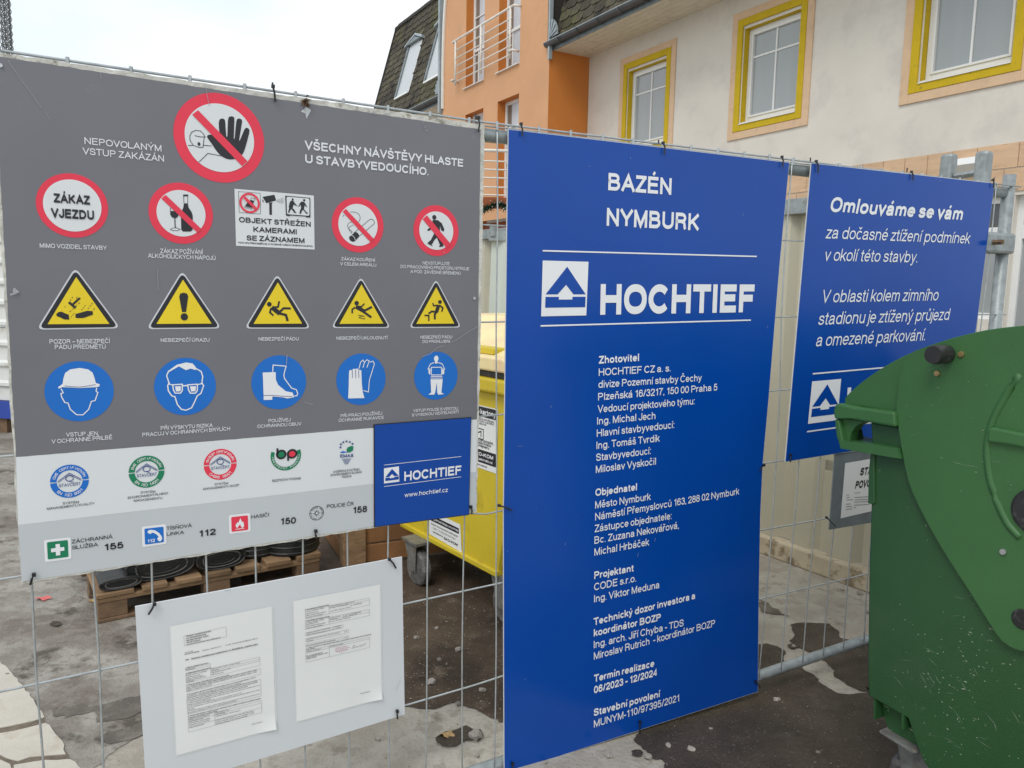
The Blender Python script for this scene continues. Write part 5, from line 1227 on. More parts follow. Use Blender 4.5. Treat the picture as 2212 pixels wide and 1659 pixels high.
# main: no unauthorised entry
o = prohib((1086, 838), (1655, 893), .765, None)
a = Art(LP, 4); a.px('A', [(1300, 866), (1298, 852), (1312, 845), (1335, 851), (1375, 882), (1371, 800), (1372, 758), (1388, 744), (1408, 752), (1412, 790), (1417, 852), (1424, 852), (1428, 750), (1442, 731), (1460, 733), (1468, 750), (1464, 864), (1470, 864), (1480, 762), (1493, 745), (1508, 748), (1516, 766), (1498, 875), (1505, 875), (1530, 814), (1545, 802), (1560, 812), (1560, 838), (1535, 930), (1518, 968), (1488, 992), (1440, 1001), (1395, 985), (1358, 950), (1328, 905)], 2); a.done('hand_symbol', 'ink_black', o)
a = Art(LP, 4)
a.stroke('A', [(1178, 912), (1210, 912), (1190, 880), (1189, 852), (1200, 830), (1225, 818), (1255, 822), (1274, 840), (1280, 855), (1286, 860), (1255, 859), (1218, 851)], 4); a.stroke('A', [(1279, 862), (1271, 925), (1248, 925), (1210, 912)], 4)
a.stroke('A', [(1272, 911), (1326, 916)], 4); a.stroke('A', [(1246, 1017), (1302, 962), (1388, 979)], 4); a.disc('A', 1246, 904, 9, 12); a.done('head_outline', 'ink_black', o)
slash('A', [(1240, 692), (1550, 1012), (1516, 1042), (1204, 720)], o)
T1('NEPOVOLANÝM', ('A', 530, 903), ('A', 1012, 951), 42); T1('VSTUP ZAKÁZÁN', ('A', 518, 967), ('A', 1028, 1015), 42)
T1('VŠECHNY NÁVŠTĚVY HLASTE', ('A', 1908, 936), ('B', 768, 1047), 55, bold=.022); T1('U STAVBYVEDOUCÍHO.', ('A', 1912, 1022), ('B', 552, 1101), 54, bold=.022)
# no vehicle entry
o = prohib((224, 1262), (677, 1316), .81, None)
T1('ZÁKAZ', ('A', 338, 1270), ('A', 564, 1285), 58, 'ink_black', bold=.045, parent=o, layer=5); T1('VJEZDU', ('A', 320, 1364), ('A', 590, 1380), 60, 'ink_black', bold=.045, parent=o, layer=5)
T1('MIMO VOZIDEL STAVBY', ('A', 250, 1552), ('A', 670, 1567), 27)
# no alcohol
o = prohib((930, 1315), (1334, 1360), .76, None)
a = Art(LP, 4); a.px('A', [(1152, 1275), (1176, 1275), (1181, 1302), (1200, 1330), (1207, 1352), (1207, 1440), (1194, 1452), (1146, 1452), (1135, 1440), (1133, 1345), (1140, 1320), (1148, 1302)]); a.px('A', [(1147, 1220), (1178, 1220), (1178, 1231), (1147, 1231)]); a.stroke('A', [(1150, 1230), (1152, 1276)], 3); a.stroke('A', [(1176, 1230), (1175, 1276)], 3)
a.px('A', [(1066, 1322), (1121, 1326), (1120, 1346), (1110, 1364), (1095, 1370), (1076, 1362), (1066, 1345)]); a.stroke('A', [(1066, 1324), (1066, 1306), (1094, 1303), (1119, 1308), (1121, 1327)], 3); a.stroke('A', [(1095, 1368), (1096, 1400), (1098, 1430)], 6); a.stroke('A', [(1067, 1438), (1082, 1430), (1098, 1428), (1115, 1431), (1128, 1438), (1112, 1446), (1082, 1446)], 3, True); a.done('bottle_and_glass', 'ink_black', o)
slash('A', [(1037, 1222), (1258, 1433), (1234, 1457), (1010, 1245)], o)
T1('ZÁKAZ POŽÍVÁNÍ', ('A', 1005, 1587), ('A', 1273, 1594), 28); T1('ALKOHOLICKÝCH NÁPOJŮ', ('A', 927, 1615), ('A', 1351, 1631), 27)
# camera notice sticker
a = Art(LP, 2); a.px('Q', [(110, 181), (1270, 281), (1282, 1070), (133, 1014)]); o = a.done('camera_notice', 'print_white', sg)
a = Art(LP, 3); a.stroke('Q', [(168, 222), (486, 247), (490, 551), (178, 527)], 5, True)
a.px('Q', [(518, 300), (693, 268), (718, 352), (575, 392)]); a.px('Q', [(516, 338), (530, 343), (536, 378), (520, 374)]); a.px('Q', [(610, 385), (665, 379), (660, 396), (655, 400), (657, 563), (620, 560), (618, 400)])
a.done('camera_symbol', 'ink_black', o)
cu, cz, ro = circ_px(LP, 'Q', (180, 383), 'Q', (479, 397))
a = Art(LP, 4); a.ring(cu, cz, ro, ro * .80); a.done('small_ring', 'ink_red', o)
a = Art(LP, 4); a.px('Q', [(345, 342), (395, 362), (378, 412), (386, 420), (362, 470), (350, 442), (336, 462), (322, 440), (304, 456), (292, 438), (262, 440), (286, 398), (310, 378)]); a.stroke('Q', [(350, 315), (412, 326), (395, 362), (345, 345)], 5, True); a.stroke('Q', [(258, 440), (362, 470), (358, 484), (254, 456)], 4, True); a.done('hand_symbol', 'ink_black', o)
a = Art(LP, 6); a.px('Q', [(262, 290), (430, 458), (405, 490), (236, 318)]); a.done('slash', 'ink_red', o)
a = Art(LP, 4)
for k, (x, h) in enumerate(((728, 14), (745, 24), (764, 34), (784, 42), (806, 52))): a.stroke('Q', [(x, 362 - h), (x + 10, 362 - h * .5), (x + 12, 362), (x + 8, 364 + h * .4), (x - 2, 364 + h * .6)], 4, sm=3)
a.px('Q', [(850, 282), (1215, 315), (1217, 602), (1155, 598), (1155, 586), (922, 570), (920, 582), (862, 575)]); a.done('monitor_frame', 'ink_black', o)
a = Art(LP, 5); a.px('Q', [(880, 298), (1190, 325), (1202, 340), (1202, 562), (1190, 577), (888, 554), (875, 540), (868, 315)]); a.done('monitor_field', 'print_white', o)
a = Art(LP, 6); a.disc('Q', 957, 338, 14, 17); a.px('Q', [(938, 354), (966, 358), (986, 388), (1016, 426), (1010, 436), (972, 412), (964, 432), (955, 468), (976, 482), (1000, 525), (1020, 524), (984, 540), (958, 502), (935, 478), (920, 502), (905, 534), (920, 542), (888, 530), (904, 470), (900, 440), (910, 390), (924, 364)])
a.disc('Q', 1125, 350, 16, 18); a.px('Q', [(1086, 368), (1126, 375), (1142, 402), (1168, 446), (1164, 456), (1132, 422), (1126, 450), (1120, 478), (1160, 526), (1186, 536), (1154, 550), (1124, 504), (1104, 487), (1086, 520), (1076, 545), (1092, 554), (1054, 542), (1064, 500), (1080, 465), (1074, 412), (1048, 446), (1040, 438), (1060, 396)]); a.stroke('Q', [(1012, 430), (1042, 440)], 4); a.done('figures', 'ink_black', o)
T1('OBJEKT STŘEŽEN', ('Q', 177, 670), ('Q', 1223, 738), 78, 'ink_black', bold=.02, parent=o); T1('KAMERAMI', ('Q', 386, 812), ('Q', 1019, 848), 78, 'ink_black', bold=.02, parent=o)
T1('SE ZÁZNAMEM', ('Q', 287, 936), ('Q', 1133, 977), 76, 'ink_black', bold=.02, parent=o); T1('TOTO OPATŘENÍ SMĚŘUJE I K OCHRANĚ VAŠEHO OSOBNÍHO MAJETKU', ('Q', 160, 980), ('Q', 1254, 1034), 25, 'ink_black', bold=.02, res=2, parent=o)
# no smoking
cq = (q('Q', 1533, 690)); cr_2 = (828.0, 489.0)
cu, cz, ro = circ_px(LP, 'X', cq, 'X', cr_2)
a = Art(LP, 2); a.circ(cu, cz, ro, n=64); o = a.done('prohibition_disc', 'ink_red', sg); a = Art(LP, 3); a.circ(cu, cz, ro * .76, n=64); a.done('disc_field', 'print_white', o)
a = Art(LP, 4); a.stroke('Q', [(1850, 830), (2080, 635), (2108, 624), (2135, 636), (2155, 672), (2148, 695), (1935, 870)], 7); a.px('Q', [(1878, 812), (1914, 830), (1935, 870), (1925, 888), (1862, 952), (1832, 956), (1795, 932), (1781, 895), (1790, 880)])
a.stroke('Q', [(1800, 520), (1860, 522), (1910, 540), (1938, 575), (1944, 620), (1925, 665)], 6, sm=3); a.stroke('Q', [(1848, 660), (1790, 678), (1764, 708), (1765, 745), (1790, 778), (1825, 802), (1820, 830), (1796, 800), (1780, 770), (1790, 740), (1845, 712)], 6, sm=3); a.stroke('Q', [(1690, 585), (1712, 565)], 7); a.done('cigarette_symbol', 'ink_black', o)
a = Art(LP, 5); a.stroke('Q', [(1808, 862), (1850, 880), (1872, 932)], 7, sm=3); a.done('cigarette_band', 'print_white', o)
slash('Q', [(1735, 475), (2142, 912), (2095, 962), (1688, 518)], o)
T1('ZÁKAZ KOUŘENÍ', ('Q', 1670, 1228), ('Q', 2166, 1248), 46); T1('V CELÉM AREÁLU', ('Q', 1653, 1299), ('Q', 2181, 1319), 46)
# no pedestrians
o = prohib((458, 1436), (740, 1457), .755, None, 'B')
a = Art(LP, 4); a.disc('B', 587, 1363, 13, 15); a.px('B', [(577, 1379), (609, 1380), (634, 1400), (650, 1438), (646, 1452), (632, 1446), (621, 1414), (625, 1470), (640, 1520), (645, 1546), (616, 1549), (622, 1536), (604, 1490), (590, 1502), (570, 1536), (580, 1546), (543, 1527), (550, 1518), (565, 1505), (586, 1465), (591, 1428), (575, 1436), (550, 1449), (541, 1441), (572, 1418)]); a.done('walking_figure', 'ink_black', o)
slash('B', [(540, 1350), (688, 1528), (664, 1556), (513, 1374)], o)
T1('NEVSTUPUJTE', ('E', 515, 78), ('E', 683, 83), 20); T1('DO PRACOVNÍHO PROSTORU STROJE', ('E', 376, 100), ('E', 806, 115), 20); T1('A POD  ZÁVĚSNÉ BŘEMENO', ('E', 438, 131), ('E', 753, 143), 20)
# warning triangles
def rtri(pts, rad_f, layer, m, name, par):
    P = [V(p) for p in pts]; out = []
    for i in range(3):
        p, a_, b_ = P[i], P[i - 1], P[(i + 1) % 3]; s = rad_f
        A1 = p + (a_ - p).normalized() * s; B1 = p + (b_ - p).normalized() * s
        for t in range(6):
            t /= 5; r_ = A1 * (1 - t) ** 2 + p * 2 * t * (1 - t) + B1 * t * t; out.append((r_.x, r_.y))
    ar = Art(LP, layer); ar.poly(out); return ar.done(name, m, par)
def warn(outer, inner):
    ou = [LP.uz(*q(*p)) for p in outer]; iu = [LP.uz(*q(*p)) for p in inner]
    hh = ou[0][1] - (ou[1][1] + ou[2][1]) / 2; cx_ = sum(p[0] for p in ou) / 3; cz_ = sum(p[1] for p in ou) / 3
    big = [(cx_ + (p[0] - cx_) * 1.055, cz_ + (p[1] - cz_) * 1.055) for p in ou]
    o = rtri(big, hh * .12, 2, 'ink_silver', 'warning_triangle', sg)
    blk = [(cx_ + (p[0] - cx_) * .985, cz_ + (p[1] - cz_) * .985) for p in ou]
    rtri(blk, hh * .10, 3, 'ink_black', 'triangle_border', o)
    ar = Art(LP, 4); ar.poly(iu); ar.done('triangle_field', 'ink_yellow', o); return o
o = warn([('D', 472, 108), ('D', 242, 480), ('D', 742, 472)], [('D', 477, 157), ('D', 298, 452), ('D', 685, 450)])
a = Art(LP, 5); a.stroke('D', [(501, 287), (448, 335)], 12); a.stroke('D', [(431, 314), (473, 350)], 15); a.px('D', [(352, 388), (365, 377), (385, 373), (410, 385), (430, 392), (434, 423), (402, 422), (380, 410), (356, 402)]); a.px('D', [(473, 388), (545, 368), (580, 370), (582, 392), (522, 413), (473, 413)])
for (x0, y0, x1, y1, n) in ((456, 280, 434, 312, 2), (485, 280, 470, 300, 1), (500, 316, 428, 382, 4), (580, 318, 545, 362, 3), (535, 332, 505, 370, 3), (592, 352, 580, 368, 1), (466, 382, 440, 412, 3), (408, 340, 400, 350, 1)):
    for k in range(n):
        t0, t1 = k / n, (k + .6) / n; a.stroke('D', [(x0 + (x1 - x0) * t0, y0 + (y1 - y0) * t0), (x0 + (x1 - x0) * t1, y0 + (y1 - y0) * t1)], 3)
a.done('falling_objects_symbol', 'ink_black', o)
o = warn([('D', 1142, 127), ('D', 929, 477), ('D', 1377, 473)], [('D', 1146, 173), ('D', 980, 450), ('D', 1325, 448)])
a = Art(LP, 5); a.px('D', [(1122, 280), (1128, 261), (1150, 254), (1172, 261), (1178, 280), (1165, 376), (1140, 376)]); a.disc('D', 1154, 406, 23); a.done('exclamation_mark', 'ink_black', o)
o = warn([('D', 1737, 147), ('D', 1542, 474), ('D', 1938, 474)], [('D', 1740, 190), ('D', 1588, 450), ('D', 1892, 448)])
a = Art(LP, 5); a.disc('D', 1686, 327, 15); a.stroke('D', [(1702, 346), (1752, 386)], 28); a.stroke('D', [(1698, 350), (1690, 378), (1712, 398)], 11); a.stroke('D', [(1712, 346), (1741, 344), (1748, 308)], 11); a.stroke('D', [(1748, 378), (1776, 352), (1820, 353)], 13); a.stroke('D', [(1748, 384), (1790, 394), (1801, 432)], 15); a.done('falling_figure', 'ink_black', o)
o = warn([('E', 128, 163), ('X', 717.8, 706.6), ('E', 307, 471)], [('E', 131, 203), ('X', 732.5, 699.5), ('E', 267, 448)])
a = Art(LP, 5); a.disc('E', 100, 320, 14); a.stroke('E', [(95, 342), (146, 370)], 24); a.stroke('E', [(90, 346), (72, 360), (72, 384)], 10); a.stroke('E', [(104, 340), (131, 342), (148, 323)], 9); a.stroke('E', [(138, 374), (196, 343)], 14); a.stroke('E', [(142, 374), (192, 409)], 14); a.stroke('E', [(110, 396), (138, 399), (114, 411), (152, 419)], 5); a.stroke('E', [(124, 398), (150, 404)], 4); a.done('slipping_figure', 'ink_black', o)
o = warn([('E', 599, 178), ('E', 437, 471), ('E', 750, 468)], [('E', 599, 220), ('E', 474, 450), ('E', 712, 448)])
a = Art(LP, 5); a.disc('E', 622, 313, 12); a.stroke('E', [(614, 332), (599, 377)], 24); a.stroke('E', [(608, 334), (582, 336), (577, 320)], 9); a.stroke('E', [(618, 332), (640, 350), (633, 374)], 10); a.stroke('E', [(602, 376), (570, 372), (550, 386)], 11); a.stroke('E', [(602, 374), (589, 390), (590, 422)], 13); a.stroke('E', [(525, 397), (552, 397), (552, 432)], 9); a.done('stepping_off_figure', 'ink_black', o)
T1('POZOR – NEBEZPEČÍ', ('D', 311, 574), ('D', 690, 570), 27); T1('PÁDU PŘEDMĚTŮ', ('D', 344, 608), ('D', 662, 605), 27); T1('NEBEZPEČÍ ÚRAZU', ('D', 1007, 563), ('D', 1312, 561), 22); T1('NEBEZPEČÍ PÁDU', ('D', 1620, 555), ('D', 1871, 554), 21)
T1('NEBEZPEČÍ UKLOUZNUTÍ', ('D', 2108, 550), ('E', 296, 546), 20); T1('NEBEZPEČÍ PÁDU', ('E', 501, 543), ('E', 699, 541), 19); T1('DO PROHLUBNÍ.', ('E', 514, 570), ('E', 690, 568), 19)
# blue mandatory discs
def duty(l, r, c, c2=None):
    cu, cz, ro = circ_px(LP, c, l, c2 or c, r); a = Art(LP, 2); a.circ(cu, cz, ro, n=64); return a.done('duty_disc', 'ink_blue', sg)
o = duty((278, 880), (713, 866), 'D')
a = Art(LP, 3); a.px('D', [(392, 826), (398, 790), (408, 758), (440, 735), (500, 726), (552, 735), (580, 755), (592, 788), (600, 820), (625, 828), (622, 842), (604, 846), (500, 852), (392, 846), (368, 856), (364, 846), (384, 832)]); a.stroke('D', [(383, 856), (396, 882), (381, 886), (388, 912), (406, 942), (426, 946), (441, 986), (480, 1019), (520, 1020), (556, 985), (572, 936), (596, 930), (613, 880), (602, 872), (606, 850)], 6); a.done('helmet_head', 'ink_white', o)
a = Art(LP, 4); a.stroke('D', [(404, 838), (500, 845), (598, 830)], 3, sm=4); a.done('helmet_line', 'ink_navy', o)
o = duty((965, 848), (1353, 838), 'D')
a = Art(LP, 3); a.px('D', [(1055, 744), (1108, 706), (1165, 692), (1206, 698), (1226, 720), (1227, 740), (1195, 730), (1165, 740), (1120, 716), (1062, 750)]); a.stroke('D', [(1058, 742), (1044, 775), (1060, 824), (1050, 836), (1055, 870), (1076, 901), (1096, 906), (1111, 955), (1136, 985), (1165, 991), (1200, 976), (1216, 945), (1236, 900), (1259, 885), (1276, 836), (1264, 824), (1270, 780), (1260, 748), (1225, 728)], 7)
for dx in (0, 94): a.stroke('D', [(1082 + dx, 832), (1142 + dx, 828), (1142 + dx, 868), (1130 + dx, 884), (1098 + dx, 884), (1086 + dx, 862)], 7, True); a.px('D', [(1096 + dx, 842), (1133 + dx, 840), (1131 + dx, 872), (1103 + dx, 874)])
a.stroke('D', [(1142, 838), (1178, 836)], 8); a.stroke('D', [(1052, 824), (1084, 834)], 6); a.stroke('D', [(1240, 830), (1272, 822)], 6); a.done('goggles_head', 'ink_white', o)
o = duty((1575, 820), (1918, 813), 'D')
a = Art(LP, 3); a.px('D', [(1645, 755), (1727, 752), (1728, 800), (1742, 832), (1790, 872), (1833, 880), (1842, 910), (1800, 917), (1768, 910), (1706, 905), (1706, 925), (1652, 927), (1648, 800)]); a.stroke('D', [(1708, 750), (1711, 708), (1792, 715), (1778, 768), (1782, 792), (1826, 852), (1856, 862), (1865, 886), (1860, 900), (1842, 902)], 6); a.done('boots', 'ink_white', o)
a = Art(LP, 4); a.stroke('D', [(1650, 898), (1704, 897), (1768, 903), (1832, 905)], 3); a.done('boot_sole_line', 'ink_navy', o)
cu, cz, ro = circ_px(LP, 'X', (726, 820), 'E', (283, 796)); a = Art(LP, 2); a.circ(cu, cz, ro, n=64); o = a.done('duty_disc', 'ink_blue', sg)
a = Art(LP, 3); a.px('E', [(52, 800), (54, 745), (62, 738), (74, 742), (76, 734), (92, 731), (95, 738), (98, 731), (112, 731), (114, 740), (118, 737), (130, 742), (134, 830), (140, 880), (150, 915), (48, 917), (51, 850)]); a.stroke('E', [(116, 730), (126, 690), (140, 677), (150, 690), (141, 724)], 5); a.stroke('E', [(150, 692), (165, 675), (180, 682), (165, 724)], 5); a.stroke('E', [(182, 690), (204, 684), (212, 702), (194, 760), (181, 800), (175, 877), (144, 868)], 5); a.done('gloves', 'ink_white', o)
a = Art(LP, 4)
for x in (73, 94, 113): a.stroke('E', [(x, 738), (x + 1, 788)], 3)
a.done('finger_lines', 'ink_navy', o)
o = duty((462, 781), (734, 770), 'E')
a = Art(LP, 3); a.disc('E', 600, 668, 14, 19); a.px('E', [(592, 684), (608, 684), (609, 698), (591, 698)]); a.stroke('E', [(587, 692), (563, 702), (548, 734), (564, 732)], 5); a.stroke('E', [(613, 692), (638, 702), (653, 735), (637, 730)], 5); a.stroke('E', [(570, 722), (632, 722), (634, 770), (568, 770)], 5, True)
a.px('E', [(551, 738), (564, 736), (562, 764), (556, 768), (552, 758)]); a.px('E', [(636, 734), (650, 738), (650, 760), (643, 768), (636, 762)]); a.stroke('E', [(566, 780), (638, 780)], 5); a.stroke('E', [(565, 790), (639, 790)], 4)
a.px('E', [(564, 797), (640, 797), (632, 880), (648, 890), (612, 894), (606, 880), (603, 818), (593, 880), (586, 894), (550, 893), (568, 880)]); a.done('vest_figure', 'ink_white', o)
T1('VSTUP JEN', ('D', 414, 1157), ('D', 612, 1148), 26); T1('V OCHRANNÉ PŘILBĚ', ('D', 324, 1200), ('D', 703, 1172), 26); T1('PŘI VÝSKYTU RIZIKA', ('D', 1007, 1115), ('D', 1333, 1096), 24); T1('PRACUJ V OCHRANNÝCH BRÝLÍCH', ('D', 892, 1157), ('D', 1441, 1117), 24)
T1('POUŽÍVEJ', ('D', 1682, 1068), ('D', 1820, 1060), 21); T1('OCHRANNOU OBUV', ('D', 1612, 1103), ('D', 1888, 1085), 21); T1('PŘI PRÁCI POUŽÍVEJ', ('D', 2134, 1037), ('E', 261, 1018), 20); T1('OCHRANNÉ RUKAVICE', ('D', 2122, 1065), ('E', 271, 1045), 20)
T1('VSTUP POUZE S VESTOU', ('E', 456, 1003), ('E', 734, 987), 18); T1('S VYSOKOU VIDITELNOSTÍ', ('E', 448, 1031), ('E', 741, 1009), 18)
# certification marks
def cert(l, r, m, top, bot, nm):
    cu, cz, ro = circ_px(LP, 'K', l, 'K', r)
    a = Art(LP, 2); a.ring(cu, cz, ro, ro * .665, 2, 178, 36); a.ring(cu, cz, ro, ro * .665, 182, 358, 36); o = a.done('certification_ring', m, sg)
    a = Art(LP, 3); hw = ro * .60
    a.line([(cu - hw, cz + ro * .06), (cu, cz + ro * .50), (cu + hw, cz + ro * .06)], ro * .035); a.line([(cu - hw, cz - ro * .02), (cu, cz + ro * .42), (cu + hw, cz - ro * .02)], ro * .03)
    pts = [(cu + ro * (.20 * math.cos(t * .6 + .5)), cz + ro * (.17 + .17 * math.sin(t * .6 + .5)) - 0) for t in range(11)]; a.line(pts, ro * .045); a.line([(cu - ro * .02, cz + ro * .05), (cu + ro * .1, cz - ro * .06), (cu + ro * .2, cz - ro * .08)], ro * .03); a.done('roof_mark', 'ink_navy', o)
    text_uz(LP, 3, 'STAVCERT', (cu - ro * .56, cz - ro * .30), (cu + ro * .56, cz - ro * .30), ro * .19, 'ink_navy', o, res=2)
    arc_text(LP, 3, top, cu, cz, ro * .75, 90, 150, ro * .15, 'ink_white', o, bold=0); arc_text(LP, 3, bot, cu, cz, ro * .74, -90, 100, ro * .17, 'ink_white', o, inward=True, bold=0)
cert((45, 408), (424, 373), 'ink_blue', 'QMS CERTIFIKOVÁN', 'EN ISO 9001', 1); cert((811, 313), (1161, 282), 'ink_green', 'EMS CERTIFIKOVÁN', 'EN ISO 14001', 2); cert((1543, 242), (1864, 210), 'ink_red', 'SM BOZP CERTIFIKOVÁN', 'OHSAS 18001', 3)
B_ = 'ink_black'
T1('SYSTÉM', ('K', 170, 617), ('K', 326, 603), 23, B_); T1('MANAGEMENTU KVALITY', ('K', 15, 670), ('K', 480, 615), 23, B_); T1('SYSTÉM', ('K', 928, 511), ('K', 1070, 500), 22, B_); T1('ENVIRONMENTÁLNÍHO', ('K', 804, 563), ('K', 1194, 516), 22, B_); T1('MANAGEMENTU', ('K', 863, 591), ('K', 1139, 562), 22, B_)
T1('SYSTÉM', ('K', 1649, 430), ('K', 1781, 418), 21, B_); T1('MANAGEMENTU BOZP', ('K', 1539, 476), ('K', 1889, 437), 21, B_); T1('BEZPEČNÝ PODNIK', ('D', 1706, 1441), ('D', 1886, 1424), 15, B_)
T1('OVĚŘENÍ SYSTÉMU', ('D', 2087, 1385), ('E', 121, 1367), 14, B_, res=2); T1('ENVIRONMENTÁLNÍHO', ('D', 2072, 1405), ('E', 134, 1384), 14, B_, res=2); T1('ŘÍZENÍ', ('D', 2143, 1415), ('E', 68, 1410), 13, B_, res=2)
# green arc mark with two round letters
cu, cz = LP.uz(*q('D', 1792, 1275)); rr = (LP.uz(*q('D', 1888, 1270))[0] - LP.uz(*q('D', 1697, 1285))[0]) / 2
a = Art(LP, 2); a.ring(cu, cz, rr, rr * .76, 160, 380, 40); o = a.done('arc_mark', 'ink_green', sg); arc_text(LP, 3, '«BEZPEČNÝ PODNIK»', cu, cz, rr * .79, -90, 185, rr * .13, 'ink_white', o, inward=True, bold=0)
for (x, y, mm) in ((1762, 1268, 'ink_green'), (1830, 1264, 'ink_red')):
    a = Art(LP, 3); a.disc('D', x, y, 33, 30, 28); a.done('letter_bowl', 'ink_black', o); a = Art(LP, 4); a.disc('D', x, y, 20, 18, 24); a.done('bowl_fill', mm, o)
a = Art(LP, 3); a.px('D', [(1732, 1230), (1744, 1229), (1744, 1270), (1732, 1271)]); a.px('D', [(1799, 1262), (1811, 1261), (1811, 1307), (1799, 1308)]); a.done('letter_stem', 'ink_black', o)
# leaf mark with stars
SX = lambda pts: [(715 + x, 940 + y) for x, y in pts]
a = Art(LP, 2); a.px('X', SX([(19, 38), (26, 34), (36, 37), (47, 33), (46, 24), (40, 34), (30, 38)]), 2); a.px('X', SX([(18, 29), (26, 32), (33, 30), (40, 33), (46, 27), (44, 36), (34, 41), (25, 37)]), 0) if False else None; o = a.done('leaf_mark', 'ink_blue', sg)
a = Art(LP, 3); a.px('X', SX([(33, 33), (36, 26), (47, 23), (47, 31), (42, 36), (36, 37)]), 2); a.done('leaf_half', 'ink_green', o)
a = Art(LP, 3)
for (x, y) in ((735, 966), (736, 959.5), (741, 955), (748, 953), (755, 954.5), (761, 958.5)):
    c_ = LP.uz(x, y); r5 = .0042; a.poly([(c_[0] + r5 * (1 if k % 2 == 0 else .45) * math.sin(k * math.pi / 5), c_[1] + r5 * (1 if k % 2 == 0 else .45) * math.cos(k * math.pi / 5)) for k in range(10)])
for k in range(6): a.stroke('X', [(738 + k * 1.2, 991.5 + k * 2.2), (758 - k * 1.2, 990.5 + k * 2.1)], .9)
a.done('stars_and_lines', 'ink_navy', o); T1('EMAS', ('X', 734.3, 988.4), ('X', 762.8, 987), 7, 'ink_navy', bold=.03, parent=o)
# emergency row
def rsq(c, pts, m, border=.006, name='emergency_symbol'):
    P = [V(LP.uz(*q(c, *p))) for p in pts]; cc = sum(P, V((0, 0))) / 4; w_ = (P[1] - P[0]).length
    def rr_(sc, rad):
        Q_ = [cc + (p - cc) * sc for p in P]; out = []
        for i in range(4):
            p, a_, b_ = Q_[i], Q_[i - 1], Q_[(i + 1) % 4]; A1 = p + (a_ - p).normalized() * rad; B1 = p + (b_ - p).normalized() * rad
            for t in range(4): t /= 3; r_ = A1 * (1 - t) ** 2 + p * 2 * t * (1 - t) + B1 * t * t; out.append((r_.x, r_.y))
        return out
    a = Art(LP, 2); a.poly(rr_(1 + 2 * border / w_, w_ * .1)); o = a.done(name, 'ink_white', sg); a = Art(LP, 3); a.poly(rr_(1, w_ * .06)); a.done('symbol_field', m, o); return o
o = rsq('K', [(15, 985), (218, 962), (225, 1126), (24, 1152)], 'ink_green')
a = Art(LP, 4); a.px('K', [(98, 1003), (141, 998), (143, 1034), (183, 1029), (186, 1064), (144, 1070), (146, 1108), (103, 1114), (101, 1076), (56, 1082), (54, 1046), (100, 1039)]); a.done('white_cross', 'ink_white', o)
T1('ZÁCHRANNÁ', ('K', 258, 998), ('K', 655, 945), 37, B_); T1('SLUŽBA', ('K', 261, 1056), ('K', 514, 1022), 37, B_); T1('155', ('K', 580, 1065), ('K', 761, 1040), 63, B_, bold=.035)
o = rsq('K', [(965, 853), (1150, 832), (1155, 982), (971, 1008)], 'ink_blue')
a = Art(LP, 4); a.px('K', [(1008, 866), (1030, 862), (1070, 868), (1110, 895), (1132, 925), (1138, 945), (1134, 960), (1118, 976), (1096, 966), (1090, 945), (1104, 930), (1080, 905), (1052, 890), (1034, 893), (1022, 904), (994, 890), (998, 874)]); a.done('handset', 'ink_white', o); T1('112', ('K', 997, 988), ('K', 1067, 979), 32, 'ink_white', bold=.03, parent=o, layer=5)
T1('TÍSŇOVÁ', ('K', 1180, 868), ('K', 1427, 835), 34, B_); T1('LINKA', ('K', 1184, 923), ('K', 1351, 902), 34, B_); T1('112', ('K', 1503, 932), ('K', 1660, 910), 62, B_, bold=.035)
o = rsq('K', [(1811, 740), (1973, 722), (1977, 863), (1815, 883)], 'ink_red')
a = Art(LP, 4); a.px('K', [(1868, 848), (1853, 825), (1858, 800), (1866, 808), (1870, 785), (1880, 795), (1892, 765), (1901, 748), (1908, 772), (1918, 790), (1924, 778), (1934, 800), (1930, 812), (1938, 815), (1932, 835), (1920, 844), (1908, 835), (1898, 808), (1888, 820), (1878, 830)]); a.stroke('K', [(1853, 858), (1936, 848)], 6); a.done('flame', 'ink_white', o)
T1('HASIČI', ('K', 2007, 755), ('K', 2178, 731), 34, B_); T1('150', ('G', 1760, 133), ('G', 1853, 125), 41, B_, bold=.035)
cu, cz, ro = circ_px(LP, 'G', (1939, 66), 'G', (2029, 56)); a = Art(LP, 2); a.ring(cu, cz, ro, ro * .93, n=40); a.poly([(cu + ro * (.62 if k % 4 == 0 else .5 if k % 2 == 0 else .16) * math.sin(k * math.pi / 8), cz + ro * (.62 if k % 4 == 0 else .5 if k % 2 == 0 else .16) * math.cos(k * math.pi / 8)) for k in range(16)]); o = a.done('police_emblem', 'ink_black', sg)
a = Art(LP, 3); a.circ(cu, cz, ro * .14, n=14); a.done('emblem_centre', 'ink_white', o); arc_text(LP, 2, 'POLICIE ČESKÉ REPUBLIKY ', cu, cz, ro * .70, 90, 360, ro * .17, 'ink_black', o, bold=.02)
T1('POLICIE ČR', ('G', 2048, 30), ('X', 763, 1091.3), 23, B_); T1('158', ('H', 81, 62), ('H', 166, 53), 40, B_, bold=.035) 
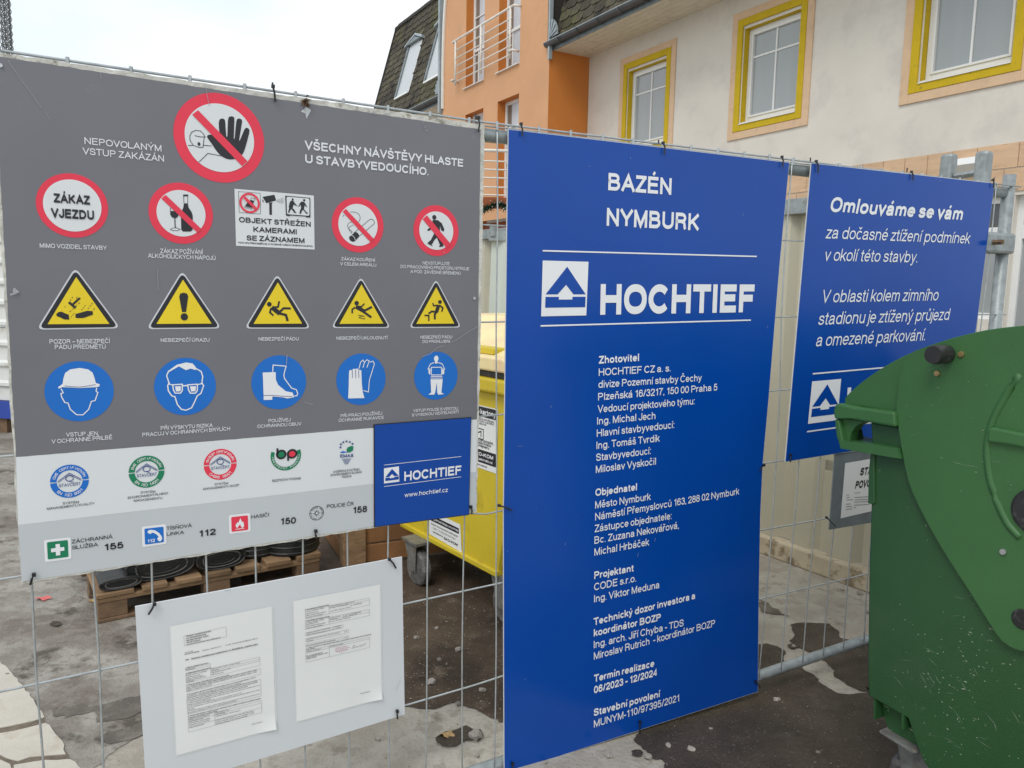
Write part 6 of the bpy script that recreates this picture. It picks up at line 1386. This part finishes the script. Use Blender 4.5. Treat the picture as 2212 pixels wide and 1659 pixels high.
# scratches and the broken hole on the grey board
a = Art(LP, 6)
for pts, w_ in (([(50, 380), (130, 500), (205, 600), (262, 680)], 3), ([(275, 690), (312, 750)], 2), ([(1285, 535), (1298, 610), (1310, 665)], 3), ([(628, 455), (634, 497)], 3), ([(540, 560), (560, 585)], 2)): a.stroke('A', pts, w_)
for pts, w_ in (([(692, 565), (730, 545), (790, 505), (868, 458)], 3), ([(510, 655), (560, 638), (600, 600), (650, 585)], 3), ([(120, 165), (116, 150)], 3), ([(640, 2), (650, 6)], 4)): a.stroke('E', pts, w_)
for pts, w_ in (([(210, 700), (208, 720)], 7), ([(275, 712), (310, 722)], 5), ([(525, 795), (530, 797)], 9), ([(525, 815), (545, 822)], 4), ([(510, 768), (525, 762)], 3)): a.stroke('B', pts, w_)
for pts, w_ in (([(62, 268), (95, 258), (118, 245)], 12), ([(90, 225), (96, 262)], 14), ([(1797, 640), (1792, 705)], 4), ([(985, 100), (990, 240)], 2), ([(1908, 940), (1958, 955)], 3)): a.stroke('D', pts, w_)
a.done('scratches', 'scuff', sg)
a = Art(LP, 2); a.px('A', [(1885, 700), (1916, 670), (1950, 690), (1920, 745), (1914, 712)]); a.done('torn_film', 'print_palegrey', sg)
bm = NB(); c3 = LP.w(*LP.uz(*q('A', 1916, 645)), .004); random.seed(8)
for k in range(26):
    p = c3 + LP.d * random.gauss(0, .0045) + UZ * random.gauss(0, .006); a_ = V((random.gauss(0, 1), random.gauss(0, 1), random.gauss(0, 1))).normalized() * .009; b_ = a_.orthogonal() * .6; bm.faces.new([bm.verts.new(x) for x in (p - a_, p + b_, p + a_)])
obj('splintered_hole', bm, MT['rust'], sg)
a = Art(LP, 2); a.disc('A', 1914, 637, 12, 18); a.done('hole', 'ink_black', sg)
for (c, x, y) in (('D', 95, 245), ('E', 838, 290), ('A', 2, 412)):
    u_, z_ = LP.uz(*q(c, x, y)); bm = NB(); tube(bm, [LP.w(u_, z_, 0), LP.w(u_, z_, .004)], [.0055, .0045], 10); obj('screw_head', bm, MT['steel'], sg)

# ================================================================== small blue plate on the grey board
P4 = [LP.uz(*p) for p in ((806.4, 916.3), (1016.6, 900.5), (1011.8, 1111.6), (807.2, 1138.2))]
sp = thing('company_plate', 'small blue plate with triangle logo screwed over the lower right of the grey sign', 'sign', LP.w(P4[0][0], P4[3][1], .003))
bm = NB(); board(bm, LP, P4, .0015, .0048); obj('plate', bm, MT['ink_black'], sp)
in_ = [(P4[0][0] + .0022, P4[0][1] - .0022), (P4[1][0] - .0022, P4[1][1] - .0022), (P4[2][0] - .0022, P4[2][1] + .0025), (P4[3][0] + .0022, P4[3][1] + .0025)]
a = Art(LP, 8); a.poly(in_); a.done('print_field', 'print_blue', sp)
def logo(pl, layer, P, par):
    """P: corners TL TR BR BL in uz of the white square with the nested triangle mark"""
    P = [V(p) for p in P]
    def m(x, y): a_ = P[0].lerp(P[1], x); b_ = P[3].lerp(P[2], x); r = a_.lerp(b_, y); return (r.x, r.y)
    a = Art(pl, layer); a.poly([tuple(p) for p in P]); o = a.done('logo', 'ink_white', par)
    a = Art(pl, layer + 1)
    a.poly([m(.53, .10), m(.08, .605), m(.34, .605), m(.52, .43), m(.69, .605), m(.965, .605)])
    a.poly([m(.08, .65), m(.37, .65), m(.37, .70), m(.67, .70), m(.67, .65), m(.965, .65), m(.965, .845), m(.08, .845)])
    a.done('logo_mark', 'print_blue', o); return o
logo(LP, 9, [LP.uz(*q('E', *p)) for p in ((269, 1353), (362, 1341), (365, 1436), (269, 1448))], sp)
a = Art(LP, 9); a.stroke('E', [(269, 1333), (753, 1279)], 3); a.stroke('E', [(269, 1467), (752, 1406)], 3); a.done('rule', 'ink_white', sp)
text(LP, 9, 'HOCHTIEF', ('E', 396, 1433), ('E', 752, 1391), 59, 'ink_white', sp, bold=.03); text(LP, 9, 'www.hochtief.cz', ('E', 397, 1534), ('E', 668, 1500), 27, 'ink_white', sp)

# ================================================================== SIGN 2 : tall blue board
def bent(pts): return [RP.uz(*p) for p in pts]
left = bent([(1097.8, 278.6), (1094.5, 500), (1091.6, 716.7), (1088.5, 1000), (1087.2, 1116), (1087.8, 1431), (1088.9, 1659), (1089.3, 1690)])
right = bent([(1637.6, 1494.5), (1639.5, 1300), (1642.8, 1116), (1648, 1002.8), (1661, 860), (1684, 579), (1705.6, 350.8)])
b2l = RP.uz(1089.3, 1690); lowl = RP.uz(1089.5, 1659 + (1659 - 1659))
# bottom edge measured from the lower right corner
bl_line = RP.uz(*q('H', 1640, 1500)); slope = (right[0][1] - bl_line[1]) / (right[0][0] - bl_line[0]); left[-1] = (left[-2][0], right[0][1] + slope * (left[-2][0] - right[0][0]))
left[-1] = (left[-1][0], min(left[-1][1], left[-2][1] - .001)) if left[-1][1] < left[-2][1] else left[-1]
if left[-1][1] > left[-2][1]: left.pop(-2)
s2_ = thing('notice_board', 'tall blue project board headed bazén nymburk on the middle of the fence', 'sign', RP.w((left[0][0] + right[-1][0]) / 2, right[0][1], 0))
bm = NB(); board(bm, RP, left + right, -.004, -.0008); obj('board_panel', bm, MT['ink_silver'], s2_)
lo_ = [(u + .0018, z) for u, z in left]; ri_ = [(u - .0018, z) for u, z in right]
lo_[0] = (lo_[0][0], lo_[0][1] - .0015); ri_[-1] = (ri_[-1][0], ri_[-1][1] - .0015); lo_[-1] = (lo_[-1][0], lo_[-1][1] + .0018); ri_[0] = (ri_[0][0], ri_[0][1] + .0018)
a = Art(RP, 0); a.poly(lo_ + ri_); a.done('print_field', 'print_blue', s2_)
def T2(body, s0, s1, cap, **kw): return text(RP, 2, body, s0, s1, cap, 'ink_white', s2_, **kw)
T2('BAZÉN', ('B', 1678, 1192), ('B', 2073, 1222), 109, bold=.03); T2('NYMBURK', ('B', 1668, 1415), ('C', 172, 1446), 112, bold=.03)
a = Art(RP, 2); a.stroke('X', [(1171.9, 541.6), (1634.2, 554)], 3.2); a.stroke('X', [(1167.4, 703.9), (1621.4, 691.4)], 3.2); a.done('rule', 'ink_white', s2_)
logo(RP, 2, [RP.uz(*q('E', *p)) for p in ((1268, 53), (1555, 61), (1541, 397), (1258, 403))], s2_)
T2('HOCHTIEF', ('X', 1296, 680), ('X', 1627, 674.2), 66.5, bold=.045)
b_ = dict(bold=.022)
for body, s0, s1, cap, kw in [
    ('Zhotovitel', ('E', 1620, 700), ('E', 1871, 683), 48, b_), ('HOCHTIEF CZ a. s.', ('E', 1619, 776), ('E', 2069, 748), 46, {}), ('divize Pozemní stavby Čechy', ('E', 1617, 852), ('F', 189, 808), 46, {}),
    ('Plzeňská 16/3217, 150 00 Praha 5', ('E', 1615, 930), ('F', 287, 867), 46, {}), ('Vedoucí projektového týmu:', ('E', 1612, 1007), ('F', 145, 954), 46, {}), ('Ing. Michal Jech', ('E', 1609, 1082), ('E', 1974, 1046), 46, {}),
    ('Hlavní stavbyvedoucí:', ('E', 1607, 1158), ('E', 2092, 1103), 46, {}), ('Ing. Tomáš Tvrdík', ('E', 1605, 1235), ('E', 2001, 1187), 46, {}), ('Stavbyvedoucí:', ('E', 1603, 1310), ('E', 1945, 1266), 46, {}), ('Miloslav Vyskočil', ('E', 1601, 1385), ('E', 1977, 1332), 46, {}),
    ('Objednatel', ('E', 1598, 1530), ('E', 1858, 1493), 46, b_), ('Město Nymburk', ('E', 1597, 1608), ('E', 1945, 1553), 46, {}), ('Náměstí Přemyslovců 163, 288 02 Nymburk', ('H', 1597, 107), ('F', 425, 1518), 46, {}),
    ('Zástupce objednatele:', ('H', 1594, 181), ('H', 2075, 98), 46, {}), ('Bc. Zuzana Nekovářová,', ('H', 1592, 254), ('H', 2120, 157), 46, {}), ('Michal Hrbáček', ('H', 1592, 328), ('H', 1935, 262), 46, {}),
    ('Projektant', ('H', 1591, 474), ('H', 1837, 426), 46, b_), ('CODE s.r.o.', ('H', 1590, 547), ('H', 1853, 490), 46, {}), ('Ing. Viktor Meduna', ('H', 1590, 621), ('H', 1998, 530), 46, {}),
    ('Technický dozor investora a', ('H', 1588, 765), ('I', 148, 598), 46, b_), ('koordinátor BOZP', ('H', 1588, 835), ('H', 2008, 733), 46, b_), ('Ing. arch. Jiří Chyba - TDS', ('H', 1588, 908), ('H', 2151, 768), 46, {}), ('Miroslav Rutrich  - koordinátor BOZP', ('H', 1589, 980), ('I', 273, 770), 46, {}),
    ('Termín realizace', ('H', 1589, 1121), ('H', 1967, 1022), 46, b_), ('06/2023 - 12/2024', ('H', 1589, 1192), ('H', 1983, 1080), 46, b_), ('Stavební povolení', ('H', 1588, 1334), ('H', 2004, 1214), 46, b_), ('MUNYM-110/97395/2021', ('H', 1589, 1405), ('H', 2122, 1240), 46, {})]:
    T2(body, s0, s1, cap, **kw)
a = Art(RP, 3)
for c, pts, w_ in (('H', [(2065, 95), (2055, 122)], 3), ('H', [(1975, 215), (1968, 238)], 3), ('H', [(1868, 310), (1860, 335)], 3), ('H', [(1412, 245), (1408, 262)], 3), ('B', [(1815, 985), (1820, 1000)], 3), ('B', [(1556, 1043), (1566, 1042)], 3), ('E', [(1326, 962), (1316, 974)], 4), ('H', [(1046, 298), (1048, 302)], 4), ('C', [(450, 1335), (446, 1355)], 3), ('H', [(1156, 1100), (1160, 1103)], 4), ('F', [(604, 462), (597, 478)], 3), ('E', [(1110, 1218), (1138, 1216)], 2), ('C', [(2, 1130), (2, 1130.1)], 2)):
    a.stroke(c, pts, w_)
a.done('scratches', 'scuff_blue', s2_)

# ================================================================== SIGN 3 : apology board
l3 = [RP.uz(*p) for p in ((1752.4, 351.8), (1738, 520), (1717, 760), (1696.2, 998))]; r3 = [RP.uz(*p) for p in ((2076, 937.5), (2094, 800), (2112, 688), (2149, 395.5))]
s3 = thing('notice_board', 'blue apology board beginning with omlouváme se vám, partly behind the green bin', 'sign', RP.w((l3[0][0] + r3[-1][0]) / 2, l3[-1][1], 0))
bm = NB(); board(bm, RP, l3 + r3, -.004, -.0008); obj('board_panel', bm, MT['ink_silver'], s3)
a = Art(RP, 0); a.poly([(l3[0][0] + .0018, l3[0][1] - .0018), (l3[1][0] + .0018, l3[1][1]), (l3[2][0] + .0018, l3[2][1]), (l3[3][0] + .0018, l3[3][1] + .0018), (r3[0][0] - .0018, r3[0][1] + .0018), (r3[1][0] - .0018, r3[1][1]), (r3[2][0] - .0018, r3[2][1]), (r3[3][0] - .0018, r3[3][1] - .0018)]); a.done('print_field', 'print_blue', s3)
def T3(body, s0, s1, cap, **kw): return text(RP, 2, body, s0, s1, cap, 'ink_white', s3, shear=kw.pop('shear', .20), **kw)
T3('Omlouváme se vám', ('C', 990, 1328), ('C', 1830, 1383), 96, bold=.03); T3('za dočasné ztížení podmínek', ('C', 965, 1494), ('C', 1876, 1528), 78, bold=-1); T3('v okolí této stavby.', ('C', 955, 1634), ('F', 1548, 66), 78, bold=-1)
T3('V oblasti kolem zimního', ('F', 938, 317), ('F', 1678, 303), 80, bold=-1); T3('stadionu je ztížený průjezd', ('F', 918, 457), ('F', 1746, 425), 80, bold=-1); T3('a omezené parkování.', ('F', 903, 592), ('F', 1597, 553), 80, bold=-1)
a = Art(RP, 2); p0, p1 = RP.uz(*q('F', 886, 763)), RP.uz(*q('F', 1326, 725)); dx = r3[2][0] - .10; a.line([p0, (dx, p0[1] + (p1[1] - p0[1]) / (p1[0] - p0[0]) * (dx - p0[0]))], .0055)
p2, p3_ = RP.uz(*q('F', 850, 1126)), RP.uz(*q('F', 1050, 1098)); a.line([p2, (dx, p2[1] + (p3_[1] - p2[1]) / (p3_[0] - p2[0]) * (dx - p2[0]))], .0055); a.done('rule', 'ink_white', s3)
logo(RP, 2, [RP.uz(*q('F', *p)) for p in ((882, 811), (1064, 795), (1040, 1053), (856, 1077))], s3)
ub3, zb3 = RP.uz(*q('F', 1095, 1035)); text_uz(RP, 2, 'HOCHTIEF', (ub3, zb3), (dx, zb3 + .02), .12, 'ink_white', s3, bold=.045)
a = Art(RP, 3)
for c, pts, w_ in (('F', [(1378, 312), (1402, 300)], 5), ('C', [(1670, 1140), (1690, 1128)], 3), ('C', [(1655, 1130), (1662, 1126)], 2)): a.stroke(c, pts, w_)
a.done('scratches', 'scuff_blue', s3)

# ================================================================== permit plate behind the green bin
u0, z0 = RP.uz(*q('F', 1030, 1266)); u1, z1 = RP.uz(*q('I', 1003, 168)); u2 = u0 + .33
pm = thing('permit_plate', 'dark grey green plate with a white building permit sheet, half behind the green bin', 'sign', RP.w(u0, z1, 0))
bm = NB(); board(bm, RP, [(u0 + .004, z0), (u1 - .004, z1), (u2, z1 + .0), (u2, z0)], -.011, -.006); obj('plate', bm, MT['zinc'], pm)
a_, b_2 = RP.uz(*q('F', 1097, 1325)), RP.uz(*q('I', 1068, 97))
ar = Art(RP, -7); ar.poly([a_, b_2, (a_[0] + .21, b_2[1] + .012), (a_[0] + .21, a_[1] + .008)]); ar.done('permit_sheet', 'paper', pm)
tz = RP.uz(*q('F', 1187, 1404)); tz2 = RP.uz(*q('F', 1157, 1487)); capm = .033
text_uz(RP, -6, 'STAVBA', tz, (tz[0] + .155, tz[1] + .002), capm, 'ink_black', pm, bold=.06, shear=.18)
text_uz(RP, -6, 'POVOLENA', tz2, (tz2[0] + .205 - .02, tz2[1] + .002), capm, 'ink_black', pm, bold=.06, shear=.18)
ar = Art(RP, -6); 
for k, (y, x0, x1) in enumerate(((1512, 1155, 1190), (1525, 1105, 1120), (1540, 1103, 1125), (1556, 1103, 1145), (1540, 1155, 1250), (1556, 1155, 1255), (1582, 1100, 1130), (1598, 1100, 1140), (1614, 1100, 1140), (1570, 1152, 1250), (1588, 1152, 1250), (1604, 1150, 1165))):
    ar.stroke('F', [(x0, y), (x1, y - (x1 - x0) * .06)], 4)
ar.done('small_print', 'ink_lightgrey', pm)

# ================================================================== BOARD WITH TWO PAPERS
W4 = [LP.uz(*p) for p in ((292.0, 1311.0), (868.8, 1203.3), (874.7, 1543.6), (317, 1716))]
wb = thing('paper_board', 'plain pale board with two printed papers tied low on the fence', 'sign', LP.w(W4[3][0], W4[3][1], 0))
bm = NB(); board(bm, LP, W4, -.006, -.001); obj('board_panel', bm, MT['board_white'], wb)
def paper(pts, label):
    P = [LP.uz(*q('P', *p)) for p in pts]
    c = (sum(p[0] for p in P) / 4, sum(p[1] for p in P) / 4)
    bg_ = [(c[0] + (p[0] - c[0]) * 1.03 + .001, c[1] + (p[1] - c[1]) * 1.012 - .002) for p in P]
    a = Art(LP, 0); a.poly(bg_); o = a.done('plastic_sleeve', 'paper_sleeve', wb)
    bm = NB(); n = 14; rows = []
    for j in range(n + 1):
        row = []
        for i in range(n + 1):
            s, t = i / n, j / n; x = (P[0][0] * (1 - s) + P[1][0] * s) * (1 - t) + (P[3][0] * (1 - s) + P[2][0] * s) * t; z = (P[0][1] * (1 - s) + P[1][1] * s) * (1 - t) + (P[3][1] * (1 - s) + P[2][1] * s) * t
            lift = .0012 + .007 * max(0, s - .8) / .2 * max(0, t - .93) / .07
            row.append(bm.verts.new(LP.w(x, z, lift)))
        rows.append(row)
    for j in range(n):
        for i in range(n): bm.faces.new((rows[j][i], rows[j][i + 1], rows[j + 1][i + 1], rows[j + 1][i]))
    p = obj('paper_sheet', bm, MT['paper'], o, smooth=True); p['label'] = label; return o
pA = paper([(122, 408), (1012, 233), (1048, 1303), (178, 1540)], 'left typed sheet full of boxed paragraphs'); pB = paper([(1203, 188), (1963, 40), (1977, 1040), (1232, 1245)], 'right typed sheet with a signature and half left blank')
def T4(par, body, x0, y0, x1, y1, cap=12, m='ink_grey', **kw): text(LP, 4, body, ('P', x0, y0), ('P', x1, y1), cap, m, par, res=1, **kw)
def boxes(par, lst, w_=2):
    a = Art(LP, 4)
    for pts in lst: a.stroke('P', pts, w_, len(pts) > 2)
    a.done('form_lines', 'ink_lightgrey', par)
boxes(pA, [[(240, 493), (612, 410), (614, 497), (246, 577)], [(255, 780), (472, 733), (473, 750), (257, 797)], [(258, 828), (905, 675), (908, 748), (262, 903)], [(474, 778), (477, 852)], [(476, 800), (908, 694)], [(476, 815), (908, 710)],
           [(262, 938), (910, 776), (913, 826), (265, 983)], [(266, 1035), (914, 870), (920, 1015), (276, 1178)], [(278, 1222), (920, 1058), (925, 1160), (284, 1335)], [(510, 1163), (516, 1272)], [(282, 1240), (920, 1078)], [(283, 1290), (922, 1118)], [(305, 698), (888, 568)], [(265, 572), (565, 505)]])
for l in [('Oblastní inspektorát práce', 260, 500, 480, 453, 13, .03), ('pro Středočeský kraj', 261, 519, 434, 481, 13, .03), ('Náměstí Barikád 1122/2', 262, 538, 457, 495, 13, .03), ('130 00 Praha 3', 262, 557, 385, 530, 13, .03), ('epodatelna.stredni.cechy@suip.cz', 264, 572, 560, 506, 10, 0),
          ('Vyřizuje:', 249, 642, 325, 625, 9, 0), ('Michal Hrbáček', 249, 656, 376, 630, 10, .02), ('telefon: 325 501 211', 405, 624, 570, 587, 10, 0), ('e-mail: michal.hrbacek@meu-nbk.cz', 606, 577, 888, 515, 10, 0), ('Věc:', 252, 708, 290, 700, 13, .03),
          ('Oznámení o zahájení prací podle § 5 nař. vl. č. 591/2006 Sb., v platném znění', 305, 697, 888, 567, 13, .02), ('1. Datum odeslání Oznámení', 256, 776, 456, 731, 11, .02), ('19.05.2023', 258, 793, 340, 775, 10, 0), ('2. Zadavatel stavby (stavebník):', 258, 826, 482, 772, 11, .02),
          ('Název / jméno a příjmení', 262, 843, 446, 800, 9, 0), ('Identifikační číslo', 263, 859, 386, 832, 9, 0), ('Sídlo / adresa místa', 264, 875, 410, 840, 9, 0), ('bydliště, případně místo', 265, 889, 436, 848, 9, 0), ('podnikání', 266, 900, 336, 884, 9, 0), ('Město Nymburk, Odbor rozvoje a investic', 482, 786, 736, 728, 9, 0), ('00239500', 482, 802, 545, 788, 9, 0), ('Náměstí Přemyslovců 163', 483, 818, 650, 779, 9, 0), ('288 02 Nymburk', 484, 835, 590, 812, 9, 0),
          ('3. Přesná adresa, případně popis umístění staveniště:', 262, 930, 640, 838, 11, .02), ('st.p. 2195, 5711/6, parc.č. 206/1, 206/2, 206/8, 206/9, 206/10, 206/11, 206/13, 206/14, 206/1,', 268, 948, 888, 792, 10, 0), ('976/2, 976/5, 976/6, 976/7, 979/3, 979/84, 979/85, 979/143, 979/144, 979/145, 1603/2, 1720/1,', 268, 962, 888, 808, 10, 0), ('3420/1 v městě a k.ú. Nymburk', 268, 977, 486, 921, 10, 0),
          ('4. Druh stavby, její stručný popis včetně uvedení prací a činností podle přílohy č. 5 NV č.', 266, 1012, 874, 858, 11, .02), ('591/2006 Sb., v platném znění (jen pokud mají být na stavbě prováděny):', 267, 1026, 746, 906, 9, 0), ('Jedná se o novostavbu Bazénu, který je koncipován pro celoroční využití', 272, 1040, 882, 886, 10, 0), ('pro sportovní kluby i rekreační využití v rámci wellness a saunového světa', 273, 1055, 890, 898, 10, 0), ('K bazénu budou přiléhat nově vzniklé komunikace a parkoviště', 274, 1069, 800, 936, 10, 0),
          ('1. Práce vystavující zaměstnance riziku poškození zdraví nebo smrti sesuvem uvolněné zeminy ve', 274, 1084, 908, 925, 9, 0), ('výkopu o hloubce větší než 5 m.', 275, 1098, 486, 1046, 9, 0), ('5. Práce při kterých hrozí pád z výšky nebo do volné hloubky více než 10 m.', 275, 1112, 756, 990, 9, 0), ('6. Práce vykonávané v ochranných pásmech energetických vedení, popřípadě zařízení technického', 276, 1127, 910, 965, 9, 0), ('vybavení.', 277, 1141, 340, 1127, 9, 0), ('11. Práce spojené s montáží a demontáží těžkých konstrukčních stavebních dílů kovových,', 277, 1156, 912, 1000, 9, 0), ('betonových, a dřevěných určených pro trvalé zabudování do staveb.', 278, 1171, 706, 1062, 9, 0),
          ('5. Zhotovitel stavby a fyzické osoby zabezpečující odborné vedení provádění stavby,', 278, 1200, 918, 1042, 11, .02), ('případně vykonávající stavební dozor:', 279, 1216, 540, 1150, 10, .02), ('Název / jméno a příjmení', 284, 1232, 466, 1186, 9, 0), ('Identifikační číslo', 285, 1247, 410, 1216, 9, 0), ('Sídlo/adresa místa bydliště', 286, 1262, 470, 1216, 9, 0), ('případně místo podnikání', 287, 1278, 468, 1232, 9, 0), ('Odpovědné osoby:', 289, 1300, 420, 1266, 9, 0),
          ('HOCHTIEF CZ a.s.', 517, 1172, 640, 1142, 10, 0), ('16678468', 518, 1186, 600, 1166, 9, 0), ('Plzeňská 16/3217, 150 00, Praha 5', 518, 1202, 735, 1147, 9, 0), ('Hlavní zhotovitel prací: Ing. Michal Jech', 520, 1236, 855, 1152, 9, 0), ('Hlavní stavbyvedoucí: Ing. Tomáš Tvrdík', 521, 1251, 856, 1167, 9, 0), ('Stavbyvedoucí: Ing. Pavel Vlášek', 523, 1267, 798, 1196, 9, 0), ('Strana 1 (celkem 2)', 836, 1270, 930, 1246, 9, 0)]:
    T4(pA, l[0], l[1], l[2], l[3], l[4], l[5], bold=l[6])
boxes(pB, [[(1306, 268), (1867, 158), (1869, 218), (1308, 340)], [(1512, 225), (1514, 298)], [(1512, 246), (1868, 176)], [(1305, 368), (1868, 257), (1868, 312), (1306, 432)], [(1512, 322), (1513, 388)], [(1512, 350), (1868, 280)], [(1308, 462), (1635, 392), (1635, 418), (1309, 490)], [(1545, 412), (1546, 438)], [(1309, 515), (1684, 434), (1685, 460), (1310, 545)], [(1650, 442), (1651, 468)], [(1309, 565), (1684, 487), (1685, 503), (1310, 584)], [(1310, 622), (1869, 500), (1871, 590), (1312, 722)], [(1516, 580), (1517, 676)], [(1311, 640), (1870, 515)]])
for l in [('6. Koordinátor při přípravě stavby', 1305, 266, 1516, 222, 11, .02), ('Jméno a příjmení / název', 1312, 285, 1470, 248, 9, 0), ('Identifikační číslo', 1312, 302, 1420, 280, 9, 0), ('Sídlo / adresa místa bydliště,', 1313, 318, 1486, 282, 9, 0), ('případně místo podnikání', 1314, 333, 1460, 303, 9, 0), ('HOME HELPER s.r.o. Martin Vacher', 1520, 236, 1738, 193, 9, 0), ('č. osv. 51/PR/2021', 1520, 251, 1690, 217, 9, 0), ('Tel. 728 838 873', 1700, 228, 1805, 207, 9, 0), ('Letní 565, Zeleneč, 250 91', 1520, 279, 1708, 240, 9, 0),
          ('7. Koordinátor při realizaci stavby', 1305, 365, 1520, 322, 11, .02), ('Jméno a příjmení / název', 1312, 383, 1470, 348, 9, 0), ('Identifikační číslo', 1312, 398, 1420, 372, 9, 0), ('Sídlo / adresa místa bydliště,', 1313, 412, 1484, 378, 9, 0), ('případně místo podnikání', 1314, 428, 1460, 398, 9, 0), ('Miroslav Rutrich', 1518, 340, 1615, 320, 9, 0), ('č. osv. 51/PR/2020', 1634, 318, 1796, 284, 9, 0), ('71162063', 1518, 355, 1585, 342, 9, 0), ('Telefon: 728 183 424', 1634, 332, 1760, 303, 9, 0), ('Čechova 100, 289 21 Poděbrady', 1518, 372, 1700, 332, 9, 0),
          ('Datum předání staveniště', 1318, 472, 1526, 424, 9, 0), ('Datum plánovaného dokončení prací', 1318, 486, 1540, 440, 9, 0), ('01.06.2023', 1552, 418, 1618, 404, 8, 0), ('31.12.2024', 1552, 433, 1618, 419, 8, 0), ('Odhadovaný maximální počet fyzických osob na', 1318, 526, 1608, 464, 9, 0), ('staveništi', 1318, 541, 1374, 530, 9, 0), ('30', 1658, 455, 1672, 452, 9, 0), ('Plánovaný počet zhotovitelů na staveništi', 1318, 581, 1568, 528, 9, 0), ('21', 1656, 508, 1670, 505, 9, 0),
          ('11. Jméno, příjmení a podpis zadavatele stavby, popřípadě fyzické osoby oprávněné jednat', 1312, 604, 1884, 480, 10, .02), ('jeho jménem', 1312, 618, 1390, 600, 10, .02), ('Jméno a příjmení', 1318, 636, 1446, 606, 9, 0), ('Podpis a razítko', 1520, 588, 1640, 562, 9, 0), ('Bc. Zuzana Nekovářová', 1318, 672, 1458, 640, 10, .03), ('Vedoucí Odboru rozvoje a investic', 1318, 684, 1508, 640, 9, .02), ('Města Nymburk', 1318, 697, 1406, 676, 9, .02), ('Strana 2 (celkem 2)', 1790, 1002, 1874, 980, 9, 0)]:
    T4(pB, l[0], l[1], l[2], l[3], l[4], l[5], bold=l[6])
T4(pB, 'Město Nymburk', 1572, 604, 1672, 582, 9, 'ink_stamp'); T4(pB, 'odbor rozvoje a investic', 1560, 620, 1698, 592, 9, 'ink_stamp'); T4(pB, '288 28 NYMBURK', 1572, 634, 1680, 612, 9, 'ink_stamp', bold=.03); T4(pB, '-1-', 1600, 642, 1640, 634, 8, 'ink_stamp')
a = Art(LP, 5); a.stroke('P', [(1712, 602), (1722, 585), (1738, 568), (1728, 590), (1726, 600), (1740, 588), (1748, 592), (1760, 580), (1764, 588), (1780, 576), (1790, 584), (1800, 566), (1806, 578), (1818, 560), (1828, 570), (1840, 545)], 2, sm=3); a.done('signature', 'ink_grey', pB)
a = Art(LP, 1); a.stroke('P', [(2145, 880), (2120, 930), (2103, 972)], 2, sm=3); a.stroke('P', [(598, 98), (650, 88)], 3); a.done('scuffs', 'ink_lightgrey', wb)
